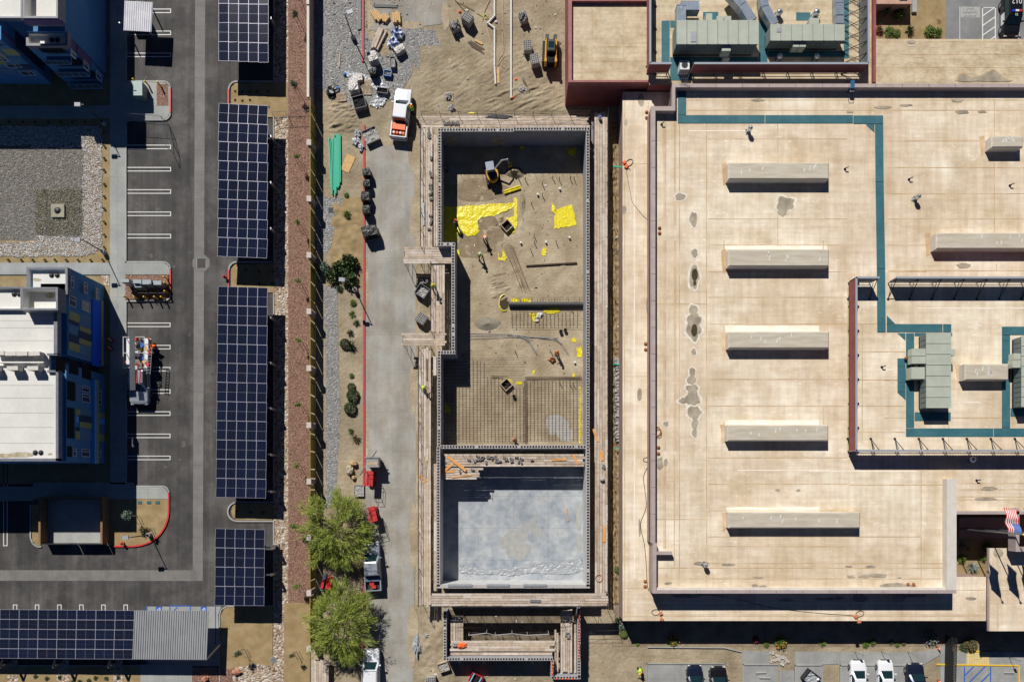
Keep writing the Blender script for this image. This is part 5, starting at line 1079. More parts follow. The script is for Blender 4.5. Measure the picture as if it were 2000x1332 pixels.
b = MB(); b.bx(*RC(873, 1190, 1128, 1282)[:2], .01, *RC(873, 1190, 1128, 1282)[2:], .03); obj('floor', b, mat('shade-darkened soil', (.13, .10, .065), (.19, .15, .10), sc=1), anx, off=oax)  # floor colour darkened to carry the shade of the annex pit
# guard rail frames standing in the annex pit
t = thing('guard_frame', 'pale folded guard rail frame standing in the shade at the annex deck edge', 'railing', G(990, 1242)); o_ = tuple(t.location); b = MB()
pts = [G(915, 1240, 2), G(950, 1236, 2.6), G(967, 1240, 2), G(1000, 1237, 2.6), G(1030, 1240, 2.2), G(1072, 1238, 2.6)]; b.tube(pts, .045, 5)
for p in pts: b.cyl(p, (p.x, p.y, .1), .035, n=5)
obj('frame', b, M_mort, t, off=o_)
# ---------------- rebar mats ----------------
def rebar_mat(label, r, sx, sy, z=.16, skip=None, jit=.6):
    x0, y0, x1, y1 = r; b = MB(); x = x0
    while x <= x1:
        j = random.uniform(-jit, jit); a = y0 + random.uniform(0, 6); c = y1 - random.uniform(0, 3)
        if skip: a = max(a, skip(x))
        b.cyl(G(x + j, a, z), G(x + random.uniform(-jit, jit), c, z), .021, n=4); x += sx
    y = y0
    while y <= y1:
        a = x0 - random.uniform(0, 3); c = x1 + random.uniform(0, 6)
        if skip:
            while a < x1 and skip(a) > y: a += 4
        if a < x1: b.cyl(G(a, y + random.uniform(-jit, jit), z + .04), G(c, y + random.uniform(-jit, jit), z + .04), .021, n=4)
        y += sy
    return single('rebar_mat', b, M_rebar, label, 'rebar mat', tuple(G((x0 + x1) / 2, (y0 + y1) / 2)), 'rebar mats laid over the graded dirt')
rebar_mat('large rebar mat on the left, around the lower wooden footing form', (868, 700, 1022, 864), 7, 7, skip=lambda x: 700 if x < 952 else (735 if x < 985 else 755))
rebar_mat('squarer rebar mat on the right, beside the grey mortar stain', (1029, 738, 1132, 862), 7, 7)
rebar_mat('narrow rebar mat strip beside the large dark pipe', (1000, 581, 1134, 592), 5.5, 11)
rebar_mat('sparse rebar strip below the large dark pipe', (1000, 606, 1134, 640), 7.5, 8.5)
def bars(label, segs, z=.08, r=.022, m=M_rebar, name='rebar', group=None):
    b = MB()
    for x0, y0, x1, y1 in segs: b.cyl(G(x0, y0, z), G(x1, y1, z + random.uniform(0, .05)), r, n=4)
    return single(name, b, m, label, 'rebar bundle', tuple(G(segs[0][0], segs[0][1])), group)
bars('diagonal bundle of thin rusty bars across the middle of the pit', [(985 + 2.2 * i, 475 + abs(i - 4) * 2, 1018 + 2.0 * i, 566 + random.uniform(-6, 8)) for i in range(9)])
bars('thick dark rebar row at the bottom edge of the upper trench', [(1025, 736 + 1.2 * i, 1136, 735 + 1.2 * i) for i in range(4)] + [(960, 734 + i, 992, 734.5 + i) for i in range(3)], z=.2)
bars('dark rebar cage line running down between the two rebar mats', [(1024 + 1.2 * i, 742, 1025 + 1.2 * i, 864) for i in range(4)] + [(1022, 745 + 4 * i, 1030, 746 + 4 * i) for i in range(30)], z=.2)
bars('long grey conduits running across the pit above the rebar mats', [(917, 651, 990, 652), (990, 652, 1086, 664), (917, 656, 1000, 655), (1000, 655, 1090, 662), (917, 662, 985, 659), (985, 659, 1090, 659), (990, 654, 1040, 664)], m=M_corr, r=.03, name='conduit')
bars('grey conduit curving down to a dark coupling, left of the pair', [(1015, 655, 1032, 668), (1032, 668, 1048, 692), (1018, 656, 1035, 668), (1035, 668, 1050, 692)], m=M_corr, r=.03, name='conduit')
bars('grey conduit curving down to a dark coupling, right of the pair', [(1080, 660, 1095, 672), (1095, 672, 1108, 692), (1083, 660, 1098, 672), (1098, 672, 1111, 692)], m=M_corr, r=.03, name='conduit')
bars('brown steel beam lying alone on the dirt below the yellow sheet', [(1028, 519, 1127, 513), (1028, 520.5, 1127, 514.5)], r=.09, name='steel_beam')
bars('short dark rod at the left of the beams in the pit', [(963, 538, 988, 533)], name='rod'); bars('dark rod lying above the sand heap', [(958, 565, 990, 556), (960, 560, 985, 550)], name='rod')
# stakes in the dirt
st = None
for i, (x, y, l) in enumerate(((1079, 349, 'leftmost of the four above the square yellow sheet'), (1092, 352, 'second from the left above the square yellow sheet'), (1114, 350, 'left one of the close pair by the upper east wall'), (1121, 350, 'right one of the close pair by the upper east wall'), (1059, 360, 'upper left of the square yellow sheet, the higher one'), (1059, 382, 'left of the square yellow sheet, the lower one'), (1038, 400, 'right of the upper yellow film edge, standing alone'), (1043, 462, 'topmost of three beside the diagonal rebar'), (1044, 475, 'middle of three beside the diagonal rebar'), (1037, 490, 'lowest of three beside the diagonal rebar'), (1086, 474, 'between two white pipe stubs below the square sheet'), (1013, 350, 'just right of the dirt mound by the excavator'), (1026, 352, 'second to the right of the dirt mound by the excavator'), (1093, 748, 'leftmost on the right rebar mat'), (1113, 750, 'middle one on the right rebar mat'), (1120, 750, 'rightmost on the right rebar mat'), (1006, 686, 'alone between the conduits and the lower footing form'), (1075, 685, 'just left of the lowest worker in the pit'))):
    if st is None: b = MB(); b.cyl((0, 0, 0), (.03, .02, .75), .045, n=6); st = obj('stake', b, M_dkmetal); tag(st, 'x', 'stake', 'dark stakes in the pit floor'); q = st
    else: q = st.copy(); C.objects.link(q)
    q['label'] = 'dark stake, ' + l
    q.location = G(x, y); q.rotation_euler.z = i
st = None
for i, (x, y, l) in enumerate(((1050, 381, 'left of the square yellow sheet'), (1093, 370, 'above the square yellow sheet'), (1017, 475, 'above the diagonal rebar'), (1066, 474, 'just above the small yellow scrap on a stake'), (1112, 465, 'below the square yellow sheet by the wall'), (1122, 708, 'above the right rebar mat by the wall'))):
    if st is None: b = MB(); b.cyl((0, 0, 0), (0, 0, .3), .11, n=10); b.cyl((0, 0, .3), (0, 0, .32), .13, n=10); st = obj('pipe_stub', b, M_white); tag(st, 'x', 'pipe', 'white pipe stubs in the pit'); q = st
    else: q = st.copy(); C.objects.link(q)
    q['label'] = 'white capped pipe stub ' + l
    q.location = G(x, y)
t = thing('drain_pipe', 'large black corrugated pipe running to the east wall of the pit', 'pipe', G(1060, 596)); b = MB(); L_ = 143 / 16; b.cyl((-L_ / 2, 0, .3), (L_ / 2, 0, .3), .29, n=16)
for i in range(45): x = -L_ / 2 + L_ * i / 45; b.cyl((x, 0, .3), (x + .09, 0, .3), .315, n=16)
obj('pipe', b, mat('black corrugated pipe', (.05, .05, .052), rough=.5), t); t.location = G(1066, 596)
b = MB(); b.cyl((-L_ / 2 - .05, 0, .3), (-L_ / 2 - .02, 0, .3), .22, n=14); obj('opening', b, M_cell, t)
t = thing('pit_ring', 'shallow round hole edged with yellow film at the open end of the big pipe', 'hole', G(985, 592)); b = MB(); b.sheet([(.55 * math.cos(i * .4), .85 * math.sin(i * .4)) for i in range(16)], .012); obj('hole', b, mat('dark soil', (.05, .035, .02), rough=1), t); b = MB(); b.tube([(.62 * math.cos(a * .35) - .0, 1.0 * math.sin(a * .35), .05 + .02 * (a % 2)) for a in range(4, 16)], .07, 5); obj('film_edge', b, M_ylw, t)
for x, y, l in ((990, 443, 'diamond shaped wooden footing form with a black hole, beside the yellow sheet'), (989, 752, 'diamond shaped wooden footing form with a black hole, on the rebar mat')):
    t = thing('footing_form', l, 'wooden form', G(x, y), R(42), group='wooden footing forms'); b = MB(); s_ = .58
    for q in ((-s_, -s_, s_, -s_ + .09), (-s_, s_ - .09, s_, s_), (-s_, -s_ + .09, -s_ + .09, s_ - .09), (s_ - .09, -s_ + .09, s_, s_ - .09)): b.bx(q[0], q[1], 0, q[2], q[3], .45)
    obj('frame', b, M_wood, t); b = MB(); b.bx(-s_ + .09, -s_ + .09, .01, s_ - .09, s_ - .09, .03); obj('hole', b, M_cell, t)
# yellow vapour barrier pieces
gy = 'yellow plastic sheets in the pit'
for i, (l, p, amp) in enumerate((('long yellow plastic sheet reaching out from the shaded west wall', [(868, 404), (890, 404), (960, 399), (1005, 397), (1004, 404), (985, 414), (965, 422), (940, 425), (932, 432), (936, 452), (928, 460), (912, 462), (900, 452), (893, 460), (893, 472), (868, 472)], .3), ('yellow film edge curving around the upper footing form', [(1006, 384), (1010, 390), (1010, 440), (1004, 455), (993, 459), (988, 456), (1000, 442), (1004, 425), (1003, 395)], .12), ('triangle of yellow film against the upper footing form', [(987, 426), (1003, 424), (1004, 446), (996, 436)], .15),
    ('square yellow plastic sheet lying open on the right side of the pit', [(1087, 409), (1117, 400), (1127, 440), (1083, 447), (1082, 425)], .12), ('small folded yellow flap at the upper left of the square sheet', [(1077, 397), (1086, 404), (1086, 419), (1077, 413)], .15), ('crumpled yellow scrap beside the middle of the diagonal rebar', [(973, 489), (984, 490), (989, 503), (986, 510), (974, 507)], .2), ('small yellow scrap on a stake near the steel beam', [(1062, 484), (1068, 488), (1065, 500), (1058, 500), (1058, 492)], .15),
    ('yellow film scrap hanging at the shadow edge of the west wall', [(891, 488), (897, 488), (897, 503), (892, 500)], .15), ('yellow film piled against the upper side of the big pipe, left part', [(998, 584), (1012, 583), (1015, 592), (998, 592)], .2), ('yellow film piled against the upper side of the big pipe, right part', [(1018, 584), (1034, 583), (1037, 591), (1020, 592)], .25), ('bright yellow crumpled film below the big pipe beside the white sack', [(1034, 612), (1048, 612), (1050, 622), (1043, 629), (1037, 622)], .25), ('yellow film strip under the right half of the big pipe', [(1062, 604), (1078, 602), (1092, 601), (1092, 609), (1075, 613), (1062, 610)], .2),
    ('yellow crumpled film against the east wall, level with the red worker', [(1126, 680), (1136, 678), (1137, 697), (1128, 697)], .3), ('yellow film flag just above the pair of buckets', [(1116, 662), (1122, 660), (1127, 668), (1118, 668)], .15), ('thin yellow film strip along the right rebar mat', [(1132, 755), (1134, 755), (1134, 866), (1131, 866)], .05), ('tiny yellow scrap at the upper edge of the right rebar mat, left', [(1040, 723), (1044, 723), (1044, 733), (1040, 733)], .1), ('tiny yellow scrap at the upper edge of the right rebar mat, right', [(1119, 729), (1124, 730), (1122, 738), (1118, 737)], .1),
    ('yellow scraps above the lower footing form', [(984, 738), (994, 739), (1000, 744), (1002, 748), (990, 744)], .1), ('yellow scrap right of the lower footing form', [(1008, 747), (1020, 745), (1020, 752), (1008, 751)], .1), ('yellow scrap in the shade of the lower west wall', [(868, 784), (880, 798), (882, 806), (868, 806)], .2), ('yellow film lying in the deep shade at the north east corner', [(1107, 292), (1125, 290), (1124, 306), (1110, 302)], .3), ('yellow film scrap in the deep shade by the north wall', [(1016, 286), (1024, 288), (1021, 294), (1015, 292)], .2))):
    sheet_thing('plastic_sheet', p, .02, amp, 1.6, M_ylw, l, 'plastic sheet', gy, seed=i + 1, lumps=1.1, rp=1.0)
sheet_thing('plastic_sack', [(1050, 611), (1060, 613), (1056, 620), (1050, 628), (1044, 627), (1048, 619)], .02, .3, 1.5, M_white, 'white plastic sack beside the yellow film below the big pipe', 'sack', seed=9)
b = MB(); b.cyl((-1.05, 0, .12), (1.05, 0, .12), .12, n=10); b.cyl((-1.0, .25, .14), (1.0, .28, .14), .12, n=10)
o = obj('roll', b, M_ylw); o.location = G(1001, 374); o.rotation_euler.z = R(18); tag(o, 'two long yellow film rolls lying beside the excavator', 'film rolls')
# heap of sand, mortar stain, wet soil
b = MB(); b.sheet(PP(puddle(1085, 828, 22, 18, 70)), .012); b.sheet(PP(puddle(1105, 848, 16, 16, 71)), .014); struct('mortar_stain', b, mat('mortar stain', (.36, .355, .32), (.44, .43, .40), sc=2, rough=.9))
b = MB(); b.sheet(PP(puddle(955, 455, 30, 34, 72)), .01); b.sheet(PP(puddle(918, 480, 30, 26, 73)), .011); b.sheet(PP(puddle(940, 370, 55, 26, 74)), .0105); struct('damp_soil', b, mat('damp soil', (.20, .15, .09), (.27, .215, .14), sc=.9, rough=.95, bump=.6, bsc=5))
def heap(label, x, y, rx, ry, h, m, seed=0, name='dirt_pile', cat='dirt pile'):
    b = MB(); n = 22; rings = 7
    for i in range(rings + 1):
        for j in range(n):
            a = 2 * math.pi * j / n; k = i / rings; w_ = 1 + .3 * noise.noise(Vector((math.cos(a) + seed, math.sin(a), 0))); hh = h * (1 - k) ** 1.3 * (1 + .4 * noise.noise(Vector((math.cos(a) * k * 3, math.sin(a) * k * 3, seed)))); b.v.append((rx / S * k * w_ * math.cos(a), ry / S * k * w_ * math.sin(a), max(-.01, hh if i < rings else -.03)))
    for i in range(rings):
        for j in range(n): k = (j + 1) % n; b.f.append((i * n + j, (i + 1) * n + j, (i + 1) * n + k, i * n + k)); b.m.append(0)
    o = obj(name, b, m, smooth=True); o.location = G(x, y); return tag(o, label, cat)
heap('dark grey heap of sand in the middle of the pit', 953, 633, 28, 14, .35, mat('grey sand', (.19, .17, .13), (.25, .22, .17), sc=3, rough=.95), 1)
heap('pale mound of dirt beside the excavator bucket', 1004, 338, 20, 11, .8, M_dirt, 2); heap('low pale ridge of dirt left of the upper footing form', 979, 428, 7, 9, .4, M_pit, 3); heap('low ridge of loose dirt beside the yellow film edge', 1020, 400, 7, 26, .3, M_dirt, 4)
# ruts and churned soil: real relief
def churn(x0, y0, x1, y1, cell, amp, f, m, name, seed=0, ang=0, edge=14, z=.0, sx=1, sy=1):
    b = MB(); nx = int((x1 - x0) / cell); ny = int((y1 - y0) / cell)
    for j in range(ny + 1):
        for i in range(nx + 1):
            x = x0 + (x1 - x0) * i / nx; y = y0 + (y1 - y0) * j / ny; p = G(x, y); e = min(x - x0, x1 - x, y - y0, y1 - y) / edge; e = max(0, min(1, e + .5 * noise.noise(p * .25) if e > .02 else 0))
            u = p.x * math.cos(ang) + p.y * math.sin(ang); v = -p.x * math.sin(ang) + p.y * math.cos(ang)
            h = abs(noise.noise(Vector((u * f * sx, v * f * sy, seed)))) + .5 * noise.noise(Vector((u * f * 2.5 * sx, v * f * 2.5 * sy, seed + 3))); b.v.append((p.x, p.y, z + amp * e * h - .015 + .01 * e))
    for j in range(ny):
        for i in range(nx): a = j * (nx + 1) + i; b.f.append((a + nx + 1, a + nx + 2, a + 1, a)); b.m.append(0)
    o = obj(name, b, m, smooth=True); o['kind'] = 'structure'; return o
churn(820, 90, 1100, 226, 1.6, .10, .9, M_dirt, 'churned_ground', 1, R(30), 30, .02, .5, 1.6)
churn(940, 160, 1105, 224, 1.3, .24, .8, M_dirt, 'rutted_ground', 5, R(22), 16, .03, .45, 1.7)
churn(640, 200, 706, 260, 1.5, .3, 1.0, M_dirt, 'sand_ruts', 7, R(15), 12, .0, .6, 1.6)
churn(893, 345, 1134, 585, 3.2, .16, .55, M_pit, 'pit_relief', 12, 0.4, 18, -.06)
churn(917, 590, 1134, 730, 3.2, .14, .55, M_pit, 'pit_relief', 13, 0.9, 18, -.06)
churn(955, 540, 1000, 590, 1.5, .25, .9, M_pit, 'pit_ruts', 8, R(15), 10, .0, .4, 1.8)
churn(645, 385, 708, 560, 2, .18, .6, M_sand, 'sandy_bank', 9, 0, 14, .0)
churn(816, 1190, 868, 1400, 2, .22, .6, M_dirt, 'lower_yard_ground', 10, R(60), 10, 0)
churn(1193, 240, 1217, 1180, 2.2, .45, .8, M_sand, 'trench_soil', 11, 0, 3, .03)
# trench between scaffold and roofed building: dark soil
# fabric for the west soil edge of the road
b = MB(); b.sheet(PP(rough_poly([(808, 272), (821, 272), (821, 1182), (812, 1182), (811, 800), (809, 500)], 1.2, 3)), .006); struct('road_shoulder', b, M_pit)
b = MB()
for i, (x, y, rx, ry) in enumerate(((806, 300, 10, 30), (712, 320, 6, 40), (808, 420, 7, 40), (760, 275, 50, 9), (716, 560, 4, 60), (806, 760, 6, 50), (808, 1040, 8, 60), (716, 850, 5, 50), (806, 1240, 12, 60), (716, 1200, 8, 30), (800, 50, 30, 8), (870, 30, 8, 30), (722, 30, 6, 30))): b.sheet(PP(puddle(x, y, rx, ry, i + 90)), .0105 + i * .0002)
struct('road_dust', b, M_pit)
b = MB()
for x in (808, 809): b.cyl(G(x, 500 if x == 808 else 650, .03), G(x, 640 if x == 808 else 690, .03), .03, n=4)
# ---------------- vehicles ----------------
def paint(name, c, metal=.3): return mat('paint ' + name, c, rough=.25, metal=metal, spec=.6)
def ring_(y, w, z0, z1, r=.12): return [(-w * .93, y, z0), (-w, y, z0 + .14), (-w, y, z1 - r), (-w * .93, y, z1 - .02), (-w * .5, y, z1 + .02), (0, y, z1 + .03), (w * .5, y, z1 + .02), (w * .93, y, z1 - .02), (w, y, z1 - r), (w, y, z0 + .14), (w * .93, y, z0)]
def vehicle(name, label, cat, px, py, rz, kind, col, group=None, bed=None):
    t = thing(name, label, cat, G(px, py), R(rz), group)
    if kind == 'pickup':
        L, W = 5.9, 2.0; secs = [(2.95, .70, .5, .82), (2.9, .88, .38, .98), (2.6, .98, .34, 1.10), (1.9, 1.0, .34, 1.17), (1.35, 1.0, .34, 1.22), (.4, 1.0, .34, 1.24), (-1.2, 1.0, .34, 1.24)]
        cab = [(1.2, -1.18, 1.4, .95), (1.55, -1.12, 1.0, .90), (1.86, -1.0, .62, .80), (1.91, -.9, .5, .74)]
        wy = (1.85, -1.85)
    elif kind == 'sedan':
        L, W = 4.75, 1.85; secs = [(2.38, .58, .45, .62), (2.3, .76, .3, .74), (2.0, .88, .26, .84), (1.3, .92, .25, .93), (.6, .93, .25, .96), (-1.2, .93, .25, .98), (-1.95, .88, .27, .98), (-2.28, .76, .32, .92), (-2.37, .6, .5, .75)]
        cab = [(.94, -1.75, 1.15, .86), (1.2, -1.45, .72, .76), (1.41, -1.05, .3, .64), (1.45, -.9, .18, .58)]; wy = (1.45, -1.4)
    else:
        L, W = 5.0, 1.98; secs = [(2.5, .62, .5, .72), (2.42, .82, .34, .92), (2.1, .95, .3, 1.02), (1.35, .99, .3, 1.10), (.6, .99, .3, 1.12), (-1.9, .99, .3, 1.14), (-2.35, .92, .32, 1.12), (-2.48, .8, .5, .95)]
        cab = [(1.1, -2.3, 1.3, .94), (1.4, -2.2, .9, .86), (1.7, -2.05, .55, .76), (1.76, -1.9, .42, .70)]; wy = (1.55, -1.5)
    b = MB(); b.loft([ring_(*q) for q in secs]); 
    if kind == 'pickup':
        b.bx(-1.0, -2.95, .4, -.86, -1.2, 1.2); b.bx(.86, -2.95, .4, 1.0, -1.2, 1.2); b.bx(-.86, -2.95, .45, .86, -2.85, 1.18); b.bx(-.86, -2.84, .45, .86, -1.21, .74); b.bx(-.92, -3.05, .42, .92, -2.955, .62)
    obj('body', b, col, t)
    b = MB()
    def cr(z, y0, y1, w): return [(-w, y0 + .06, z), (-w * .8, y0, z), (w * .8, y0, z), (w, y0 + .06, z), (w, y1 - .14, z), (w * .8, y1, z), (-w * .8, y1, z), (-w, y1 - .14, z)]
    b.loft([cr(*q) for q in cab]); obj('cabin', b, col, t)
    z0, a0, f0, w0 = cab[0]; z1, a1, f1, w1 = cab[2]; M_wg = mat('vehicle glass', (.008, .024, .028), rough=.05, spec=1.0)
    def lerp(a, c, k): return a + (c - a) * k
    def pane(nm, quad, d): b = MB(); b.add([tuple(Vector(p) + Vector(d)) for p in quad] + [tuple(Vector(p) + Vector(d) * .3) for p in quad], [(0, 1, 2, 3), (7, 6, 5, 4), (0, 4, 5, 1), (1, 5, 6, 2), (2, 6, 7, 3), (3, 7, 4, 0)]); obj(nm, b, M_wg, t)
    pane('windshield', [(-w0 * .80, f0 + .0, z0 + .03), (w0 * .80, f0 + .0, z0 + .03), (w1 * .78, f1 + .04, z1 - .02), (-w1 * .78, f1 + .04, z1 - .02)], (0, .035, .045))
    pane('rear_window', [(w0 * .78, a0 - .0, z0 + .1), (-w0 * .78, a0 - .0, z0 + .1), (-w1 * .76, a1 - .02, z1 - .06), (w1 * .76, a1 - .02, z1 - .06)], (0, -.04, .03))
    for s in (-1, 1): pane('side_window', [(s * w0 * 1.0, f0 - .3, z0 + .05), (s * w0, a0 + .2, z0 + .05), (s * (w1 + .035), a1 + .2, z1 - .08), (s * (w1 + .035), f1 - .1, z1 - .08)], (s * .035, 0, .01))
    for s in (-1, 1):
        for y in wy:
            b = MB(); r = .38 if kind != 'sedan' else .33; xw = W / 2; b.cyl((s * (xw - .24), y, r), (s * (xw + .02), y, r), r, n=18); o = obj('wheel', b, M_black, t); b = MB(); b.cyl((s * (xw + .0), y, r), (s * (xw + .035), y, r), r * .6, n=12); obj('rim', b, M_gmetal, o)
        b = MB(); f = secs[1]; b.box((s * f[1] * .82, f[0] + .01, f[3] - .14), (.3, .16, .14), 0); obj('headlight', b, mat('headlight lens', (.75, .77, .78), rough=.15), t)
        yb = -2.96 if kind == 'pickup' else secs[-2][0]; b = MB(); b.box((s * (.94 if kind == 'pickup' else secs[-2][1] * .9), yb - .01, .95), (.16, .1, .3)); obj('taillight', b, mat('taillight lens', (.5, .01, .01), rough=.2), t)
        b = MB(); b.box((s * (w0 + .16), f0 - .35, z0 + .1), (.26, .12, .18)); obj('mirror', b, M_black if kind == 'suv' else col, t)
        if kind == 'pickup':
            for y in (.75, -.35): b = MB(); b.box((s * 1.012, y - .3, 1.02), (.03, .18, .05)); obj('door_handle', b, M_black, t)
    b = MB(); b.box((0, secs[0][0] + .02, .6), (1.1, .06, .22)); obj('grille', b, M_black, t)
    if kind == 'pickup': b = MB(); b.bx(-.85, -2.84, .745, .85, -1.22, .77); obj('bed_liner', b, M_black, t)
    return t
PW = paint('white', (.72, .74, .77), .0); PB = paint('black', (.012, .013, .016), .3); PN = paint('dark navy', (.015, .022, .05), .4); PS = paint('silver', (.42, .46, .52), .4)
v1 = vehicle('pickup_truck', 'white pickup with an orange tool box and coolers in its bed, beside a worker', 'pickup truck', 786, 230, -7, 'pickup', PW)
v2 = vehicle('pickup_truck', 'silver white pickup with red fuel cans in its bed, under the upper mesquite', 'pickup truck', 730, 1104, 3, 'pickup', PS)
v3 = vehicle('pickup_truck', 'white pickup with a rack over its bed at the bottom edge of the driveway', 'pickup truck', 728, 1310, 0, 'pickup', PW)
def cargo(t, name, label, cat, lx, ly, z, mk, rz=0):
    M = Matrix.Translation(t.location) @ Matrix.Rotation(t.rotation_euler.z, 4, 'Z'); p = M @ Vector((lx, ly, z)); q = thing(name, label, cat, p, t.rotation_euler.z + rz); mk(q); return q
def toolbox(c, w_=1.5, d_=.75, h_=.5, lid=None):
    def f(q): b = MB(); b.bx(-w_ / 2, -d_ / 2, 0, w_ / 2, d_ / 2, h_); obj('box', b, c, q); b = MB(); b.bx(-w_ / 2 - .02, -d_ / 2 - .02, h_ + .002, w_ / 2 + .02, d_ / 2 + .02, h_ + .06); obj('lid', b, lid or c, q); b = MB(); b.bx(-.12, -d_ / 2 - .05, h_ * .5, .12, -d_ / 2 - .021, h_ * .7); obj('latch', b, M_dkmetal, q)
    return f
cargo(v1, 'tool_box', 'orange tool box in the bed of the white pickup beside the worker', 'tool box', 0, -1.75, .77, toolbox(M_orange)); cargo(v1, 'tool_box', 'dark cross bed tool box right behind the cab of the white pickup beside the worker', 'tool box', 0, -1.31 + .02, .95, toolbox(M_gmetal, 1.7, .16, .3)) if 0 else None
def jug(c, lidc):
    def f(q): b = MB(); b.cyl((0, 0, 0), (0, 0, .45), .2, .18, 14); obj('barrel', b, c, q); b = MB(); b.cyl((0, 0, .452), (0, 0, .52), .17, .14, 14); obj('lid', b, lidc, q)
    return f
for x, c, n in ((-.55, M_orange, 'orange'), (-.15, M_redp, 'red'), (.25, M_redp, 'red and white'), (.6, M_yel, 'yellow')): cargo(v1, 'water_jug', n + ' water jug in the bed of the white pickup beside the worker', 'water jug', x, -2.5, .77, jug(c, M_white if 'white' in n or x < -.5 else M_orange))
cargo(v2, 'tool_box', 'steel blue cross bed tool box of the pickup under the upper mesquite', 'tool box', 0, -1.52, .8, toolbox(mat('blue steel', (.10, .14, .20), rough=.4), 1.6, .5, .42))
for k, (x, y) in enumerate(((-.1, -2.1), (.1, -2.45))): cargo(v2, 'fuel_can', 'red fuel can in the bed of the pickup under the mesquite, ' + ('nearer the cab' if k == 0 else 'nearer the tailgate'), 'fuel can', x, y, .77, toolbox(M_redp, .5, .32, .4))
b = MB()
for x in (-.9, .9):
    b.cyl((x, -1.3, 1.2), (x, -1.3, 2.0), .03, n=6); b.cyl((x, -2.8, 1.2), (x, -2.8, 2.0), .03, n=6); b.cyl((x, -2.85, 2.0), (x, .9, 2.0), .03, n=6)
for y in (-2.8, -1.3, .6): b.cyl((-.9, y, 2.0), (.9, y, 2.0), .03, n=6)
obj('rack', b, M_white, v3)
vc = [('sedan', 'dark blue sedan parked nose up on the left concrete pad', 1354, 1334, PN), ('suv', 'black car with a marked rear window beside the dark blue sedan', 1399, 1338, PB), ('sedan', 'white sedan with a plain hood, left of the two white sedans', 1670, 1324, PW), ('sedan', 'white sedan with marks on its bumper, right of the two white sedans', 1723, 1324, PW), ('suv', 'dark navy car beside the right white sedan', 1780, 1332, PN)]
for k, l, x, y, c in vc: vehicle('parked_car', l, 'car', x, y, 0, k, c, 'cars parked nose up at the lower right')
pc = vehicle('patrol_car', 'black and white patrol car with 012 on its rear roof, at the upper right', 'police car', 1965, 40, 180, 'suv', PB)
b = MB(); b.bx(-1.01, -.2, .5, -.985, 1.1, 1.08); b.bx(.985, -.2, .5, 1.01, 1.1, 1.08); obj('door_panel', b, PW, pc)
b = MB(); b.bx(-.55, .0, 1.78, -.2, .22, 1.88, 0); b.bx(-.198, .0, 1.78, .198, .22, 1.88, 2); b.bx(.2, .0, 1.78, .55, .22, 1.88, 1); obj('light_bar', b, [M_redp, mat('blue lens', (.02, .05, .6), rough=.2), M_white], pc)
def text(s, size, loc, rot, m, parent=None, name='lettering', ext=.004, label=None):
    cu = bpy.data.curves.new('txt', 'FONT'); cu.body = s; cu.size = size; cu.align_x = 'CENTER'; cu.align_y = 'CENTER'; cu.extrude = ext; o = bpy.data.objects.new('txt', cu); C.objects.link(o)
    dg = bpy.context.evaluated_depsgraph_get(); me = bpy.data.meshes.new_from_object(o.evaluated_get(dg)); C.objects.unlink(o); bpy.data.objects.remove(o); me.materials.clear(); me.materials.append(m)
    q = bpy.data.objects.new(name, me); C.objects.link(q); q.location = loc; q.rotation_euler = rot; q.parent = parent; return q
text('012', .82, (0, -1.05, 1.80), (0, 0, 0), M_white, pc); text('32', .38, (0, .52, 1.77), (0, 0, 0), M_white, pc); text('POLICE', .2, (0, -1.62, 1.795), (0, 0, 0), M_white, pc)
v = vehicle('patrol_car', 'black patrol car cut off by the right edge, beside the one marked 012', 'police car', 2017, 40, 180, 'suv', PB)
# utility truck (front toward the bottom of the picture)
ut = vehicle('utility_truck', 'white utility truck with ladder racks loaded with pipes and cones on the left parking lot', 'utility truck', 280, 744, 180, 'pickup', PS)
b = MB(); b.bx(-1.15, -4.9, .55, -.75, -1.3, 1.35); b.bx(.75, -4.9, .55, 1.15, -1.3, 1.35); b.bx(-1.15, -5.0, .4, 1.15, -4.905, .7); obj('service_body', b, PW, ut); b = MB(); b.bx(-.748, -4.9, .55, .748, -1.3, .8); obj('bed_floor', b, M_tub, ut)
for s in (-1, 1):
    for y0 in (-4.8, -3.6, -2.4): b = MB(); b.bx(s * 1.155 - .01, y0, .65, s * 1.155 + .01, y0 + 1.1, 1.3); obj('locker_door', b, M_gmetal, ut)
b = MB()
for x in (-1.1, 1.1):
    b.cyl((x, -4.95, 2.1), (x, -1.2, 2.1), .04, n=6)
    for y in (-4.9, -3.0, -1.25): b.cyl((x, y, 1.2), (x, y, 2.1), .04, n=6)
for y in (-4.9, -3.0, -1.25): b.cyl((-1.1, y, 2.1), (1.1, y, 2.1), .035, n=6)
obj('ladder_rack', b, M_white, ut)
ut.scale = (1.14, 1, 1)
def worldcargo(name, label, cat, px, py, z, mk, rz=0): q = thing(name, label, cat, G(px, py, z), R(rz)); mk(q); return q
def pipes(q):
    for k in range(6): b = MB(); b.cyl((-.32 + .11 * k, -3.6, 0), (-.30 + .11 * k, 3.6, 0), .05, n=8); obj('pipe', b, M_gmetal, q)
for i in range(12): worldcargo('gear_bundle', 'small %s item in the utility truck load, %d%s down' % (('red', 'white', 'blue', 'amber')[i % 4], i + 1, {1: 'st', 2: 'nd', 3: 'rd'}.get(i + 1, 'th')), 'bundle', 268 + (i * 37) % 30, 664 + i * 6.2, .9, toolbox((M_redp, M_white, M_blue, M_ply)[i % 4], .5, .35, .4 + .1 * (i % 3)), i * 31)
worldcargo('pipe_load', 'bundle of long grey pipes strapped on the utility truck rack', 'pipes', 259, 703, 2.2, pipes, 1)
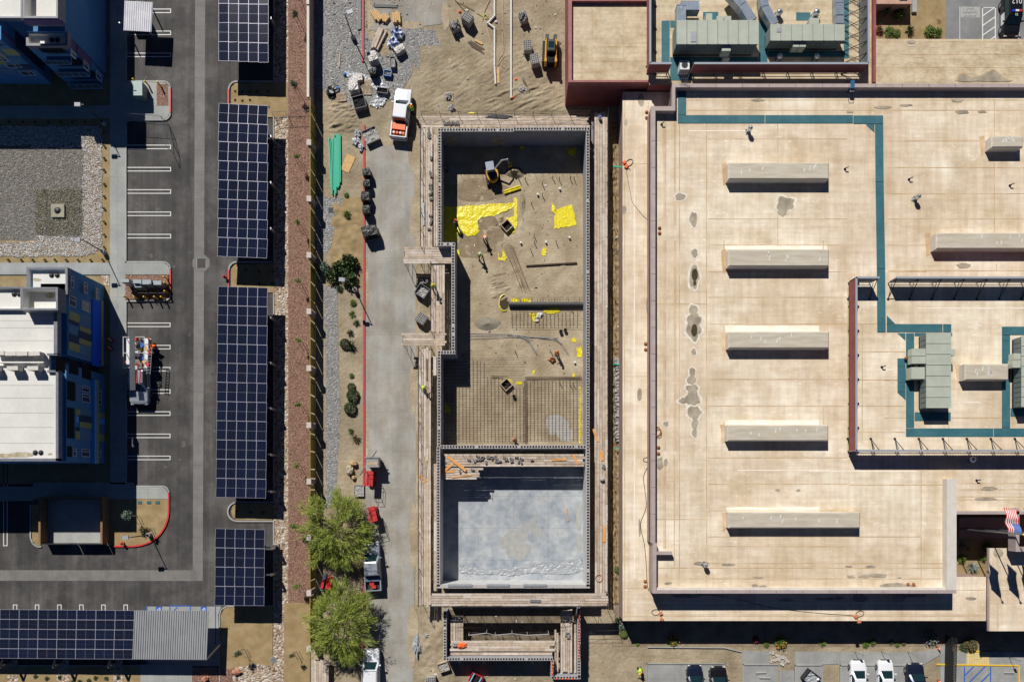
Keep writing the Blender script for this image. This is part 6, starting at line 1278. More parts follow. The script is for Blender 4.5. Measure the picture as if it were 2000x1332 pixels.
def ladder(L_=3.0, w_=.42, m=None):
    def f(q):
        b = MB()
        for x in (-w_ / 2, w_ / 2): b.bx(x - .03, -L_ / 2, 0, x + .03, L_ / 2, .06)
        obj('rail', b, m or M_redp, q); b = MB()
        for k in range(9): y = -L_ / 2 + .2 + k * (L_ - .4) / 8; b.bx(-w_ / 2 + .031, y - .025, .01, w_ / 2 - .031, y + .025, .05)
        obj('rungs', b, M_gmetal, q)
    return f
worldcargo('ladder', 'red sided ladder lying on the lower end of the utility truck rack', 'ladder', 272, 728, 2.2, ladder(2.6), -6)
worldcargo('ladder', 'silver ladder along the right side of the utility truck rack', 'ladder', 292, 705, 2.2, ladder(3.2, .4, M_gmetal), -4)
def bag(c, r=.3, sq=.6):
    def f(q): b = MB(); b.sph((0, 0, r * sq * .6), (r, r * .8, r * sq), 10, amp=.7, seed=random.random() * 9, f=2.2); obj('bundle', b, c, q); b = MB(); b.tube([(-r, 0, .1), (0, .05, r * sq * 1.6), (r, 0, .1)], .02); obj('strap', b, M_black, q)
    return f
for x, y, c, l in ((277, 665, M_tub, 'dark tool bag at the upper end of the utility truck'), (290, 664, M_orange, 'orange hose at the upper right end of the utility truck'), (296, 690, M_tub, 'black crate of tools right of the yellow ropes on the utility truck'), (266, 712, M_drain, 'brown bundle under the ladder end of the utility truck'), (292, 722, M_tub, 'black bag near the cab of the utility truck'), (268, 672, M_wood, 'tan rope pile beside the pipes on the utility truck'), (277, 682, M_yel, 'tangled yellow rope bundle on the utility truck, upper one'), (284, 690, M_wood, 'tan hose bundle on the utility truck beside the yellow ropes'), (274, 698, M_orange, 'orange cord bundle in the middle of the utility truck'), (299, 677, M_orange, 'red orange reel at the top right of the utility truck'), (287, 708, M_orange, 'orange cone bundle on the right side of the utility truck'), (270, 690, PW, 'white sack on the utility truck beside the pipes'), (283, 740, PN, 'blue tarp bundle behind the cab of the utility truck')): worldcargo('gear_bundle', l, 'bundle', x, y, .95, bag(c, .32))
worldcargo('hose_reel', 'orange hose reel hanging on the left side of the utility truck', 'hose reel', 250, 708, 1.1, bag(M_orange, .3, .5))
def cone(q): b = MB(); b.bx(-.2, -.2, 0, .2, .2, .04); obj('base', b, M_black, q); b = MB(); b.cyl((0, 0, .04), (0, 0, .7), .15, .03, 12); obj('cone', b, M_orange, q); b = MB(); b.cyl((0, 0, .35), (0, 0, .47), .095, .075, 12); b.v = [(x * 1.03, y * 1.03, z) for x, y, z in b.v]; obj('band', b, M_white, q)
for x, y, l in ((216, 663, 'upper left of the group'), (219, 666, 'upper right of the group'), (215, 679, 'lower left of the group'), (218, 682, 'lower right of the group')): worldcargo('traffic_cone', 'orange traffic cone on the shaded sidewalk by the apartment, ' + l, 'traffic cone', x, y, .13, cone)
for x, y, l in ((1832, 1266, 'orange traffic cone beside the top of the dark gate'), (1833, 1330, 'orange traffic cone beside the lower end of the dark gate')): worldcargo('traffic_cone', l, 'traffic cone', x, y, 0, cone)
# ---------------- plant ----------------
def tracked(q, W, L_, h=.55):
    for s in (-1, 1):
        b = MB(); x = s * W / 2; b.bx(x - .18, -L_ / 2 + .2, .05, x + .18, L_ / 2 - .2, h)
        b.cyl((x - .18, L_ / 2 - .25, h / 2 + .02), (x + .18, L_ / 2 - .25, h / 2 + .02), h / 2, n=10); b.cyl((x - .18, -L_ / 2 + .25, h / 2 + .02), (x + .18, -L_ / 2 + .25, h / 2 + .02), h / 2, n=10)
        for k in range(int(L_ / .2)): b.bx(x - .2, -L_ / 2 + .1 + k * .2, h, x + .2, -L_ / 2 + .18 + k * .2, h + .03)
        obj('track', b, M_black, q)
PY = paint('machine yellow', (.62, .33, .02), 0)
t = thing('skid_steer', 'black and yellow tracked skid steer loader parked on the dirt', 'skid steer', G(1075, 110), R(-2)); tracked(t, 1.65, 2.6, .8)
b = MB(); b.bx(-.62, -1.5, .5, .62, 1.0, 1.2); b.bx(-.5, -1.7, .6, .5, -1.0, 1.5); obj('chassis', b, PB, t)
b = MB(); b.bx(-.45, -.6, 1.2, .45, .75, 2.0, 0); b.bx(-.40, -.5, 2.001, .40, .6, 2.04); obj('cab', b, mat('cab black', (.03, .035, .04), rough=.4), t); b = MB(); b.bx(-.4, .751, 1.3, .4, .78, 1.95); b.bx(-.35, -.3, 2.042, .35, .45, 2.05); obj('window', b, M_glass, t)
for s in (-1, 1): b = MB(); b.cyl((s * .62, -1.5, 1.6), (s * .62, 1.0, 1.35), .11, .1, 6); b.cyl((s * .62, 1.0, 1.35), (s * .5, 1.75, .6), .09, n=6); b.bx(s * .62 - .13, -1.75, .7, s * .62 + .13, -1.35, 1.75); obj('lift_arm', b, PY, t)
for s in (-1, 1): b = MB(); b.box((s * .48, 1.85, .5), (.42, .5, .7)); b.cyl((s * .48, 2.05, .3), (s * .48, 2.35, .12), .05, n=5); obj('coupler', b, M_dkmetal, t)
b = MB(); b.cyl((.3, -1.3, 1.5), (.3, -1.3, 1.75), .05, n=8); obj('exhaust', b, M_dkmetal, t)
t = thing('mini_excavator', 'grey cabbed mini excavator with yellow counterweight digging in the pit', 'excavator', G(962, 348), R(10)); tracked(t, 1.5, 2.2, .5)
b = MB(); b.pr([(.8 * math.cos(R(a)), -.15 + .85 * math.sin(R(a))) for a in range(180, 361, 20)] + [(.75, .7), (-.75, .7)], .6, 1.25); obj('house', b, PY, t); t.scale = (.88, .88, .88)
b = MB(); b.pr([(.55 * math.cos(R(a)), -.1 + .55 * math.sin(R(a))) for a in range(180, 361, 20)] + [(.5, .1), (-.5, .1)], 1.252, 1.6); obj('engine_cover', b, PN, t)
b = MB(); b.bx(-.7, .1, 1.26, .3, 1.15, 2.3); b.bx(-.75, .05, 2.301, .35, 1.2, 2.38); obj('cab', b, PS, t); b = MB(); b.bx(-.62, 1.151, 1.4, .22, 1.17, 2.2); obj('window', b, M_glass, t)
b = MB(); b.cyl((.5, .7, 1.1), (1.5, 1.1, 2.3), .13, .12, 6); b.cyl((1.5, 1.1, 2.3), (2.3, 1.3, 1.9), .11, n=6); obj('boom', b, PS, t); b = MB(); b.cyl((2.3, 1.3, 1.95), (2.6, 1.2, .6), .09, n=6); obj('stick', b, PS, t)
b = MB(); b.pr([(2.35, .9), (2.95, .9), (2.95, 1.5), (2.35, 1.5)], .15, .65); obj('bucket', b, M_yel, t); b = MB(); b.bx(-.9, 1.4, .05, .9, 1.52, .4); obj('blade', b, M_dkmetal, t)
def lift(label, px, py, rz, h=1.1):
    t = thing('scissor_lift', label, 'scissor lift', G(px, py), R(rz)); b = MB(); b.bx(-.4, -.85, .15, .4, .85, .5); obj('base', b, M_redp, t)
    for s in (-1, 1):
        for y in (-.6, .6): b = MB(); b.cyl((s * .32, y, .2), (s * .46, y, .2), .2, n=12); obj('wheel', b, M_black, t)
    b = MB()
    for k in range(3):
        for s in (-.3, .3): b.cyl((s, -.7, .5 + k * .2), (s, .7, .65 + k * .2), .03, n=4)
    obj('scissor', b, M_dkmetal, t); b = MB(); b.bx(-.42, -.9, h, .42, .9, h + .1); b.bx(-.3, -.6, h + .101, -.1, .5, h + .16); b.bx(.12, -.7, h + .101, .3, .2, h + .14); obj('platform', b, M_redp, t)
    b = MB(); c = [(-.4, -.88), (.4, -.88), (.4, .88), (-.4, .88)]
    for i in range(4):
        a, e = c[i], c[(i + 1) % 4]; b.cyl((*a, h), (*a, h + 1.1), .03, n=5)
        for z in (h + .55, h + 1.1): b.cyl((*a, z), (*e, z), .025, n=5)
    obj('guard_rail', b, M_redp, t); return t
lift('red scissor lift beside the grey mixer on the driveway edge', 727, 935, -3, 1.5); lift('red scissor lift partly under the upper mesquite', 733, 1003, 12, 1.5)
t = thing('mortar_mixer', 'grey mortar mixer with a long slanting tow bar on the driveway', 'mixer', G(733, 903), 0); b = MB(); b.bx(-.75, -.55, .5, .75, .55, 1.9); b.bx(-.85, -.65, 1.901, .85, -.45, 2.0); b.bx(-.85, .45, 1.901, .85, .65, 2.0); obj('hopper', b, mat('grey steel', (.22, .23, .23), (.30, .30, .29), sc=3, rough=.6), t)
b = MB(); b.cyl((-1.6, -1.6, 1.2), (.6, 1.3, 2.2), .06, n=6); obj('tow_bar', b, M_gmetal, t); b = MB(); b.cyl((-.85, 0, .35), (.85, 0, .35), .33, n=14); obj('wheel', b, M_black, t); b = MB(); b.bx(-.6, -.4, 1.902, .6, .0, 1.93, 0); obj('grating', b, M_wood, t)
t = thing('red_compactor', 'small red and grey machine parked between the two mesquites', 'machine', G(636, 1135), R(-12)); b = MB(); b.bx(-.25, -1.0, .3, .15, 1.1, .9); obj('body', b, M_gmetal, t); b = MB(); b.bx(-.2, -.7, .901, .1, .3, 1.1); obj('cover', b, M_redp, t); b = MB(); b.bx(.3, -.7, .2, .9, .8, .8); obj('engine', b, M_redp, t)
for s in (-.5, .5): b = MB(); b.cyl((-.4, s, .25), (.95, s, .25), .25, n=12); obj('roller', b, M_black, t)
# ---------------- masonry yard ----------------
def pallet_base(q, w_=1.15, d_=1.0):
    b = MB()
    for k in range(7): x = -w_ / 2 + k * (w_ - .1) / 6; b.bx(x, -d_ / 2, .11, x + .1, d_ / 2, .13)
    for y in (-d_ / 2, -.05, d_ / 2 - .1): b.bx(-w_ / 2, y, 0, w_ / 2, y + .1, .109)
    obj('pallet', b, M_wood, q)
def blockpallet(label, px, py, rz, nx=5, ny=4, nz=4, messy=0, grp='pallets of hollow blocks'):
    t = thing('block_pallet', label, 'block pallet', G(px, py), R(rz), group=grp); pallet_base(t)
    w_, d_, h_ = .24, .24, .2; b = MB()
    for k in range(nz):
        top = k == nz - 1
        for i in range(nx):
            for j in range(ny):
                if messy and top and random.random() < messy: continue
                x = (i - (nx - 1) / 2) * w_; y = (j - (ny - 1) / 2) * d_; a = random.uniform(-.3, .3) if messy and top else 0; z = .14 + k * h_ + (random.uniform(0, .1) if messy and top else 0)
                if not top and 0 < i < nx - 1 and 0 < j < ny - 1: continue
                b.box((x, y, z + h_ / 2), (w_ * .95, d_ * .93, h_ * .98), a, 0)
                if top or messy: b.box((x, y, z + h_ * .992), (w_ * .58, d_ * .55, .012), a, 1)
    obj('blocks', b, [M_cmu, M_cell], t); return t
for l, x, y, a, nx, ny, nz, ms in (('block pallet on the left of the upper pair, loosely stacked', 890, 58, 25, 5, 4, 4, .25), ('tidy block pallet on the right of the upper pair', 914, 46, -35, 5, 4, 5, 0), ('heaped block pallet standing alone near the white pipe', 1022, 42, 20, 4, 4, 4, .35), ('upper block pallet left of the skid steer', 1030, 98, 5, 4, 5, 4, 0), ('lower block pallet left of the skid steer', 1044, 126, 12, 4, 5, 5, 0), ('reddish block pallet beside the lower bump deck', 825, 625, -35, 5, 5, 4, 0), ('dark block pallet above the mortar tub, in the bump', 829, 552, 20, 4, 3, 4, .3), ('block pallet at the lower edge, left of the crate of offcuts', 843, 1328, 5, 5, 5, 4, .1)): blockpallet(l, x, y, a, nx, ny, nz, ms)
M_wrap = mat('black stretch wrap', (.008, .009, .012), rough=.42, bump=.25, bsc=3, spec=.35); M_fog = mat('clear stretch wrap', (.34, .31, .27), (.55, .53, .50), sc=3, rough=.35, bump=.6, bsc=5)
def wrapped(label, px, py, rz, w_, d_, h_, m, grp, topm=None):
    t = thing('wrapped_pallet', label, 'wrapped pallet', G(px, py), R(rz), group=grp); pallet_base(t, w_, d_); b = MB(); n = 5; secs = []
    for k in range(n):
        z = .15 + h_ * k / (n - 1); f = 1 - .06 * k / n; secs.append([(x * w_ / 2 * f * random.uniform(.95, 1.02), y * d_ / 2 * f * random.uniform(.95, 1.02), z + random.uniform(-.02, .03)) for x, y in ((-1, -.8), (-.8, -1), (0, -1), (.8, -1), (1, -.8), (1, 0), (1, .8), (.8, 1), (0, 1), (-.8, 1), (-1, .8), (-1, 0))])
    b.loft(secs); o = obj('wrapped_load', b, m, t); b = MB(); b.sph((0, 0, .15 + h_), (w_ * .4, d_ * .4, .1), 10, amp=.8, half=True, f=2); obj('top_film', b, topm or m, t); return t
gw = 'black wrapped pallets along the red driveway kerb'
for l, x, y, a, w_, d_, h_ in (('topmost black wrapped pallet, round and bulging', 719, 344, 8, 1.0, .9, 1.0), ('second black wrapped pallet, a small square one on a white base', 719, 365, 0, .85, .85, .9), ('third black wrapped pallet, overlapping the red kerb', 717, 391, -6, 1.05, 1.1, 1.1), ('fourth black wrapped pallet, square with a shiny top', 719, 417, 3, .95, 1.0, 1.1), ('lowest and largest black wrapped pallet, tilted', 726, 459, 12, 1.9, 1.25, 1.3)): wrapped(l, x, y, a, w_, d_, h_, M_wrap, gw)
gf = 'stacked goods wrapped in clear film'
for l, x, y, a, w_, d_, h_ in (('clear wrapped pallet of pale blocks at the upper right of the yard', 731, 122, 20, 1.2, 1.2, 1.1), ('clear wrapped pallet of tan blocks in the middle of the yard', 694, 177, 4, 1.2, 1.3, 1.0), ('dark wrapped stack at the right of the yard, above the grey crate', 731, 148, -5, .9, .8, .9), ('grey lumpy wrapped load below the white and blue sacks', 782, 103, 35, 1.3, .8, .6)): wrapped(l, x, y, a, w_, d_, h_, M_fog if 'dark' not in l else M_wrap, gf)
t = thing('brick_pallet', 'open pallet of tan bricks above the tan wrapped pallet', 'brick pallet', G(700, 155), R(2)); pallet_base(t, 1.2, .9); b = MB()
for i in range(6): b.bx(-.55 + i * .19, -.4, .14, -.38 + i * .19, .4, .5)
obj('bricks', b, M_fog, t)
for l, x, y, a in (('empty timber pallet standing between the wrapped stacks', 716, 165, 3), ('second empty timber pallet just below the first one', 717, 178, 1), ('lone empty timber pallet beside the black rubble', 667, 191, 8), ('broken timber frame at the red kerb between the mesquites', 692, 1157, -5), ('small pallet with rebar offcuts near the north deck', 876, 190, 0)): t = thing('timber_pallet', l, 'pallet', G(x, y), R(a), group='empty timber pallets'); pallet_base(t, 1.1, 1.05)
M_mrt = mat('wet mortar', (.20, .195, .18), (.42, .41, .39), sc=5, rough=.8, bump=1, bsc=6)
def tub(label, px, py, rz, w_, d_, h_, fill=M_mrt, m=M_tub, z=0, grp='mortar tubs and boxes'):
    t = thing('mortar_tub', label, 'tub', G(px, py, z), R(rz), group=grp); b = MB(); th = .05
    for q in ((-w_ / 2, -d_ / 2, w_ / 2, -d_ / 2 + th), (-w_ / 2, d_ / 2 - th, w_ / 2, d_ / 2), (-w_ / 2, -d_ / 2 + th, -w_ / 2 + th, d_ / 2 - th), (w_ / 2 - th, -d_ / 2 + th, w_ / 2, d_ / 2 - th)): b.bx(q[0], q[1], 0, q[2], q[3], h_)
    b.bx(-w_ / 2 + th, -d_ / 2 + th, 0, w_ / 2 - th, d_ / 2 - th, .05); obj('tub', b, m, t)
    b = MB(); n = 8; 
    for i in range(n + 1):
        for j in range(n + 1): b.v.append(((i / n - .5) * (w_ - 2 * th), (j / n - .5) * (d_ - 2 * th), h_ * .62 + .22 * abs(noise.noise(Vector((i * .7, j * .7, px)))) * h_ * 2))
    for i in range(n):
        for j in range(n): a = i * (n + 1) + j; b.f.append((a, a + n + 1, a + n + 2, a + 1)); b.m.append(0)
    obj('contents', b, fill, t); return t
tub('large square mortar tub full of grey rubble at the top of the driveway', 726, 269, 24, 1.8, 1.7, .6); tub('dark square mortar tub below the black block pallet at the bump deck', 826, 572, -33, 1.4, 1.35, .9)
tub('grey tub tipped beside the yard, below the tan wrapped pallet', 704, 206, 15, 1.5, 1.5, .8, M_cell); tub('narrow grey trough at the right side of the yard', 768, 126, 3, .6, 1.3, .5); tub('small grey crate above the plastic film in the yard', 748, 181, -8, 1.35, .65, .5, M_cell); tub('bright blue tub at the right edge of the yard', 758, 147, -8, .95, .7, .45, M_tub, mat('blue plastic', (.02, .16, .50), rough=.4))
tub('grey stone box at the foot of the driveway kerb by the upper mesquite', 702, 958, 0, 1.2, 1.4, .3, M_mrt, M_cmu); tub('wooden crate of offcuts below the annex left corner', 867, 1300, 18, 1.3, 1.1, .6, M_mrt, M_wood); tub('square white lined bin on the broken concrete at the lower right', 1580, 1321, -38, 1.7, 1.5, .9, M_clear, M_dkmetal)
t = tub('red framed cart with blue rails at the lower edge of the dirt yard', 930, 1323, -28, 1.5, 1.2, .8, M_cell, M_redp); b = MB(); b.cyl((-.5, -.6, .85), (-.5, .6, .85), .08, n=6); b.cyl((.5, -.6, .85), (.5, .6, .85), .08, n=6); obj('rail', b, mat('light blue steel', (.25, .42, .60), rough=.5), t)
M_bwsack = mat('white and blue sack', (.02, .08, .32), (.78, .80, .84), sc=2.2, rough=.5, lo=.46, hi=.52)
def lump(name, label, cat, px, py, r, m, amp=.9, z=0, sd=1, grp=None, f=2):
    b = MB(); b.sph((0, 0, r[2] * .45), r, 14, amp=amp, seed=sd, f=f); o = obj(name, b, m, smooth=False); o.location = G(px, py, z); return tag(o, label, cat, grp)
lump('bulk_sack', 'white and blue bulk sack, the upper one at the right of the timber beams', 'sack', 777, 68, (.75, .65, .5), M_bwsack, sd=2); lump('bulk_sack', 'white and blue bulk sack, the lower one at the right of the timber beams', 'sack', 769, 88, (.65, .6, .45), M_bwsack, sd=5)
lump('rubble_heap', 'heap of black plastic and rubble beside the lone pallet', 'rubble', 650, 180, (.7, .7, .25), M_wrap, sd=4, f=4); lump('small_bucket', 'small bright blue bucket on the gravel left of the yard', 'bucket', 674, 147, (.22, .22, .2), mat('blue plastic', (.02, .16, .5)), .1); lump('plastic_bag', 'small blue bag at the foot of a red stick near the lone pallet', 'bag', 659, 174, (.28, .2, .15), mat('blue plastic', (.02, .16, .5)), .5)
lump('plastic_bag', 'crumpled white plastic on the dirt left of the south annex', 'plastic', 814, 1262, (.42, 1.2, .3), M_clear, 1.2, sd=7, f=3); lump('plastic_bag', 'small white plastic scrap above the crumpled plastic left of the annex', 'plastic', 833, 1240, (.22, .2, .15), M_clear, 1, sd=8)
for i, (x, y, l) in enumerate(((706, 290, 'white rag heap on the kerb, lower one'), (699, 262, 'dark and white rag heap on the kerb, upper one'), (697, 278, 'pale rag heap in the middle of the kerb heaps'))): lump('rag_heap', l, 'rags', x, y, (.4, .5, .2), M_clear, 1.2, sd=9 + i, f=4)
sheet_thing('plastic_film', [(670, 138), (690, 140), (720, 150), (745, 155), (760, 170), (750, 205), (735, 212), (722, 205), (740, 180), (715, 160), (685, 160)], .02, .12, 2, M_clear, 'torn milky plastic film spread between the pallets of the yard', 'plastic sheet', seed=12, lumps=2)
def beams(label, px, py, rz, L_, n, w_, h_, m, name='timber_stack', z=0, cat='timber', jit=.1):
    t = thing(name, label, cat, G(px, py, z), R(rz))
    for k in range(n): b = MB(); s = random.uniform(-jit, jit); b.box(((k - (n - 1) / 2) * (w_ + .02), s, h_ / 2), (w_, L_ * random.uniform(.92, 1), h_), random.uniform(-.02, .02) if jit > .15 else 0); obj('plank' if m in (M_wood, M_ply, WM[0]) else 'length', b, m, t)
    return t
beams('wide pair of tan timber beams standing out at the top of the yard', 737, 78, -22, 2.7, 2, .3, .35, WM[0]); beams('narrow tan timber beam just right of the wide pair', 747, 80, -26, 2.6, 1, .18, .3, WM[0])
beams('heap of amber plywood offcuts left of the dark bars, top of the yard', 735, 32, 30, 1.3, 4, .2, .3, M_ply, jit=.3); beams('second heap of amber plywood offcuts at the top of the yard', 752, 38, -40, .9, 4, .2, .35, M_ply, jit=.3); beams('third heap of amber offcuts near the upper right of the yard', 775, 38, 5, 1.2, 4, .22, .4, M_ply, jit=.25)
beams('bundle of dark bars lying across the top of the yard', 753, 13, 88, 3, 4, .07, .1, M_dkmetal, name='bar_bundle', cat='bars'); beams('grey pipes lying along the top of the red kerb', 702, 20, 0, 5, 3, .12, .15, M_tub, name='pipe_stack', cat='pipes')
beams('timber offcut standing upright in the gravel near the small tarp', 663, 120, -5, 1.8, 1, .18, .1, M_wood); beams('amber plywood sheet lying on the dirt beside the green pipes', 680, 319, -24, 2.2, 1, 1.1, .04, M_ply, name='plywood_sheet'); beams('amber board beside the dark wire bundle', 934, 83, 62, 1.1, 1, .22, .1, M_ply); beams('loose bundle of rusty wire and rods near the block pallets', 931, 93, 58, 2.0, 8, .06, .07, M_rebar, name='rod_bundle', cat='rods', jit=.3)
beams('amber board tangled in the hose beside the white pipe', 973, 148, 0, 1.9, 1, .3, .12, M_ply); beams('crossed rusty rods below the skid steer pallets', 1026, 165, 30, 1.6, 3, .08, .1, M_rebar, name='rod_bundle', cat='rods', jit=.4); lump('scrap_heap', 'small dark scrap heap among the crossed rusty rods', 'scrap', 1020, 176, (.4, .35, .15), M_mrt, 1, sd=11, f=4)
lump('scrap_heap', 'small pile of grey block offcuts beside the north scaffold deck', 'scrap', 882, 212, (.4, .4, .2), M_mrt, 1, sd=13, f=4); lump('scrap_heap', 'coil of wire offcuts on the small pallet near the north deck', 'scrap', 876, 188, (.4, .4, .2), M_mrt, 1, sd=14, z=.14, f=4)
gp = 'green plastic pipes stacked beside the fence'
for i, (x0, x1, y0, y1) in enumerate(((642.5, 647, 269, 369), (646.5, 649, 275, 380), (649.5, 652, 270, 372), (652.5, 654.5, 262, 383), (655, 656.5, 270, 378), (657, 658.5, 264, 366), (659.5, 660.5, 263, 368), (662, 662.5, 262, 364), (664.5, 665, 263, 357))):
    A, B_ = G(x0, y0, .15), G(x1, y1, .15); t = thing('green_pipe', 'green plastic pipe, %s from the left in the stack' % ('first', 'second', 'third', 'fourth', 'fifth', 'sixth', 'seventh', 'eighth', 'last')[i], 'pipe', tuple(A), 0, gp); b = MB(); b.cyl((0, 0, 0), B_ - A, .085, n=10); obj('pipe', b, mat('green pipe', (.02, .42, .26), rough=.4), t); b = MB(); d_ = (B_ - A).normalized(); b.cyl(-d_ * .02, -d_ * .005, .065, n=10); obj('bore', b, M_cell, t)
def pipeline(label, pts, r, m, z=.15, name='white_pipe'):
    P = [G(x, y, z) for x, y in pts]; t = thing(name, label, 'pipe', tuple(P[0])); b = MB(); b.tube(P, r, 10); obj('pipe', b, m, t, off=tuple(P[0]))
    for p in P[1:-1] or []: b = MB(); b.sph(p, r * 1.35, 10); obj('elbow', b, m, t, off=tuple(P[0]))
M_wp = mat('white pvc', (.62, .62, .58), rough=.5)
pipeline('long straight white pipe running down the dirt to the ruts', [(998.5, -30), (998.5, 192)], .12, M_wp); pipeline('kinked white pipe left of the long straight pipe', [(966, -30), (966, 32), (953, 46), (966, 56), (966, 128), (968, 165)], .12, M_wp)
for i, (l, p) in enumerate((('tan hose looping around the lower end of the kinked pipe', [(980, 60), (982, 56), (985, 62), (984, 100), (975, 115), (972, 128), (985, 112), (998, 110), (1003, 120), (992, 135), (980, 128), (985, 118), (995, 125), (982, 150), (974, 165)]), ('pale rope lying straight from the top towards the hose loops', [(944, 30), (950, 50), (955, 70), (960, 90), (963, 110)]), ('long thin tan line beside the white pipe', [(982, 0), (983, 40), (982, 80), (981, 110)]), ('thin pale line crossing from the top edge to the kinked pipe', [(957, 0), (950, 15), (945, 32), (952, 60), (958, 85)]))): cable(l, p, 0, .05, M_wood, 'hose', 'hose')
t = thing('tangled_wire', 'yellow green tape tangle left of the pipe kink', 'tape', G(944, 33)); b = MB(); b.tube([(-.8, .4, .05), (-.2, .1, .1), (.2, -.3, .05), (.6, -.2, .1), (.2, .3, .1), (-.1, -.4, .05)], .04); obj('tape', b, mat('lime tape', (.45, .5, .08)), t)
for i, (x, y, c, l) in enumerate(((898, 24, M_orange, 'tiny orange flag by the thin crossed rods'), (1008, 156, M_orange, 'tiny orange flag below the hose loops'), (1002, 191, M_orange, 'orange cap at the lower end of the long white pipe'), (912, 22, M_white, 'small white cup by the thin crossed rods'), (969, 44, M_white, 'small white ring beside the pipe kink'))): lump('marker', l, 'marker', x, y, (.18, .15, .12), c, .3)
bars('two thin dark rods crossing near the top of the dirt yard', [(888, 0, 912, 27), (890, 3, 927, 22)], z=.05, r=.03, name='rod')
# loose litter over the site
b = MB()
for i in range(900):
    k = random.random()
    if k < .42: x, y = random.uniform(640, 800), random.uniform(0, 215)
    elif k < .6: x, y = random.uniform(820, 1100), random.uniform(0, 220)
    elif k < .8: x, y = random.uniform(893, 1132), random.uniform(345, 730)
    elif k < .9: x, y = random.uniform(816, 1060), random.uniform(1190, 1332)
    else: x, y = random.uniform(1197, 1214), random.uniform(240, 1150)
    s_ = random.uniform(.04, .11); p = G(x, y, .03 if x < 1190 else .25); b.box(p, (s_ * random.choice((1, 1, 3)), s_, s_ * .5), random.uniform(0, 3), random.randrange(5), rx=random.uniform(-.3, .3))
tag(struct('site_litter', b, [M_wood, M_cmu, M_white, M_black, M_rebar], 'stuff'), 'scattered offcuts and chips of rubble on the building site', 'litter')
# items on the decks
def blk(px, py, z, rz=0): return (px, py, z, rz)
b0 = None; blg = {}
def blocks(where, pts, z):
    global b0
    g_ = 'loose blocks ' + where; vert = 'west' in where or 'east' in where or 'annex' in where
    for i_, (x, y) in enumerate(sorted(pts, key=lambda p: p[1] if vert else p[0])):
        k_ = i_ + 1; lab = 'grey hollow block %s, %d%s from the %s' % (where, k_, 'th' if 10 < k_ < 20 else {1: 'st', 2: 'nd', 3: 'rd'}.get(k_ % 10, 'th'), 'top' if vert else 'left')
        if b0 is None:
            t = thing('hollow_block', lab, 'block', (0, 0, 0), group=g_); b = MB(); b.bx(-.2, -.1, 0, .2, .1, .2); obj('block', b, M_cmu, t); b = MB(); b.bx(-.15, -.06, .201, -.03, .06, .21); b.bx(.03, -.06, .201, .15, .06, .21)
            for q in ((-.15, -.03), (.03, .15)): b = MB(); b.bx(q[0], -.06, .201, q[1], .06, .21); obj('cell', b, M_cell, t)
            b0 = t; q = t
        else: q = dup(b0, (0, 0, 0), 0, lab, g_)
        q.location = G(x, y, z + .02); q.rotation_euler.z = random.uniform(-.5, .5) + random.choice((0, 1.57))
rp = lambda x0, x1, y0, y1, n: [(random.uniform(x0, x1), random.uniform(y0, y1)) for _ in range(n)]
blocks('lined up on the upper west scaffold deck', [(838, 256 + 6 * i) for i in range(3)] + [(839, 268), (842, 310), (840, 338), (843, 345), (841, 362), (841, 368), (843, 374), (840, 380), (842, 390), (841, 422), (842, 430), (841, 436), (838, 448)], ZD)
blocks('on the north scaffold deck near its left end', [(868 + 4.5 * i, 241 + (i % 2)) for i in range(7)], ZD)
blocks('on the inner cross deck', rp(915, 1000, 890, 904, 24) + rp(1000, 1040, 892, 905, 5), 2.95); blocks('on the small corner deck in the south room', [(869, 903), (909, 918), (923, 917), (898, 920)], 2.85)
blocks('on the annex right deck', [(1111, 1212), (1108, 1235), (1112, 1238), (1110, 1244), (1106, 1240)], 1.9); blocks('on the east scaffold deck', [(1178, 910), (1180, 912)], ZD)
def board(label, px, py, z, rz, L_, w_=.22, m=None): b = MB(); b.box((0, 0, .03), (L_, w_, .05)); b.box((0, 0, .06), (L_ * .9, w_ * .3, .008)); o = obj('orange_board', b, m or mat('orange form board', (.62, .27, .06), (.70, .36, .12), sc=2, rough=.7)); o.location = G(px, py, z + .03); o.rotation_euler.z = R(rz); return tag(o, label, 'board', 'orange form boards on the decks')
for l, x, y, z, a, n, w_ in (('long orange board slanting down over the corner deck', 890, 903, 2.95, -35, 2.3, .3), ('second long orange board slanting down right over the corner deck', 898, 910, 3.0, -38, 1.8, .3), ('orange board crossing the other way on the corner deck', 873, 915, 2.9, 42, 1.8, .3), ('short orange board lying level at the left of the corner deck', 877, 921, 2.85, 2, 1.3, .25), ('thin orange board at the middle of the corner deck', 902, 930, 2.85, 8, 2.4, .12), ('rusty orange board lying flat on the right half of the cross deck', 1092, 898, 2.95, 3, 1.8, .2), ('orange board at the right end of the cross deck', 1124, 897, 2.95, -60, 1.3, .25), ('orange board on the east deck level with the yellow edged mat', 1163, 850, ZD, -70, 1.6, .25), ('orange board pile on the east deck level with the cross wall', 1175, 890, ZD, -80, 1.2, .4), ('orange board on the east deck level with the slab', 1180, 1042, ZD, 88, 2.0, .3), ('orange board pile on the lower west deck', 826, 934, ZD, -50, 1.1, .45), ('thin orange board lying on the slab near its right edge', 1108, 1004, .14, -82, 1.6, .1)): board(l, x, y, z, a, n, w_)
lump('yellow_straps', 'yellow strap lying on the north scaffold deck', 'strap', 921, 222, (.5, .12, .06), M_ylw, .4, z=ZD)
t = thing('hose_ring', 'coil of rusty hose near the lower end of the east deck', 'hose', G(1170, 1129, ZD + .03)); b = MB(); b.tube([(.42 * math.cos(a * .4), .42 * math.sin(a * .4), .04) for a in range(17)], .04, 6); obj('coil', b, M_drain, t)
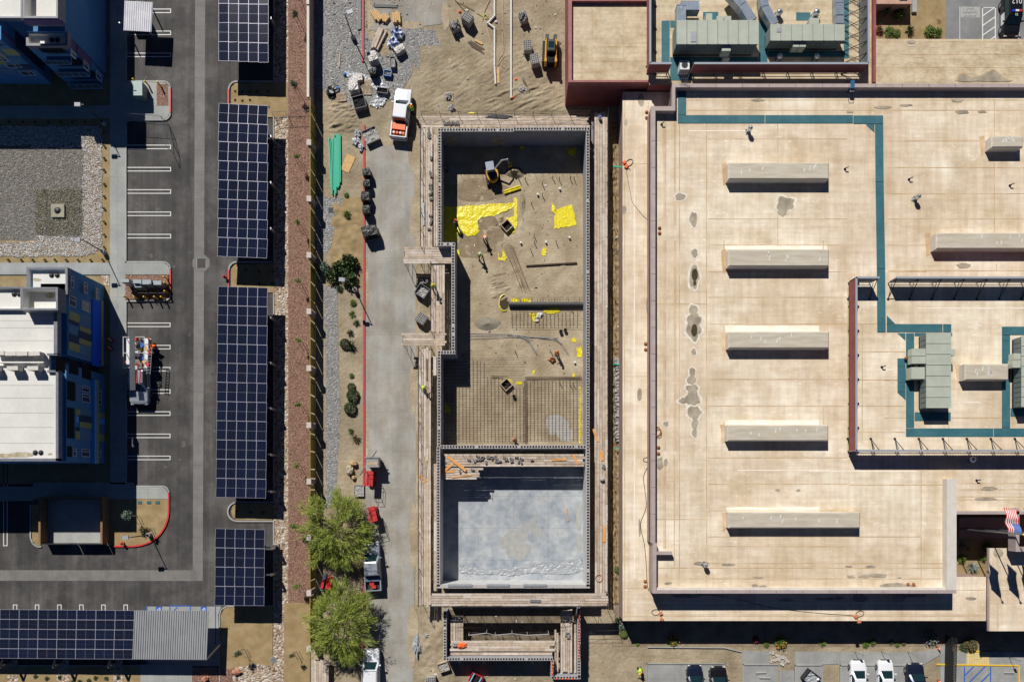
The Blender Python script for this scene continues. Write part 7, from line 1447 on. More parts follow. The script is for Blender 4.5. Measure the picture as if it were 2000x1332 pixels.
t = thing('deck_bucket', 'white bucket on the upper right corner of the scaffold deck', 'bucket', G(1171, 232, ZD + .03)); jug(M_white, M_blue)(t)
for x, y, m_, l in ((1095, 649, M_tub, 'dark bucket on the pit floor, left of the rust coloured one'), (1104, 646, M_drain, 'rust coloured bucket on the pit floor beside the dark one'), (1004, 775, M_tub, 'dark bucket standing on the left rebar mat')):
    t = thing('bucket', l, 'bucket', G(x, y)); b = MB(); b.cyl((0, 0, 0), (0, 0, .4), .17, .21, 14, cap=False); b.cyl((0, 0, .02), (0, 0, .04), .17, n=14); obj('shell', b, m_, t); b = MB(); b.cyl((0, 0, .25), (0, 0, .27), .185, n=14); obj('contents', b, M_cell, t)
beams('grey steel tray on the south scaffold deck', 1046, 1173, 88, 1.3, 1, .32, .08, M_tub, name='tray', z=4.42, cat='tray'); beams('dark metal rods lying on the north scaffold deck', 975, 228, 86, 2.6, 5, .07, .08, M_dkmetal, name='rod_bundle', z=ZD + .03, cat='rods', jit=.4); beams('long dark plank lying on the lower west scaffold deck', 834, 722, 0, 2.6, 1, .12, .08, M_rebar, z=ZD + .03); beams('short grey boards piled on the lower west scaffold deck', 829, 915, -4, 2.4, 4, .12, .1, WM[2], z=ZD + .03, jit=.4); beams('grey rail lying on the upper west scaffold deck', 828, 420, 0, 2.8, 2, .1, .1, M_gmetal, z=ZD + .03, name='rail', cat='rail')
for x, y, l in ((902, 1259, 'red and orange tool heap at the left of the annex deck'),): lump('tool_heap', l, 'tools', x, y, (.55, .3, .18), M_orange, 1, z=1.95, sd=3, f=4); lump('tool_heap', 'grey tool heap beside the red one on the annex deck', 'tools', 889, 1258, (.4, .3, .18), M_mrt, 1, z=1.95, sd=4, f=4)
lump('tool_heap', 'brown tool pile beside the lowest worker in the pit', 'tools', 1078, 703, (.4, .3, .25), M_drain, 1, sd=5, f=4); lump('cut_stone', 'pale cube at the east deck level with the slab shadow', 'block', 1176, 937, (.3, .25, .3), M_cmu, .1, z=ZD)
beams('green stub of pipe crossing the trench, level with the diagonal rebar', 1206, 327, 85, 1.0, 1, .14, .14, mat('green pipe', (.02, .42, .26)), name='pipe_stub', z=3.0, cat='pipe'); beams('green stub of pipe in the trench, level with the red worker', 1206, 712, 85, .9, 1, .14, .14, mat('green pipe', (.02, .42, .26)), name='pipe_stub', z=.5, cat='pipe'); beams('green stub of pipe in the trench, level with the cross wall', 1208, 876, 85, .7, 1, .14, .14, mat('green pipe', (.02, .42, .26)), name='pipe_stub', z=.5, cat='pipe')
sheet_thing('trench_netting', [(1199, 700), (1215, 700), (1215, 860), (1199, 860)], .25, .3, 3, M_mrt, 'rough grey rubble heaped in the trench beside the roofed building', 'rubble', seed=22, lumps=3)
# ---------------- plants ----------------
def leafm(name, c, c2): return mat('leaf ' + name, c, c2, sc=1.3, rough=.6, lo=.35, hi=.65, fine=.25, fsc=5)
L_dk = leafm('dark', (.025, .055, .015), (.06, .10, .03)); L_br = leafm('bright', (.09, .15, .02), (.17, .24, .04)); L_mq = leafm('mesquite', (.13, .18, .02), (.31, .36, .05)); L_bg = leafm('blue green', (.10, .17, .12), (.20, .27, .20)); L_ag = leafm('agave', (.20, .26, .24), (.32, .38, .36)); L_md = leafm('mid green', (.05, .09, .025), (.11, .17, .05)); L_dry = leafm('dry', (.12, .10, .04), (.20, .17, .07))
M_bark = mat('bark', (.09, .065, .045), (.14, .10, .07), sc=5, rough=.9)
def leaf(b, p, d_, l, w_, m=0):
    d_ = d_.normalized(); s = d_.cross(Vector((random.uniform(-1, 1), random.uniform(-1, 1), random.uniform(-1, 1)))); s = s.normalized() * w_ if s.length > .01 else Vector((w_, 0, 0)); b.add([p - s * .5, p + d_ * l * .5 - s, p + d_ * l, p + d_ * l * .5 + s], [(0, 1, 2, 3)], m)
def rv(): return Vector((random.gauss(0, 1), random.gauss(0, 1), random.gauss(0, 1))).normalized()
PROTO = {}
def plantmesh(kind, m):
    key = (kind, m.name)
    if key in PROTO: return PROTO[key]
    b = MB()
    if kind == 'shrub':
        for _ in range(620):
            q = rv(); q.z = abs(q.z); r = random.uniform(.45, 1) * (.8 + .35 * noise.noise(q * 2.5)); leaf(b, Vector((q.x * r, q.y * r, q.z * r * .9)), q * .4 + rv(), .24, .06)
    elif kind == 'ball':
        for _ in range(1100):
            q = rv(); q.z = abs(q.z); r = random.uniform(.86, 1); leaf(b, q * r, q * .2 + rv(), .16, .06)
    elif kind == 'spiky':
        for i in range(85): a = random.uniform(0, 6.283); e = random.uniform(.15, 1.3); q = Vector((math.cos(a) * math.cos(e), math.sin(a) * math.cos(e), math.sin(e))); leaf(b, q * .08, q, random.uniform(.8, 1.05), .05)
    elif kind == 'tuft':
        for i in range(60): a = random.uniform(0, 6.283); e = random.uniform(.5, 1.4); q = Vector((math.cos(a) * math.cos(e), math.sin(a) * math.cos(e), math.sin(e))); leaf(b, q * .1, q, random.uniform(.7, 1.1), .07)
    elif kind == 'wisp':
        for i in range(46): a = random.uniform(0, 6.283); e = random.uniform(.2, 1.2); q = Vector((math.cos(a) * math.cos(e), math.sin(a) * math.cos(e), math.sin(e))); leaf(b, q * random.uniform(.1, .6), q + rv() * .4, .45, .035)
    elif kind == 'crown':
        cs = [rv() * random.uniform(.2, .65) for _ in range(9)]
        for c in cs:
            for _ in range(55): leaf(b, c + rv() * random.uniform(.1, .38), rv(), .2, .055)
    me = bpy.data.meshes.new(kind + '_foliage'); me.from_pydata(b.v, [], b.f); me.materials.append(m); me.update(); PROTO[key] = me; return me
def foliage(t, kind, m, r, z0=0, hz=1, name='foliage'):
    o = bpy.data.objects.new(name, plantmesh(kind, m)); C.objects.link(o); o.parent = t; o.location = (0, 0, z0); o.scale = (r, r, r * hz); o.rotation_euler.z = random.uniform(0, 6.3); return o
STEM = None
def plant(label, cat, px, py, rpx, kind, m, hz=1, grp=None, z=0, name=None):
    global STEM
    t = thing(name or {'spiky': 'agave', 'tuft': 'tussock'}.get(kind, 'shrub'), label, cat, G(px, py, z), 0, grp); r = rpx / S; foliage(t, kind, m, r, .02, hz)
    if STEM is None: b = MB(); b.cyl((0, 0, -.05), (0, 0, .5), .06, .03, 6); STEM = bpy.data.meshes.new('stem'); STEM.from_pydata(b.v, [], b.f); STEM.materials.append(M_bark)
    o = bpy.data.objects.new('stem', STEM); C.objects.link(o); o.parent = t; o.scale = (r, r, r); return t
def young(label, px, py, r, h, m, grp='staked young trees'):
    """px,py = crown as seen"""
    p = G(px, py, h); p.z = 0; t = thing('young_tree', label, 'tree', p, 0, grp); b = MB(); b.cyl((0, 0, 0), (.05, .03, h * .8), .04, .025, 6); b.cyl((.05, .03, h * .6), (.3 * r, .1, h), .02, .01, 5); b.cyl((.05, .03, h * .6), (-.3 * r, -.2, h * 1.02), .02, .01, 5); obj('trunk', b, M_bark, t)
    foliage(t, 'crown', m, r, h, .8, 'crown')
    for s in (-.35, .35): b = MB(); b.cyl((s, 0, 0), (s, 0, h * .55), .025, n=5); b.cyl((s, 0, h * .5), (.04, 0, h * .5), .01, n=4); obj('stake', b, M_wood, t)
def ordn(i, n): return ('first', 'second', 'third', 'fourth', 'fifth', 'sixth', 'seventh', 'eighth', 'ninth', 'tenth', 'eleventh', 'twelfth', 'thirteenth', 'fourteenth', 'fifteenth', 'sixteenth', 'seventeenth', 'eighteenth', 'nineteenth', 'twentieth')[i] if i < n - 1 or n < 3 else 'last'
def row(where, pts, kind, m, r, hz=1, cat='shrub', grp=None, adj='small dark green tussock'):
    n = len(pts)
    for i, (x, y) in enumerate(pts): plant('%s, %s %s' % (adj, ordn(i, n), where), cat, x, y, r, kind, m, hz, grp or ('plants ' + where))
ys_ = (287, 311, 334, 335 + 26, 385, 409, 435, 460, 484)
row('from the top in the strip right of the white cobbles', [(205, y) for y in ys_], 'tuft', L_br, 4.2, 1.3)
row('from the left in the strip below the white cobbles', [(x, 509) for x in (18, 43, 66, 89, 109, 131, 154, 178, 202)], 'tuft', L_br, 4.2, 1.3)
row('from the left in the shaded strip above the basin', [(x, 240) for x in (20, 46, 70, 96, 120, 143, 168)] + [(205, 261)], 'tuft', L_dk, 4.2, 1.2)
row('in the sand of the uppermost island, row by row', [(460, 180), (474, 181), (489, 181), (503, 180), (524, 180), (460, 197), (474, 198), (489, 197), (525, 210)], 'tuft', L_dk, 4, .9)
row('in the shaded island between the long carports', [(481, 528), (507, 531), (533, 531), (478, 555), (508, 555), (532, 555)], 'tuft', L_dk, 4.5, .8)
row('from the left in the lowest rounded island between carports', [(462, 999), (490, 1000), (515, 1000)], 'tuft', L_dk, 5, .8)
red = [(588, 93, 5), (590, 140, 6), (587, 230, 6), (588, 275, 6), (588, 355, 6), (584, 400, 6), (588, 477, 5), (588, 515, 5), (587, 593, 5), (585, 710, 6), (583, 748, 5), (587, 832, 5), (584, 868, 5), (580, 953, 5), (577, 990, 5), (580, 1062, 6), (582, 1109, 6)]
for i, (x, y, r) in enumerate(red): plant('small olive wisp of a shrub in the red gravel bed, %s from the top' % ordn(i, len(red)), 'shrub', x, y, r, 'wisp', L_dry if i % 3 else L_dk, .8, 'small shrubs in the red gravel bed')
for i, (x, y, r) in enumerate(((586, -2, .5), (578, 28, .65), (575, 163, .72), (578, 305, .6), (581, 433, .62), (580, 548, .6), (582, 664, .6), (583, 790, .6), (578, 910, .6), (577, 1028, .8), (577, 1146, .75))): young('bright staked young tree in the red gravel bed, %s from the top' % ordn(i, 11), x, y, r, 2.0, L_br if i > 2 else L_dk, 'young trees in the red gravel bed')
young('staked young tree in the sand at the bottom, beside the red gravel corner', 463, 1275, .7, 2.2, L_dk); young('sparse staked young tree in the sand strip beside the fence at the bottom', 569, 1279, .5, 2.0, L_dk); young('leafy young tree half in the shade of the planter by the trash enclosure', 247, 1008, .85, 2.3, L_bg); young('bare twig tree on the red edged planter beside the light pole', 281, 1033, .5, 1.6, L_dry)
row('from the top, left of the short carport shadow', [(437, 1190), (453, 1186), (438, 1205), (453, 1213), (437, 1220), (453, 1228), (467, 1235), (453, 1245), (468, 1253), (453, 1262), (457, 1280), (470, 1296)], 'wisp', L_dk, 3.6, .6, adj='tiny dark tuft')
row('in the sand below the short carport shadow, from the left', [(478, 1238), (485, 1250), (497, 1235), (498, 1247), (496, 1268), (512, 1240), (528, 1233), (530, 1250)], 'wisp', L_dry, 4.5, .4, adj='dry twiggy seedling')
row('from the top in the sand strip along the lower fence', [(575, 1189), (574, 1232), (577, 1325)], 'wisp', L_dry, 3.5, .6, adj='dry wisp of shrub')
row('from the left in the planting strip at the bottom left', [(71, 1320), (93, 1324), (118, 1322), (144, 1331), (157, 1330), (175, 1328), (188, 1323), (209, 1324), (232, 1322)], 'shrub', L_dk, 6, .8, adj='dark green shrub')
row('on the red edged planter, row by row', [(281, 1011), (299, 1011), (291, 1023), (309, 1021), (270, 1052), (284, 1055), (274, 1051 - 30)], 'wisp', L_dk, 3.2, .7, adj='tiny dark plant')
for i, x in enumerate((273, 291, 308)): t = thing('utility_box', 'small teal utility lid on the red edged planter, %s of three' % ('left', 'middle', 'right')[i], 'lid', G(x, 981, .11)); b = MB(); b.bx(-.25, -.17, 0, .25, .17, .05); obj('lid', b, M_teal, t); b = MB(); b.bx(-.06, -.03, .051, .06, .03, .07); obj('handle', b, M_dkmetal, t)
def hydrant(label, px, py): t = thing('fire_hydrant', label, 'hydrant', G(px, py, .1)); b = MB(); b.cyl((0, 0, 0), (0, 0, .6), .13, .11, 10); b.sph((0, 0, .6), (.15, .15, .14), 10, half=True); b.cyl((-.25, 0, .42), (.25, 0, .42), .07, n=8); obj('body', b, M_redp, t); b = MB(); b.cyl((0, -.1, .42), (0, -.25, .42), .09, n=8); obj('outlet', b, M_redp, t)
hydrant('red fire hydrant at the lower edge of the red curb planter', 242, 1060); hydrant('red fire hydrant on the island curb above the longest carport', 441, 542)
# shrubs along the driveway strip
S1 = 'shrubs in the sandy strip beside the red driveway kerb'
for l, x, y, r, k, m, hz in (('small yellow green bush near the end of the green pipes', 677, 382, 6, 'shrub', L_br, .8), ('round yellow green bush right of the square vault lid', 678, 420, 10, 'spiky', L_br, .9), ('blue green bush forming the left of the large clump', 633, 526, 17, 'shrub', L_bg, 1.1), ('mid green bush in the lower middle of the large clump', 652, 541, 18, 'shrub', L_md, 1.1), ('feathery green bush at the heart of the large clump', 664, 526, 20, 'shrub', L_md, 1.2), ('tall needle leaved bush at the right of the large clump', 684, 515, 21, 'shrub', L_md, 1.5), ('needle leaved bush under the lamp head of the large clump', 683, 548, 20, 'shrub', L_md, 1.3), ('small dark bush at the lower left edge of the large clump', 664, 565, 8, 'shrub', L_dk, .8), ('yellow green bush just below the large clump', 690, 592, 8, 'shrub', L_br, .8),
    ('spiky bush second below the large clump', 688, 614, 9, 'spiky', L_br, .8), ('low spiky plant leaning towards the kerb', 696, 631, 9, 'spiky', L_dk, .7), ('spiky bush above the round cactus pair', 684, 650, 9, 'spiky', L_dk, .9), ('round dark cactus, left one of the pair', 674, 672, 10, 'ball', L_dk, 1.1), ('round spiky cactus, right one of the pair', 687, 674, 12, 'spiky', L_dk, 1.3), ('small yellow green bush alone above the clipped bushes', 687, 734, 6, 'shrub', L_br, .8), ('smallest clipped bush, the upper one of three', 687, 756, 8, 'ball', L_dk, 1), ('middle clipped bush of three', 690, 773, 12.5, 'ball', L_dk, 1), ('lowest clipped bush of three', 685, 798, 12.5, 'ball', L_dk, 1), ('small spiky plant below the clipped bushes', 686, 842, 8, 'spiky', L_br, .8), ('larger spiky plant with dry leaves below the clipped bushes', 696, 857, 11, 'spiky', L_dry, .9)): plant(l, 'shrub', x, y, r, k, m, hz, S1)
# boulders
def boulder(label, px, py, rx, ry, rz_, m, sd): b = MB(); b.sph((0, 0, rz_ * .5), (rx / S, ry / S, rz_), 12, amp=.45, seed=sd, f=1.6); o = obj('boulder', b, m); o.location = G(px, py); return tag(o, label, 'boulder', 'landscape boulders')
M_bo = mat('orange sandstone', (.38, .24, .11), (.50, .36, .20), sc=3, rough=.9); M_bo2 = mat('pale sandstone', (.50, .44, .35), (.42, .34, .24), sc=3, rough=.9); M_bo3 = mat('red sandstone', (.36, .15, .09), (.45, .22, .14), sc=3, rough=.9)
boulder('orange boulder, the top one of three beside the driveway kerb', 691, 905, 8, 5.5, .4, M_bo, 1); boulder('large pale boulder, the middle one of three beside the driveway kerb', 684, 918, 7, 10, .5, M_bo2, 2); boulder('small orange boulder, the lowest of three beside the driveway kerb', 691, 933, 4, 4.5, .3, M_bo, 3); boulder('reddish boulder in the tan pebbles near the bottom young tree', 463, 1311, 9, 6.5, .45, M_bo3, 4); boulder('reddish boulder at the edge of the red gravel at the bottom', 402, 1325, 7, 6, .4, M_bo3, 5)
t = thing('vault_lid', 'square dark vault lid in the grey gravel beside the fence shadow', 'lid', G(647, 411)); b = MB(); b.bx(-.35, -.32, 0, .35, .32, .05); obj('lid', b, mat('slate lid', (.05, .06, .075)), t); b = MB(); b.bx(-.4, -.37, 0, .4, .37, .03); obj('frame', b, M_conc, t)
t = thing('manhole', 'round dark manhole lid at the edge of the tan pebbles near the bottom', 'manhole', G(534, 1288, .08)); b = MB(); b.cyl((0, 0, 0), (0, 0, .05), .36, n=20); obj('lid', b, M_tub, t); b = MB(); b.cyl((0, 0, 0), (0, 0, .03), .42, n=20); obj('frame', b, M_conc, t)
t = thing('timber_platform', 'grey timber platform at the foot of the lower mesquite by the fence', 'platform', G(630, 1325)); b = MB()
for k in range(7): b.box((-.95 + k * .3, 0, .9), (.28, 5.0 + .15 * (k % 2), .05), 0, k % 4)
obj('deck', b, WM, t)
for x, y in ((-.9, -2), (.9, -2), (-.9, 2), (.9, 2)): b = MB(); b.bx(x - .05, y - .05, 0, x + .05, y + .05, .87); obj('post', b, M_bark, t)
# big mesquites
def mesquite(label, px, py, rx, ry, h, seed, n=7200):
    random.seed(seed); c = G(px, py, h * .75); t = thing('mesquite_tree', label, 'tree', (c.x, c.y, 0), 0, 'mesquite trees beside the driveway'); b = MB(); rx /= 18.6; ry /= 18.6; tips = []
    def limb(p, q, r0, r1, k=4):
        P = [p.lerp(q, i / k) + (rv() * .12 if 0 < i < k else Vector()) for i in range(k + 1)]
        for i in range(k): b.cyl(P[i], P[i + 1], r0 + (r1 - r0) * i / k, r0 + (r1 - r0) * (i + 1) / k, 6, cap=False)
        return P
    base = Vector((0, 0, 0)); fork = Vector((.1, .1, .9)); limb(base, fork, .22, .17, 2)
    for i in range(8):
        a = i * .785 + random.uniform(-.3, .3); f = random.uniform(.5, .8); q = Vector((math.cos(a) * rx * f, math.sin(a) * ry * f, h * random.uniform(.62, .85))); P = limb(fork, q, .13, .05)
        for j in range(5): u = random.choice(P[2:]); a2 = a + random.uniform(-1.1, 1.1); e = u + Vector((math.cos(a2) * rx * .35, math.sin(a2) * ry * .35, random.uniform(-.2, .7))); limb(u, e, .04, .012, 3); tips.append(e)
        tips.append(q)
    for _ in range(10): tips.append(Vector((random.uniform(-.4, .4) * rx, random.uniform(-.4, .4) * ry, h * random.uniform(.85, 1.0))))
    obj('trunk', b, M_bark, t); b = MB()
    for k in range(int(n / 16)):
        a_ = random.uniform(0, 6.283); r_ = random.random() ** .5 * (1 + .38 * noise.noise(Vector((math.cos(a_) * 2.3, math.sin(a_) * 2.3, seed)))); c0 = Vector((math.cos(a_) * r_ * rx * .88, math.sin(a_) * r_ * ry * .88, h * (1.0 - .45 * r_ * r_) - random.uniform(0, .8))) if (k % 4 and noise.noise(Vector((a_ * 1.3, r_ * 3, seed))) > -.12) else random.choice(tips) + rv() * random.uniform(.1, .7); o = Vector((c0.x / rx, c0.y / ry, 0)); dr = Vector((o.x * 1.6, o.y * 1.6, -.15)) + rv() * .5; dr.normalize()
        for j in range(16):
            p = c0 + dr * random.uniform(0, 1.0) + rv() * .16 + Vector((0, 0, -.12 * random.random())); leaf(b, p, dr + rv() * .38, random.uniform(.28, .55), .024)
    o = obj('crown', b, L_mq, t)
    return t
mesquite('larger bright green feathery mesquite, the upper of the two over the fence', 655, 1036, 66, 70, 4.2, 11, 19000); mesquite('bright green feathery mesquite, the lower of the two over the fence', 664, 1222, 62, 78, 4.2, 12, 19000)
random.seed(21)
# ---------------- north east garden ----------------
sheet('garden_soil', [rect(1700, -300, 1847, 90)], .004, M_sand); sheet('patrol_parking', [rect(1847, -300, 2500, 100)], .006, joints(mat('parking concrete', (.17, .175, .18), (.23, .235, .235), sc=.5, rough=.85), 8, 4.2, .02, .75))
b = MB()
for r in (rect(1918, 15, 1920, 90), rect(1943, 15, 1945, 90), rect(1918, 15, 1945, 16.5), rect(1989, 15, 1991, 90), rect(1874, 14, 1875, 90)): b.sheet(PP(r), .012)
for k in range(5): y = 30 + 19 * k; b.sheet(PP([(1920, y), (1943, y - 16), (1943, y - 13.5), (1920, y + 2.5)]), .013)
struct('stall_marking', b, M_white)
b = MB(); b.sheet(PP(rect(1876, 14, 1914, 35)), .012); struct('stencil_panel', b, mat('worn pale paint', (.42, .42, .40), (.30, .30, .29), sc=5))
for s_, y in (('ONLY', 18.5), ('TRANSPORT', 24.8), ('RP SOTCP', 31.5)): o = text(s_, .34 if y > 20 else .36, G(1895, y, .018), (0, 0, math.pi), mat('stencil grey', (.16, .16, .16)), None, 'stencil_lettering'); o['kind'] = 'structure'
t = thing('garden_pavilion', 'small tan flat roof with a dark recess cut off by the top edge', 'building', G(1745, -30)); b = MB(); b.bx(*RC(1714, -120, 1777, 7, 1.4)[:2], 0, *RC(1714, -120, 1777, 7, 1.4)[2:], 1.39); obj('wall', b, M_wallm, t, off=tuple(t.location)); b = MB(); b.bx(*RC(1711, -121, 1780, 10, 1.4)[:2], 1.395, *RC(1711, -121, 1780, 10, 1.4)[2:], 1.55); b.bx(*RC(1757, -3, 1772, 3, 1.55)[:2], 1.551, *RC(1757, -3, 1772, 3, 1.55)[2:], 1.56, 1); obj('roof', b, [mat('pink tan roof', (.45, .27, .20), (.52, .33, .25), sc=1), M_dkmetal], t, off=tuple(t.location))
b = MB(); b.bx(*RC(1779, -100, 1788, 27)[:2], 0, *RC(1779, -100, 1788, 27)[2:], .3); single('planter_wall', b, M_conc, 'low pale wall beside the small tan roof at the top', 'wall', tuple(G(1784, -30)))
GR = 'garden plants at the upper right'
for l, x, y, r, k, m, hz in (('spiky yucca beside the small tan roof', 1729, 25, 13, 'spiky', L_bg, 1.3), ('leafy bush right of the yucca', 1755, 32, 15, 'shrub', L_br, 1), ('dark twiggy bush against the red coping', 1716, 50, 9, 'wisp', L_dk, 1), ('green bush at the foot of the garden, left', 1736, 64, 12, 'shrub', L_br, .8), ('second green bush at the foot of the garden', 1750, 67, 10, 'shrub', L_br, .8), ('round spiky plant at the foot of the garden', 1775, 62, 12, 'spiky', L_dk, 1), ('wide yellow green bush right of the round spiky plant', 1815, 65, 14, 'shrub', L_br, .9), ('second lobe of the wide yellow green bush', 1829, 66, 12, 'shrub', L_br, .8), ('brown dried shrub above the wide yellow green bush', 1832, 43, 7, 'wisp', L_dry, .9)): plant(l, 'shrub', x, y, r, k, m, hz, GR)
M_fr = mat('red flower', (.6, .03, .05)); M_fo = mat('orange flower', (.85, .22, .02)); M_fp = mat('mauve flower', (.35, .2, .32))
def flowers(t, r, n, m):
    for i in range(n): q = rv(); q.z = abs(q.z); b = MB(); b.sph(q * r * .95, .07, 6); obj('blossom', b, m, t)
flowers(plant('red flowering bush against the red coping', 'flower bush', 1717, 62, 9, 'shrub', L_dk, .9, GR), .55, 14, M_fr)
# ---------------- south parking and planting ----------------
sheet('planting_bed', [[(1195, 1212), (2500, 1212), (2500, 1262), (1264, 1262), (1195, 1262)]], .004, mat('bed soil', (.20, .15, .095), (.30, .235, .155), sc=.6, rough=.95, bump=.5, bsc=4))
b = MB()
for p in (rect(1262, 1294, 1416, 1600), rect(1450, 1271, 1503, 1600), rect(1503, 1296, 1519, 1600), rect(1522, 1309, 1551, 1600), [(1552, 1272), (1638, 1272), (1638, 1296), (1606, 1297), (1606, 1600), (1552, 1600)], [(1640, 1273), (1790, 1273), (1822, 1268), (1836, 1262), (1836, 1278), (1805, 1296), (1797, 1296), (1797, 1600), (1640, 1600)], rect(1852, 1272, 2500, 1600), rect(1836, 1262, 1853, 1600)): b.pr(PP(p), -.02, .05)
struct('parking_pad', b, joints(mat('pad concrete', (.25, .255, .25), (.33, .33, .315), sc=.5, rough=.85, fine=.05, fsc=6), 3.3, 3.3, .02, .75))
b = MB(); R_ = b
for p in ([(1262, 1294), (1416, 1294), (1416, 1600)], [(1262, 1600), (1262, 1294)], [(1264, 1262), (1415, 1263), (1447, 1271)], [(1451, 1600), (1451, 1296), (1519, 1296)], [(1552, 1600), (1552, 1297), (1606, 1297), (1606, 1600)], [(1640, 1600), (1640, 1297), (1797, 1297), (1797, 1600)]): ring(b, p, 1.8, .17, 0)
struct('pad_kerb', b, M_conc)
b = MB()
for x in (1690, 1742): b.sheet(PP(rect(x, 1300, x + 2.2, 1600)), .058)
struct('bay_line', b, M_white)
b = MB()
ring(b, [(1988, 1300), (1829, 1298)], 2.4, .13, 0); ring(b, [(1988, 1600), (1988, 1300)], 2.4, .13, 0); b.pr(PP(rect(1887, 1270, 1914, 1272.5)), 0, .13); struct('yellow_kerb', b, M_yel)
b = MB(); b.bx(*RC(1887, 1273, 1931, 1297)[:2], .05, *RC(1887, 1273, 1931, 1297)[2:], .075); struct('tactile_pad', b, joints(mat('tactile yellow', (.62, .48, .20), (.70, .56, .27), sc=2), .3, .3, .03, .75))
b = MB(); zz = .058
for r in (rect(1882, 1301, 1884.2, 1600), rect(1933, 1301, 1935.2, 1600)): b.sheet(PP(r), zz)
for k in range(7): y = 1316 + 22 * k; b.sheet(PP([(1884.4, y), (1884.4 + 48, y - 47), (1884.4 + 48, y - 43.5), (1884.4, y + 3.5)] if k > 1 else [(1884.4, y), (1884.4 + (y - 1301), 1301), (1884.4 + y - 1298, 1301), (1884.4, y + 3.5)]), zz + .003)
struct('hatch_marking', b, M_blue)
M_rub = mat('broken concrete', (.42, .38, .34), (.55, .51, .46), sc=3, rough=.9)
for i in range(26):
    x, y = 1504 + i * 1.35, random.gauss(1284, 7); b = MB(); s = random.uniform(.12, .32); b.box((0, 0, s * .3), (s * 1.6, s, s * .5), random.uniform(0, 3), rx=random.uniform(-.4, .4)); o = obj('rubble_chunk', b, M_rub); o.location = G(x, y); tag(o, 'pale chunk in the broken concrete heap, ' + ('%d%s from the left' % (i + 1, {1: 'st', 2: 'nd', 3: 'rd'}.get((i + 1) % 10 if not 10 < i + 1 < 14 else 0, 'th'))), 'rubble', 'chunks in the broken concrete heap')
t = thing('wheel_stop', 'pale concrete wheel stop lying on the broken pad, the upper one', 'wheel stop', G(1486, 1313, .05), R(2)); b = MB(); b.pr([(-.65, -.09), (.65, -.09), (.65, .09), (-.65, .09)], 0, .15, 0, [(-.62, -.05), (.62, -.05), (.62, .05), (-.62, .05)]); obj('stop', b, M_conc, t); dup(t, G(1493, 1323, .05), R(-1), 'pale concrete wheel stop lying on the broken pad, the lower one'); dup(t, G(1970, 1313, .05), 0, 'pale concrete wheel stop beside the blue hatched bay')
SB = 'plants along the south face of the tan building'
for l, x, y, r, k, m, hz, fl in (('orange flowering bush below the left orange power box', 1315, 1250, 13, 'shrub', L_br, .7, M_fo), ('smaller red flowering bush left of the big orange one', 1475, 1247, 8, 'shrub', L_dk, .8, M_fr), ('big orange flowering bush above the rubble heap', 1523, 1252, 15, 'shrub', L_br, .9, M_fo), ('pale green bush between two flowering bushes', 1496, 1258, 7, 'shrub', L_br, .8, None), ('tiny bright bush at the lower left building corner', 1245, 1257, 5, 'shrub', L_br, .7, None), ('spiky green plant right of the big orange bush', 1605, 1254, 10, 'spiky', L_br, .7, None), ('left one of the green bush pair above the white sedans', 1690, 1258, 8, 'shrub', L_br, .8, None), ('right one of the green bush pair above the white sedans', 1704, 1252, 9, 'shrub', L_br, .8, None),
    ('small dark bush right of the bush pair', 1740, 1253, 6, 'shrub', L_dk, .8, None), ('small yellow green bush, middle of the little trio', 1752, 1259, 5, 'shrub', L_br, .8, None), ('small reddish bush, right of the little trio', 1764, 1255, 6, 'shrub', L_dry, .8, None), ('large mauve flowering bush beside the dark gate', 1816, 1243, 17, 'shrub', L_bg, .8, M_fp), ('green bush right of the dark gate top', 1856, 1254, 8, 'shrub', L_dk, .9, None), ('round brown topped bush left of the tactile pad', 1893, 1257, 14, 'ball', L_dry, .9, None), ('green fringe bush under the brown topped one', 1884, 1262, 13, 'shrub', L_dk, .6, None), ('purple grey bush at the lower left building corner', 1214, 1221, 11, 'shrub', L_bg, .9, M_fp), ('dark bush just above the purple grey one', 1208, 1212, 9, 'shrub', L_dk, .9, None), ('yellow green bush below the purple grey one', 1218, 1238, 8, 'ball', L_br, .9, None), ('leafy bush squeezed between scaffold and building', 1208, 1112, 10, 'shrub', L_br, 1.2, None)):
    t = plant(l, 'shrub', x, y, r, k, m, hz, SB)
    if fl: flowers(t, r / S, 16, fl)
# sign posts, gate
p0 = None
for x, y, l in ((1669, 1272, 'thin sign post above the left white sedan'), (1721, 1272, 'thin sign post above the right white sedan'), (1772, 1272, 'thin sign post above the dark navy car'), (1970, 1283, 'thin sign post at the top right of the striped bay')):
    if p0 is None: p0 = thing('sign_post', l, 'sign', G(x, y), R(0), group='thin parking sign posts'); b = MB(); b.cyl((0, 0, 0), (0, 0, 2.0), .035, n=6); obj('post', b, M_gmetal, p0); b = MB(); b.bx(-.16, .036, 1.5, .16, .055, 2.0); obj('sign_plate', b, M_corr, p0)
    else: dup(p0, G(x, y), 0, l)
t = thing('rolling_gate', 'long dark mesh gate lying upright between the mauve bush and the striped bay', 'gate', G(1842, 1300)); b = MB(); a = G(1846, 1240); c = G(1842, 1420)
for q, w_ in ((a, 0), (c, 0)): b.cyl(q, q + Vector((0, 0, 2.2)), .05, n=6)
for z in (.1, .75, 1.4, 2.2): b.cyl(a + Vector((0, 0, z)), c + Vector((0, 0, z)), .04, n=6)
obj('frame', b, M_dkmetal, t, off=tuple(t.location)); b = MB(); k = 60
for i in range(k): p = a.lerp(c, (i + .5) / k); b.box((p.x, p.y, 1.15), (.03, .14, 2.05))
obj('mesh', b, M_dkmetal, t, off=tuple(t.location))
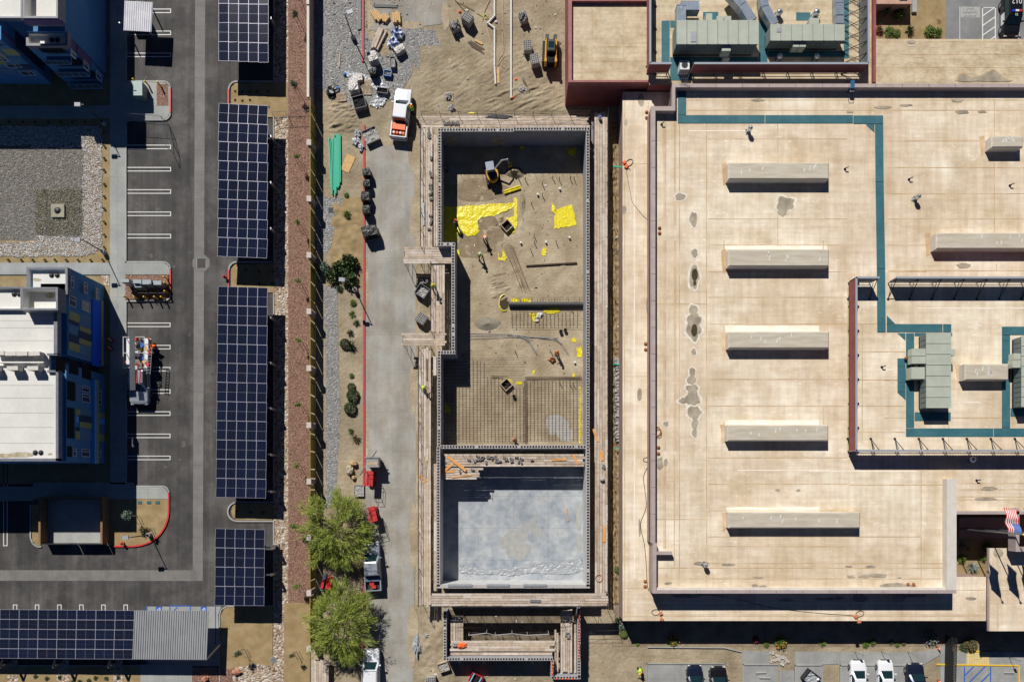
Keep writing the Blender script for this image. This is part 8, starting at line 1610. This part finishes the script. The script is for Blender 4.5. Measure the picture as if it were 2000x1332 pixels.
# ---------------- entrance courtyard and flags ----------------
sheet('courtyard_soil', [rect(1780, 990, 2040, 1160)], .006, M_sand); 
b = MB(); b.bx(*RC(1869, 1006, 1985, 1012, 2)[:2], 0, *RC(1869, 1006, 1985, 1012, 2)[2:], 2.0); b.bx(*RC(1870, 1030, 1980, 1036, .5)[:2], 0, *RC(1870, 1030, 1980, 1036, .5)[2:], .5); single('courtyard_wall', b, M_wallm, 'dark mauve steps of wall in the shaded entrance courtyard', 'wall', tuple(G(1930, 1020))) if 0 else None
b = MB(); b.bx(*RC(1869, 1010, 1985, 1050)[:2], 0, *RC(1869, 1010, 1985, 1050)[2:], .4); o = single('entrance_bench', b, M_wallm, 'long low mauve ledge in the shaded entrance courtyard', 'ledge', tuple(G(1930, 1030)))
for l, x, y, r, k, m, hz in (('pale agave at the upper left of the entrance courtyard', 1876, 1065, 14, 'spiky', L_ag, .8), ('pale blue grey agave in the middle of the courtyard bed', 1897, 1107, 15, 'spiky', L_ag, .8), ('green bush below the upper left agave', 1877, 1091, 11, 'shrub', L_br, .9), ('green bush against the canopy roof, upper', 1925, 1068, 12, 'shrub', L_br, 1), ('narrow spiky plant against the canopy roof, lower', 1917, 1088, 10, 'spiky', L_br, 1.2), ('tiny green plant in the middle of the courtyard bed', 1889, 1073, 4, 'tuft', L_br, .9)): plant(l, 'shrub', x, y, r, k, m, hz, 'courtyard plants')
def flag(label, x, y, us, h=12.7):
    t = thing('flagpole', label + ' pole', 'flagpole', (x, y, 0), 0, 'flagpoles at the entrance'); b = MB(); b.cyl((0, 0, 0), (0, 0, h), .09, .05, 10); obj('pole', b, M_gmetal, t); b = MB(); b.sph((0, 0, h + .08), .14, 10); obj('finial', b, M_yel, t)
    f = thing('flag', label, 'flag', (x, y, h - .35), 0); W_, Hh = 3.0, 1.7; nx, ny = 26, 13
    def P(u, v):  # blown to the north, drooping and rippling
        return Vector((-.1 * u + .12 * math.sin(u * 7 + v * 2) * (u + .2) - .75 * v, W_ * u * .85 + .2 * v, -Hh * v * .55 - .4 * u * u + .12 * math.sin(u * 12)))
    def cloth(nm, u0, u1, v0, v1, m, d=0):
        b = MB(); kx = max(2, int((u1 - u0) * nx)); ky = max(1, int((v1 - v0) * ny))
        for j in range(ky + 1):
            for i in range(kx + 1): b.v.append(tuple(P(u0 + (u1 - u0) * i / kx, v0 + (v1 - v0) * j / ky) + Vector((d, 0, abs(d)))))
        for j in range(ky):
            for i in range(kx): a = j * (kx + 1) + i; b.f.append((a, a + 1, a + kx + 2, a + kx + 1)); b.m.append(0)
        obj(nm, b, m, f)
    if us:
        for k in range(13): cloth('stripe', 0 if k > 6 else .4, 1, k / 13, (k + 1) / 13, M_redp if k % 2 == 0 else M_white)
        cloth('canton', 0, .4, 0, 7 / 13, M_blue)
        b = MB()
        for j in range(5):
            for i in range(6):
                for s in (-.02, .02):
                    p = P(.04 + i * .064, .05 + j * .1); b.add([tuple(p + Vector((s + s * .3 * 0, .055 * math.cos(a), .055 * math.sin(a)))) for a in (1.57, 3.77, 5.65, 2.51, 0.63)], [(0, 3, 1, 2, 4)])
        obj('stars', b, M_white, f)
    else: cloth('cloth', 0, 1, 0, 1, us is None and M_blue or M_white)
flag('american flag blowing up the picture above the entrance courtyard', 52.9, -4.7, True); flag('blue flag on the second pole beyond the right edge of the picture', 55.0, -4.75, None); flag('white flag on the third pole beyond the right edge of the picture', 56.7, -4.75, False)
# ---------------- people ----------------
M_skin = mat('skin', (.40, .22, .14), rough=.6); M_jean = mat('work trousers', (.03, .04, .07), (.05, .06, .09), sc=6, rough=.9); M_lime = mat('lime vest', (.45, .75, .03), rough=.7); M_ovest = mat('orange vest', (.95, .22, .02), rough=.7)
def person(label, px, py, rz, vest, hat, pose='stand', z=0):
    t = thing('person', label, 'person', G(px, py, z), R(rz)); bend = {'stand': .05, 'bend': .75, 'crouch': .6, 'walk': .12}[pose]; leg = .55 if pose == 'crouch' else .92
    hip = Vector((0, 0, leg)); ch = hip + Vector((0, math.sin(bend) * .45, math.cos(bend) * .45)); nk = ch + Vector((0, math.sin(bend) * .12, math.cos(bend) * .12)); hd = nk + Vector((0, math.sin(bend * .6) * .16, math.cos(bend * .6) * .14))
    V = [hip, ch, nk, hd, hd + Vector((0, .02, .11))]; E = [(0, 1), (1, 2), (2, 3), (3, 4)]; Rr = [(.15, .12), (.17, .12), (.06, .06), (.095, .105), (.075, .08)]
    def chain(st, pts, rs):
        k = st
        for p, r in zip(pts, rs): V.append(Vector(p)); Rr.append((r, r)); E.append((k, len(V) - 1)); k = len(V) - 1
        return k
    st = .28 if pose == 'walk' else .06
    for s in (-1, 1):
        fy = s * st; kn = Vector((s * .13, (.28 if pose == 'crouch' else .06) + fy * .6, leg * .52)); chain(0, [(s * .10, 0, leg - .06), kn, (s * .13, fy - .02, .09), (s * .14, fy + .16, .045)], [.095, .065, .045, .04])
        sh = ch + Vector((s * .2, 0, .0)); el = sh + Vector((s * .06, .1 + .1 * bend, -.27)); wr = el + Vector((-s * .03, .22, -.1 if bend < .5 else -.2)); k = chain(1, [sh, el, wr], [.06, .045, .03]); k = chain(k, [wr + Vector((0, .07, -.01))], [.034])
        dd = (wr - el).normalized(); pal = V[k]
        for f in range(4): o = Vector(((f - 1.5) * .02, 0, 0)); chain(k, [pal + o + dd * .04, pal + o + dd * (.07 + .008 * (f in (1, 2))) + Vector((0, 0, -.015)), pal + o + dd * .085 + Vector((0, 0, -.04))], [.0095, .009, .008])
        chain(k, [pal + Vector((-s * .035, .01, 0)), pal + Vector((-s * .045, .04, -.02))], [.011, .009])
    me = bpy.data.meshes.new('body'); me.from_pydata([tuple(v) for v in V], E, []); o = bpy.data.objects.new('body', me); C.objects.link(o); o.parent = t; m_ = o.modifiers.new('s', 'SKIN'); sv = me.skin_vertices[0].data
    for i, r in enumerate(Rr): sv[i].radius = r
    sv[0].use_root = True; o.modifiers.new('d', 'SUBSURF').levels = 1; o.modifiers['d'].render_levels = 1; me.materials.append(M_skin)
    def shell(nm, pts, rs, m, n=12):
        b = MB(); secs = []
        for p, r in zip(pts, rs): p = Vector(p); secs.append([(p.x + r[0] * math.cos(2 * math.pi * i / n), p.y + r[1] * math.sin(2 * math.pi * i / n), p.z) for i in range(n)])
        b.loft(secs); return obj(nm, b, m, t, smooth=True)
    shell('vest', [hip - Vector((0, 0, .04)), hip.lerp(ch, .5), ch, nk - Vector((0, 0, .03))], [(.19, .15), (.2, .16), (.23, .16), (.1, .09)], vest)
    for s in (-1, 1):
        fy = s * st; b = MB(); kn = Vector((s * .13, (.28 if pose == 'crouch' else .06) + fy * .6, leg * .52)); b.cyl((s * .09, 0, leg + .02), kn, .115, .085, 10); b.cyl(kn, (s * .13, fy - .02, .1), .087, .065, 10); obj('trousers', b, M_jean, t)
        b = MB(); b.box((s * .14, fy + .07, .05), (.11, .3, .1)); obj('boot', b, M_dkmetal, t)
        sh = ch + Vector((s * .2, 0, .0)); el = sh + Vector((s * .06, .1 + .1 * bend, -.27)); b = MB(); b.cyl(sh, el, .08, .062, 10); b.sph(sh, .085, 8); obj('sleeve', b, vest, t)
    b = MB(); b.sph(hd + Vector((0, .01, .07)), (.135, .155, .12), 14, half=True); b.cyl(hd + Vector((0, .05, .06)), hd + Vector((0, .05, .075)), .155, .15, 14); obj('hard_hat', b, hat, t)
    b = MB(); b.sph(hd + Vector((0, .115, .0)), (.018, .03, .022), 6)
    for s in (-1, 1): b.sph(hd + Vector((s * .035, .098, .03)), .012, 6, 1); b.sph(hd + Vector((s * .1, .0, .0)), (.015, .03, .035), 6)
    b.box(hd + Vector((0, .1, -.045)), (.05, .015, .01), 0, 1); obj('face', b, [M_skin, M_black], t)
person('person in a lime vest and orange helmet standing at the door of the white pickup', 808, 222, 100, M_lime, M_orange); person('person in an orange vest bending beside the upper yellow sheet', 946, 466, 200, M_ovest, M_white, 'bend'); person('person in a lime vest and white helmet walking on the damp soil', 939, 503, 170, M_lime, M_white, 'walk'); person('person with a red helmet at the shadow edge on the yellow sheet', 894, 447, 20, M_jean, M_redp, 'bend')
person('person in a lime vest walking on the bump deck', 848, 563, 190, M_lime, M_yel, 'walk', ZD + .02); person('person in a green vest crouching on the lower west deck', 826, 757, 240, M_lime, M_skin, 'crouch', ZD + .02); person('person in an orange vest beside the brown tools low in the pit', 1088, 692, 150, M_ovest, M_drain, 'stand'); person('person in a red shirt kneeling at the lower edge of the rebar mats', 1008, 862, 60, M_drain, M_skin, 'crouch'); person('person in a lime vest bending over a rod at the lower left parking corner', 1248, 1302, 160, M_lime, M_yel, 'bend'); person('person with a red cap in the deep shade at the upper left of the pit', 874, 334, 120, M_teal, M_redp, 'bend')
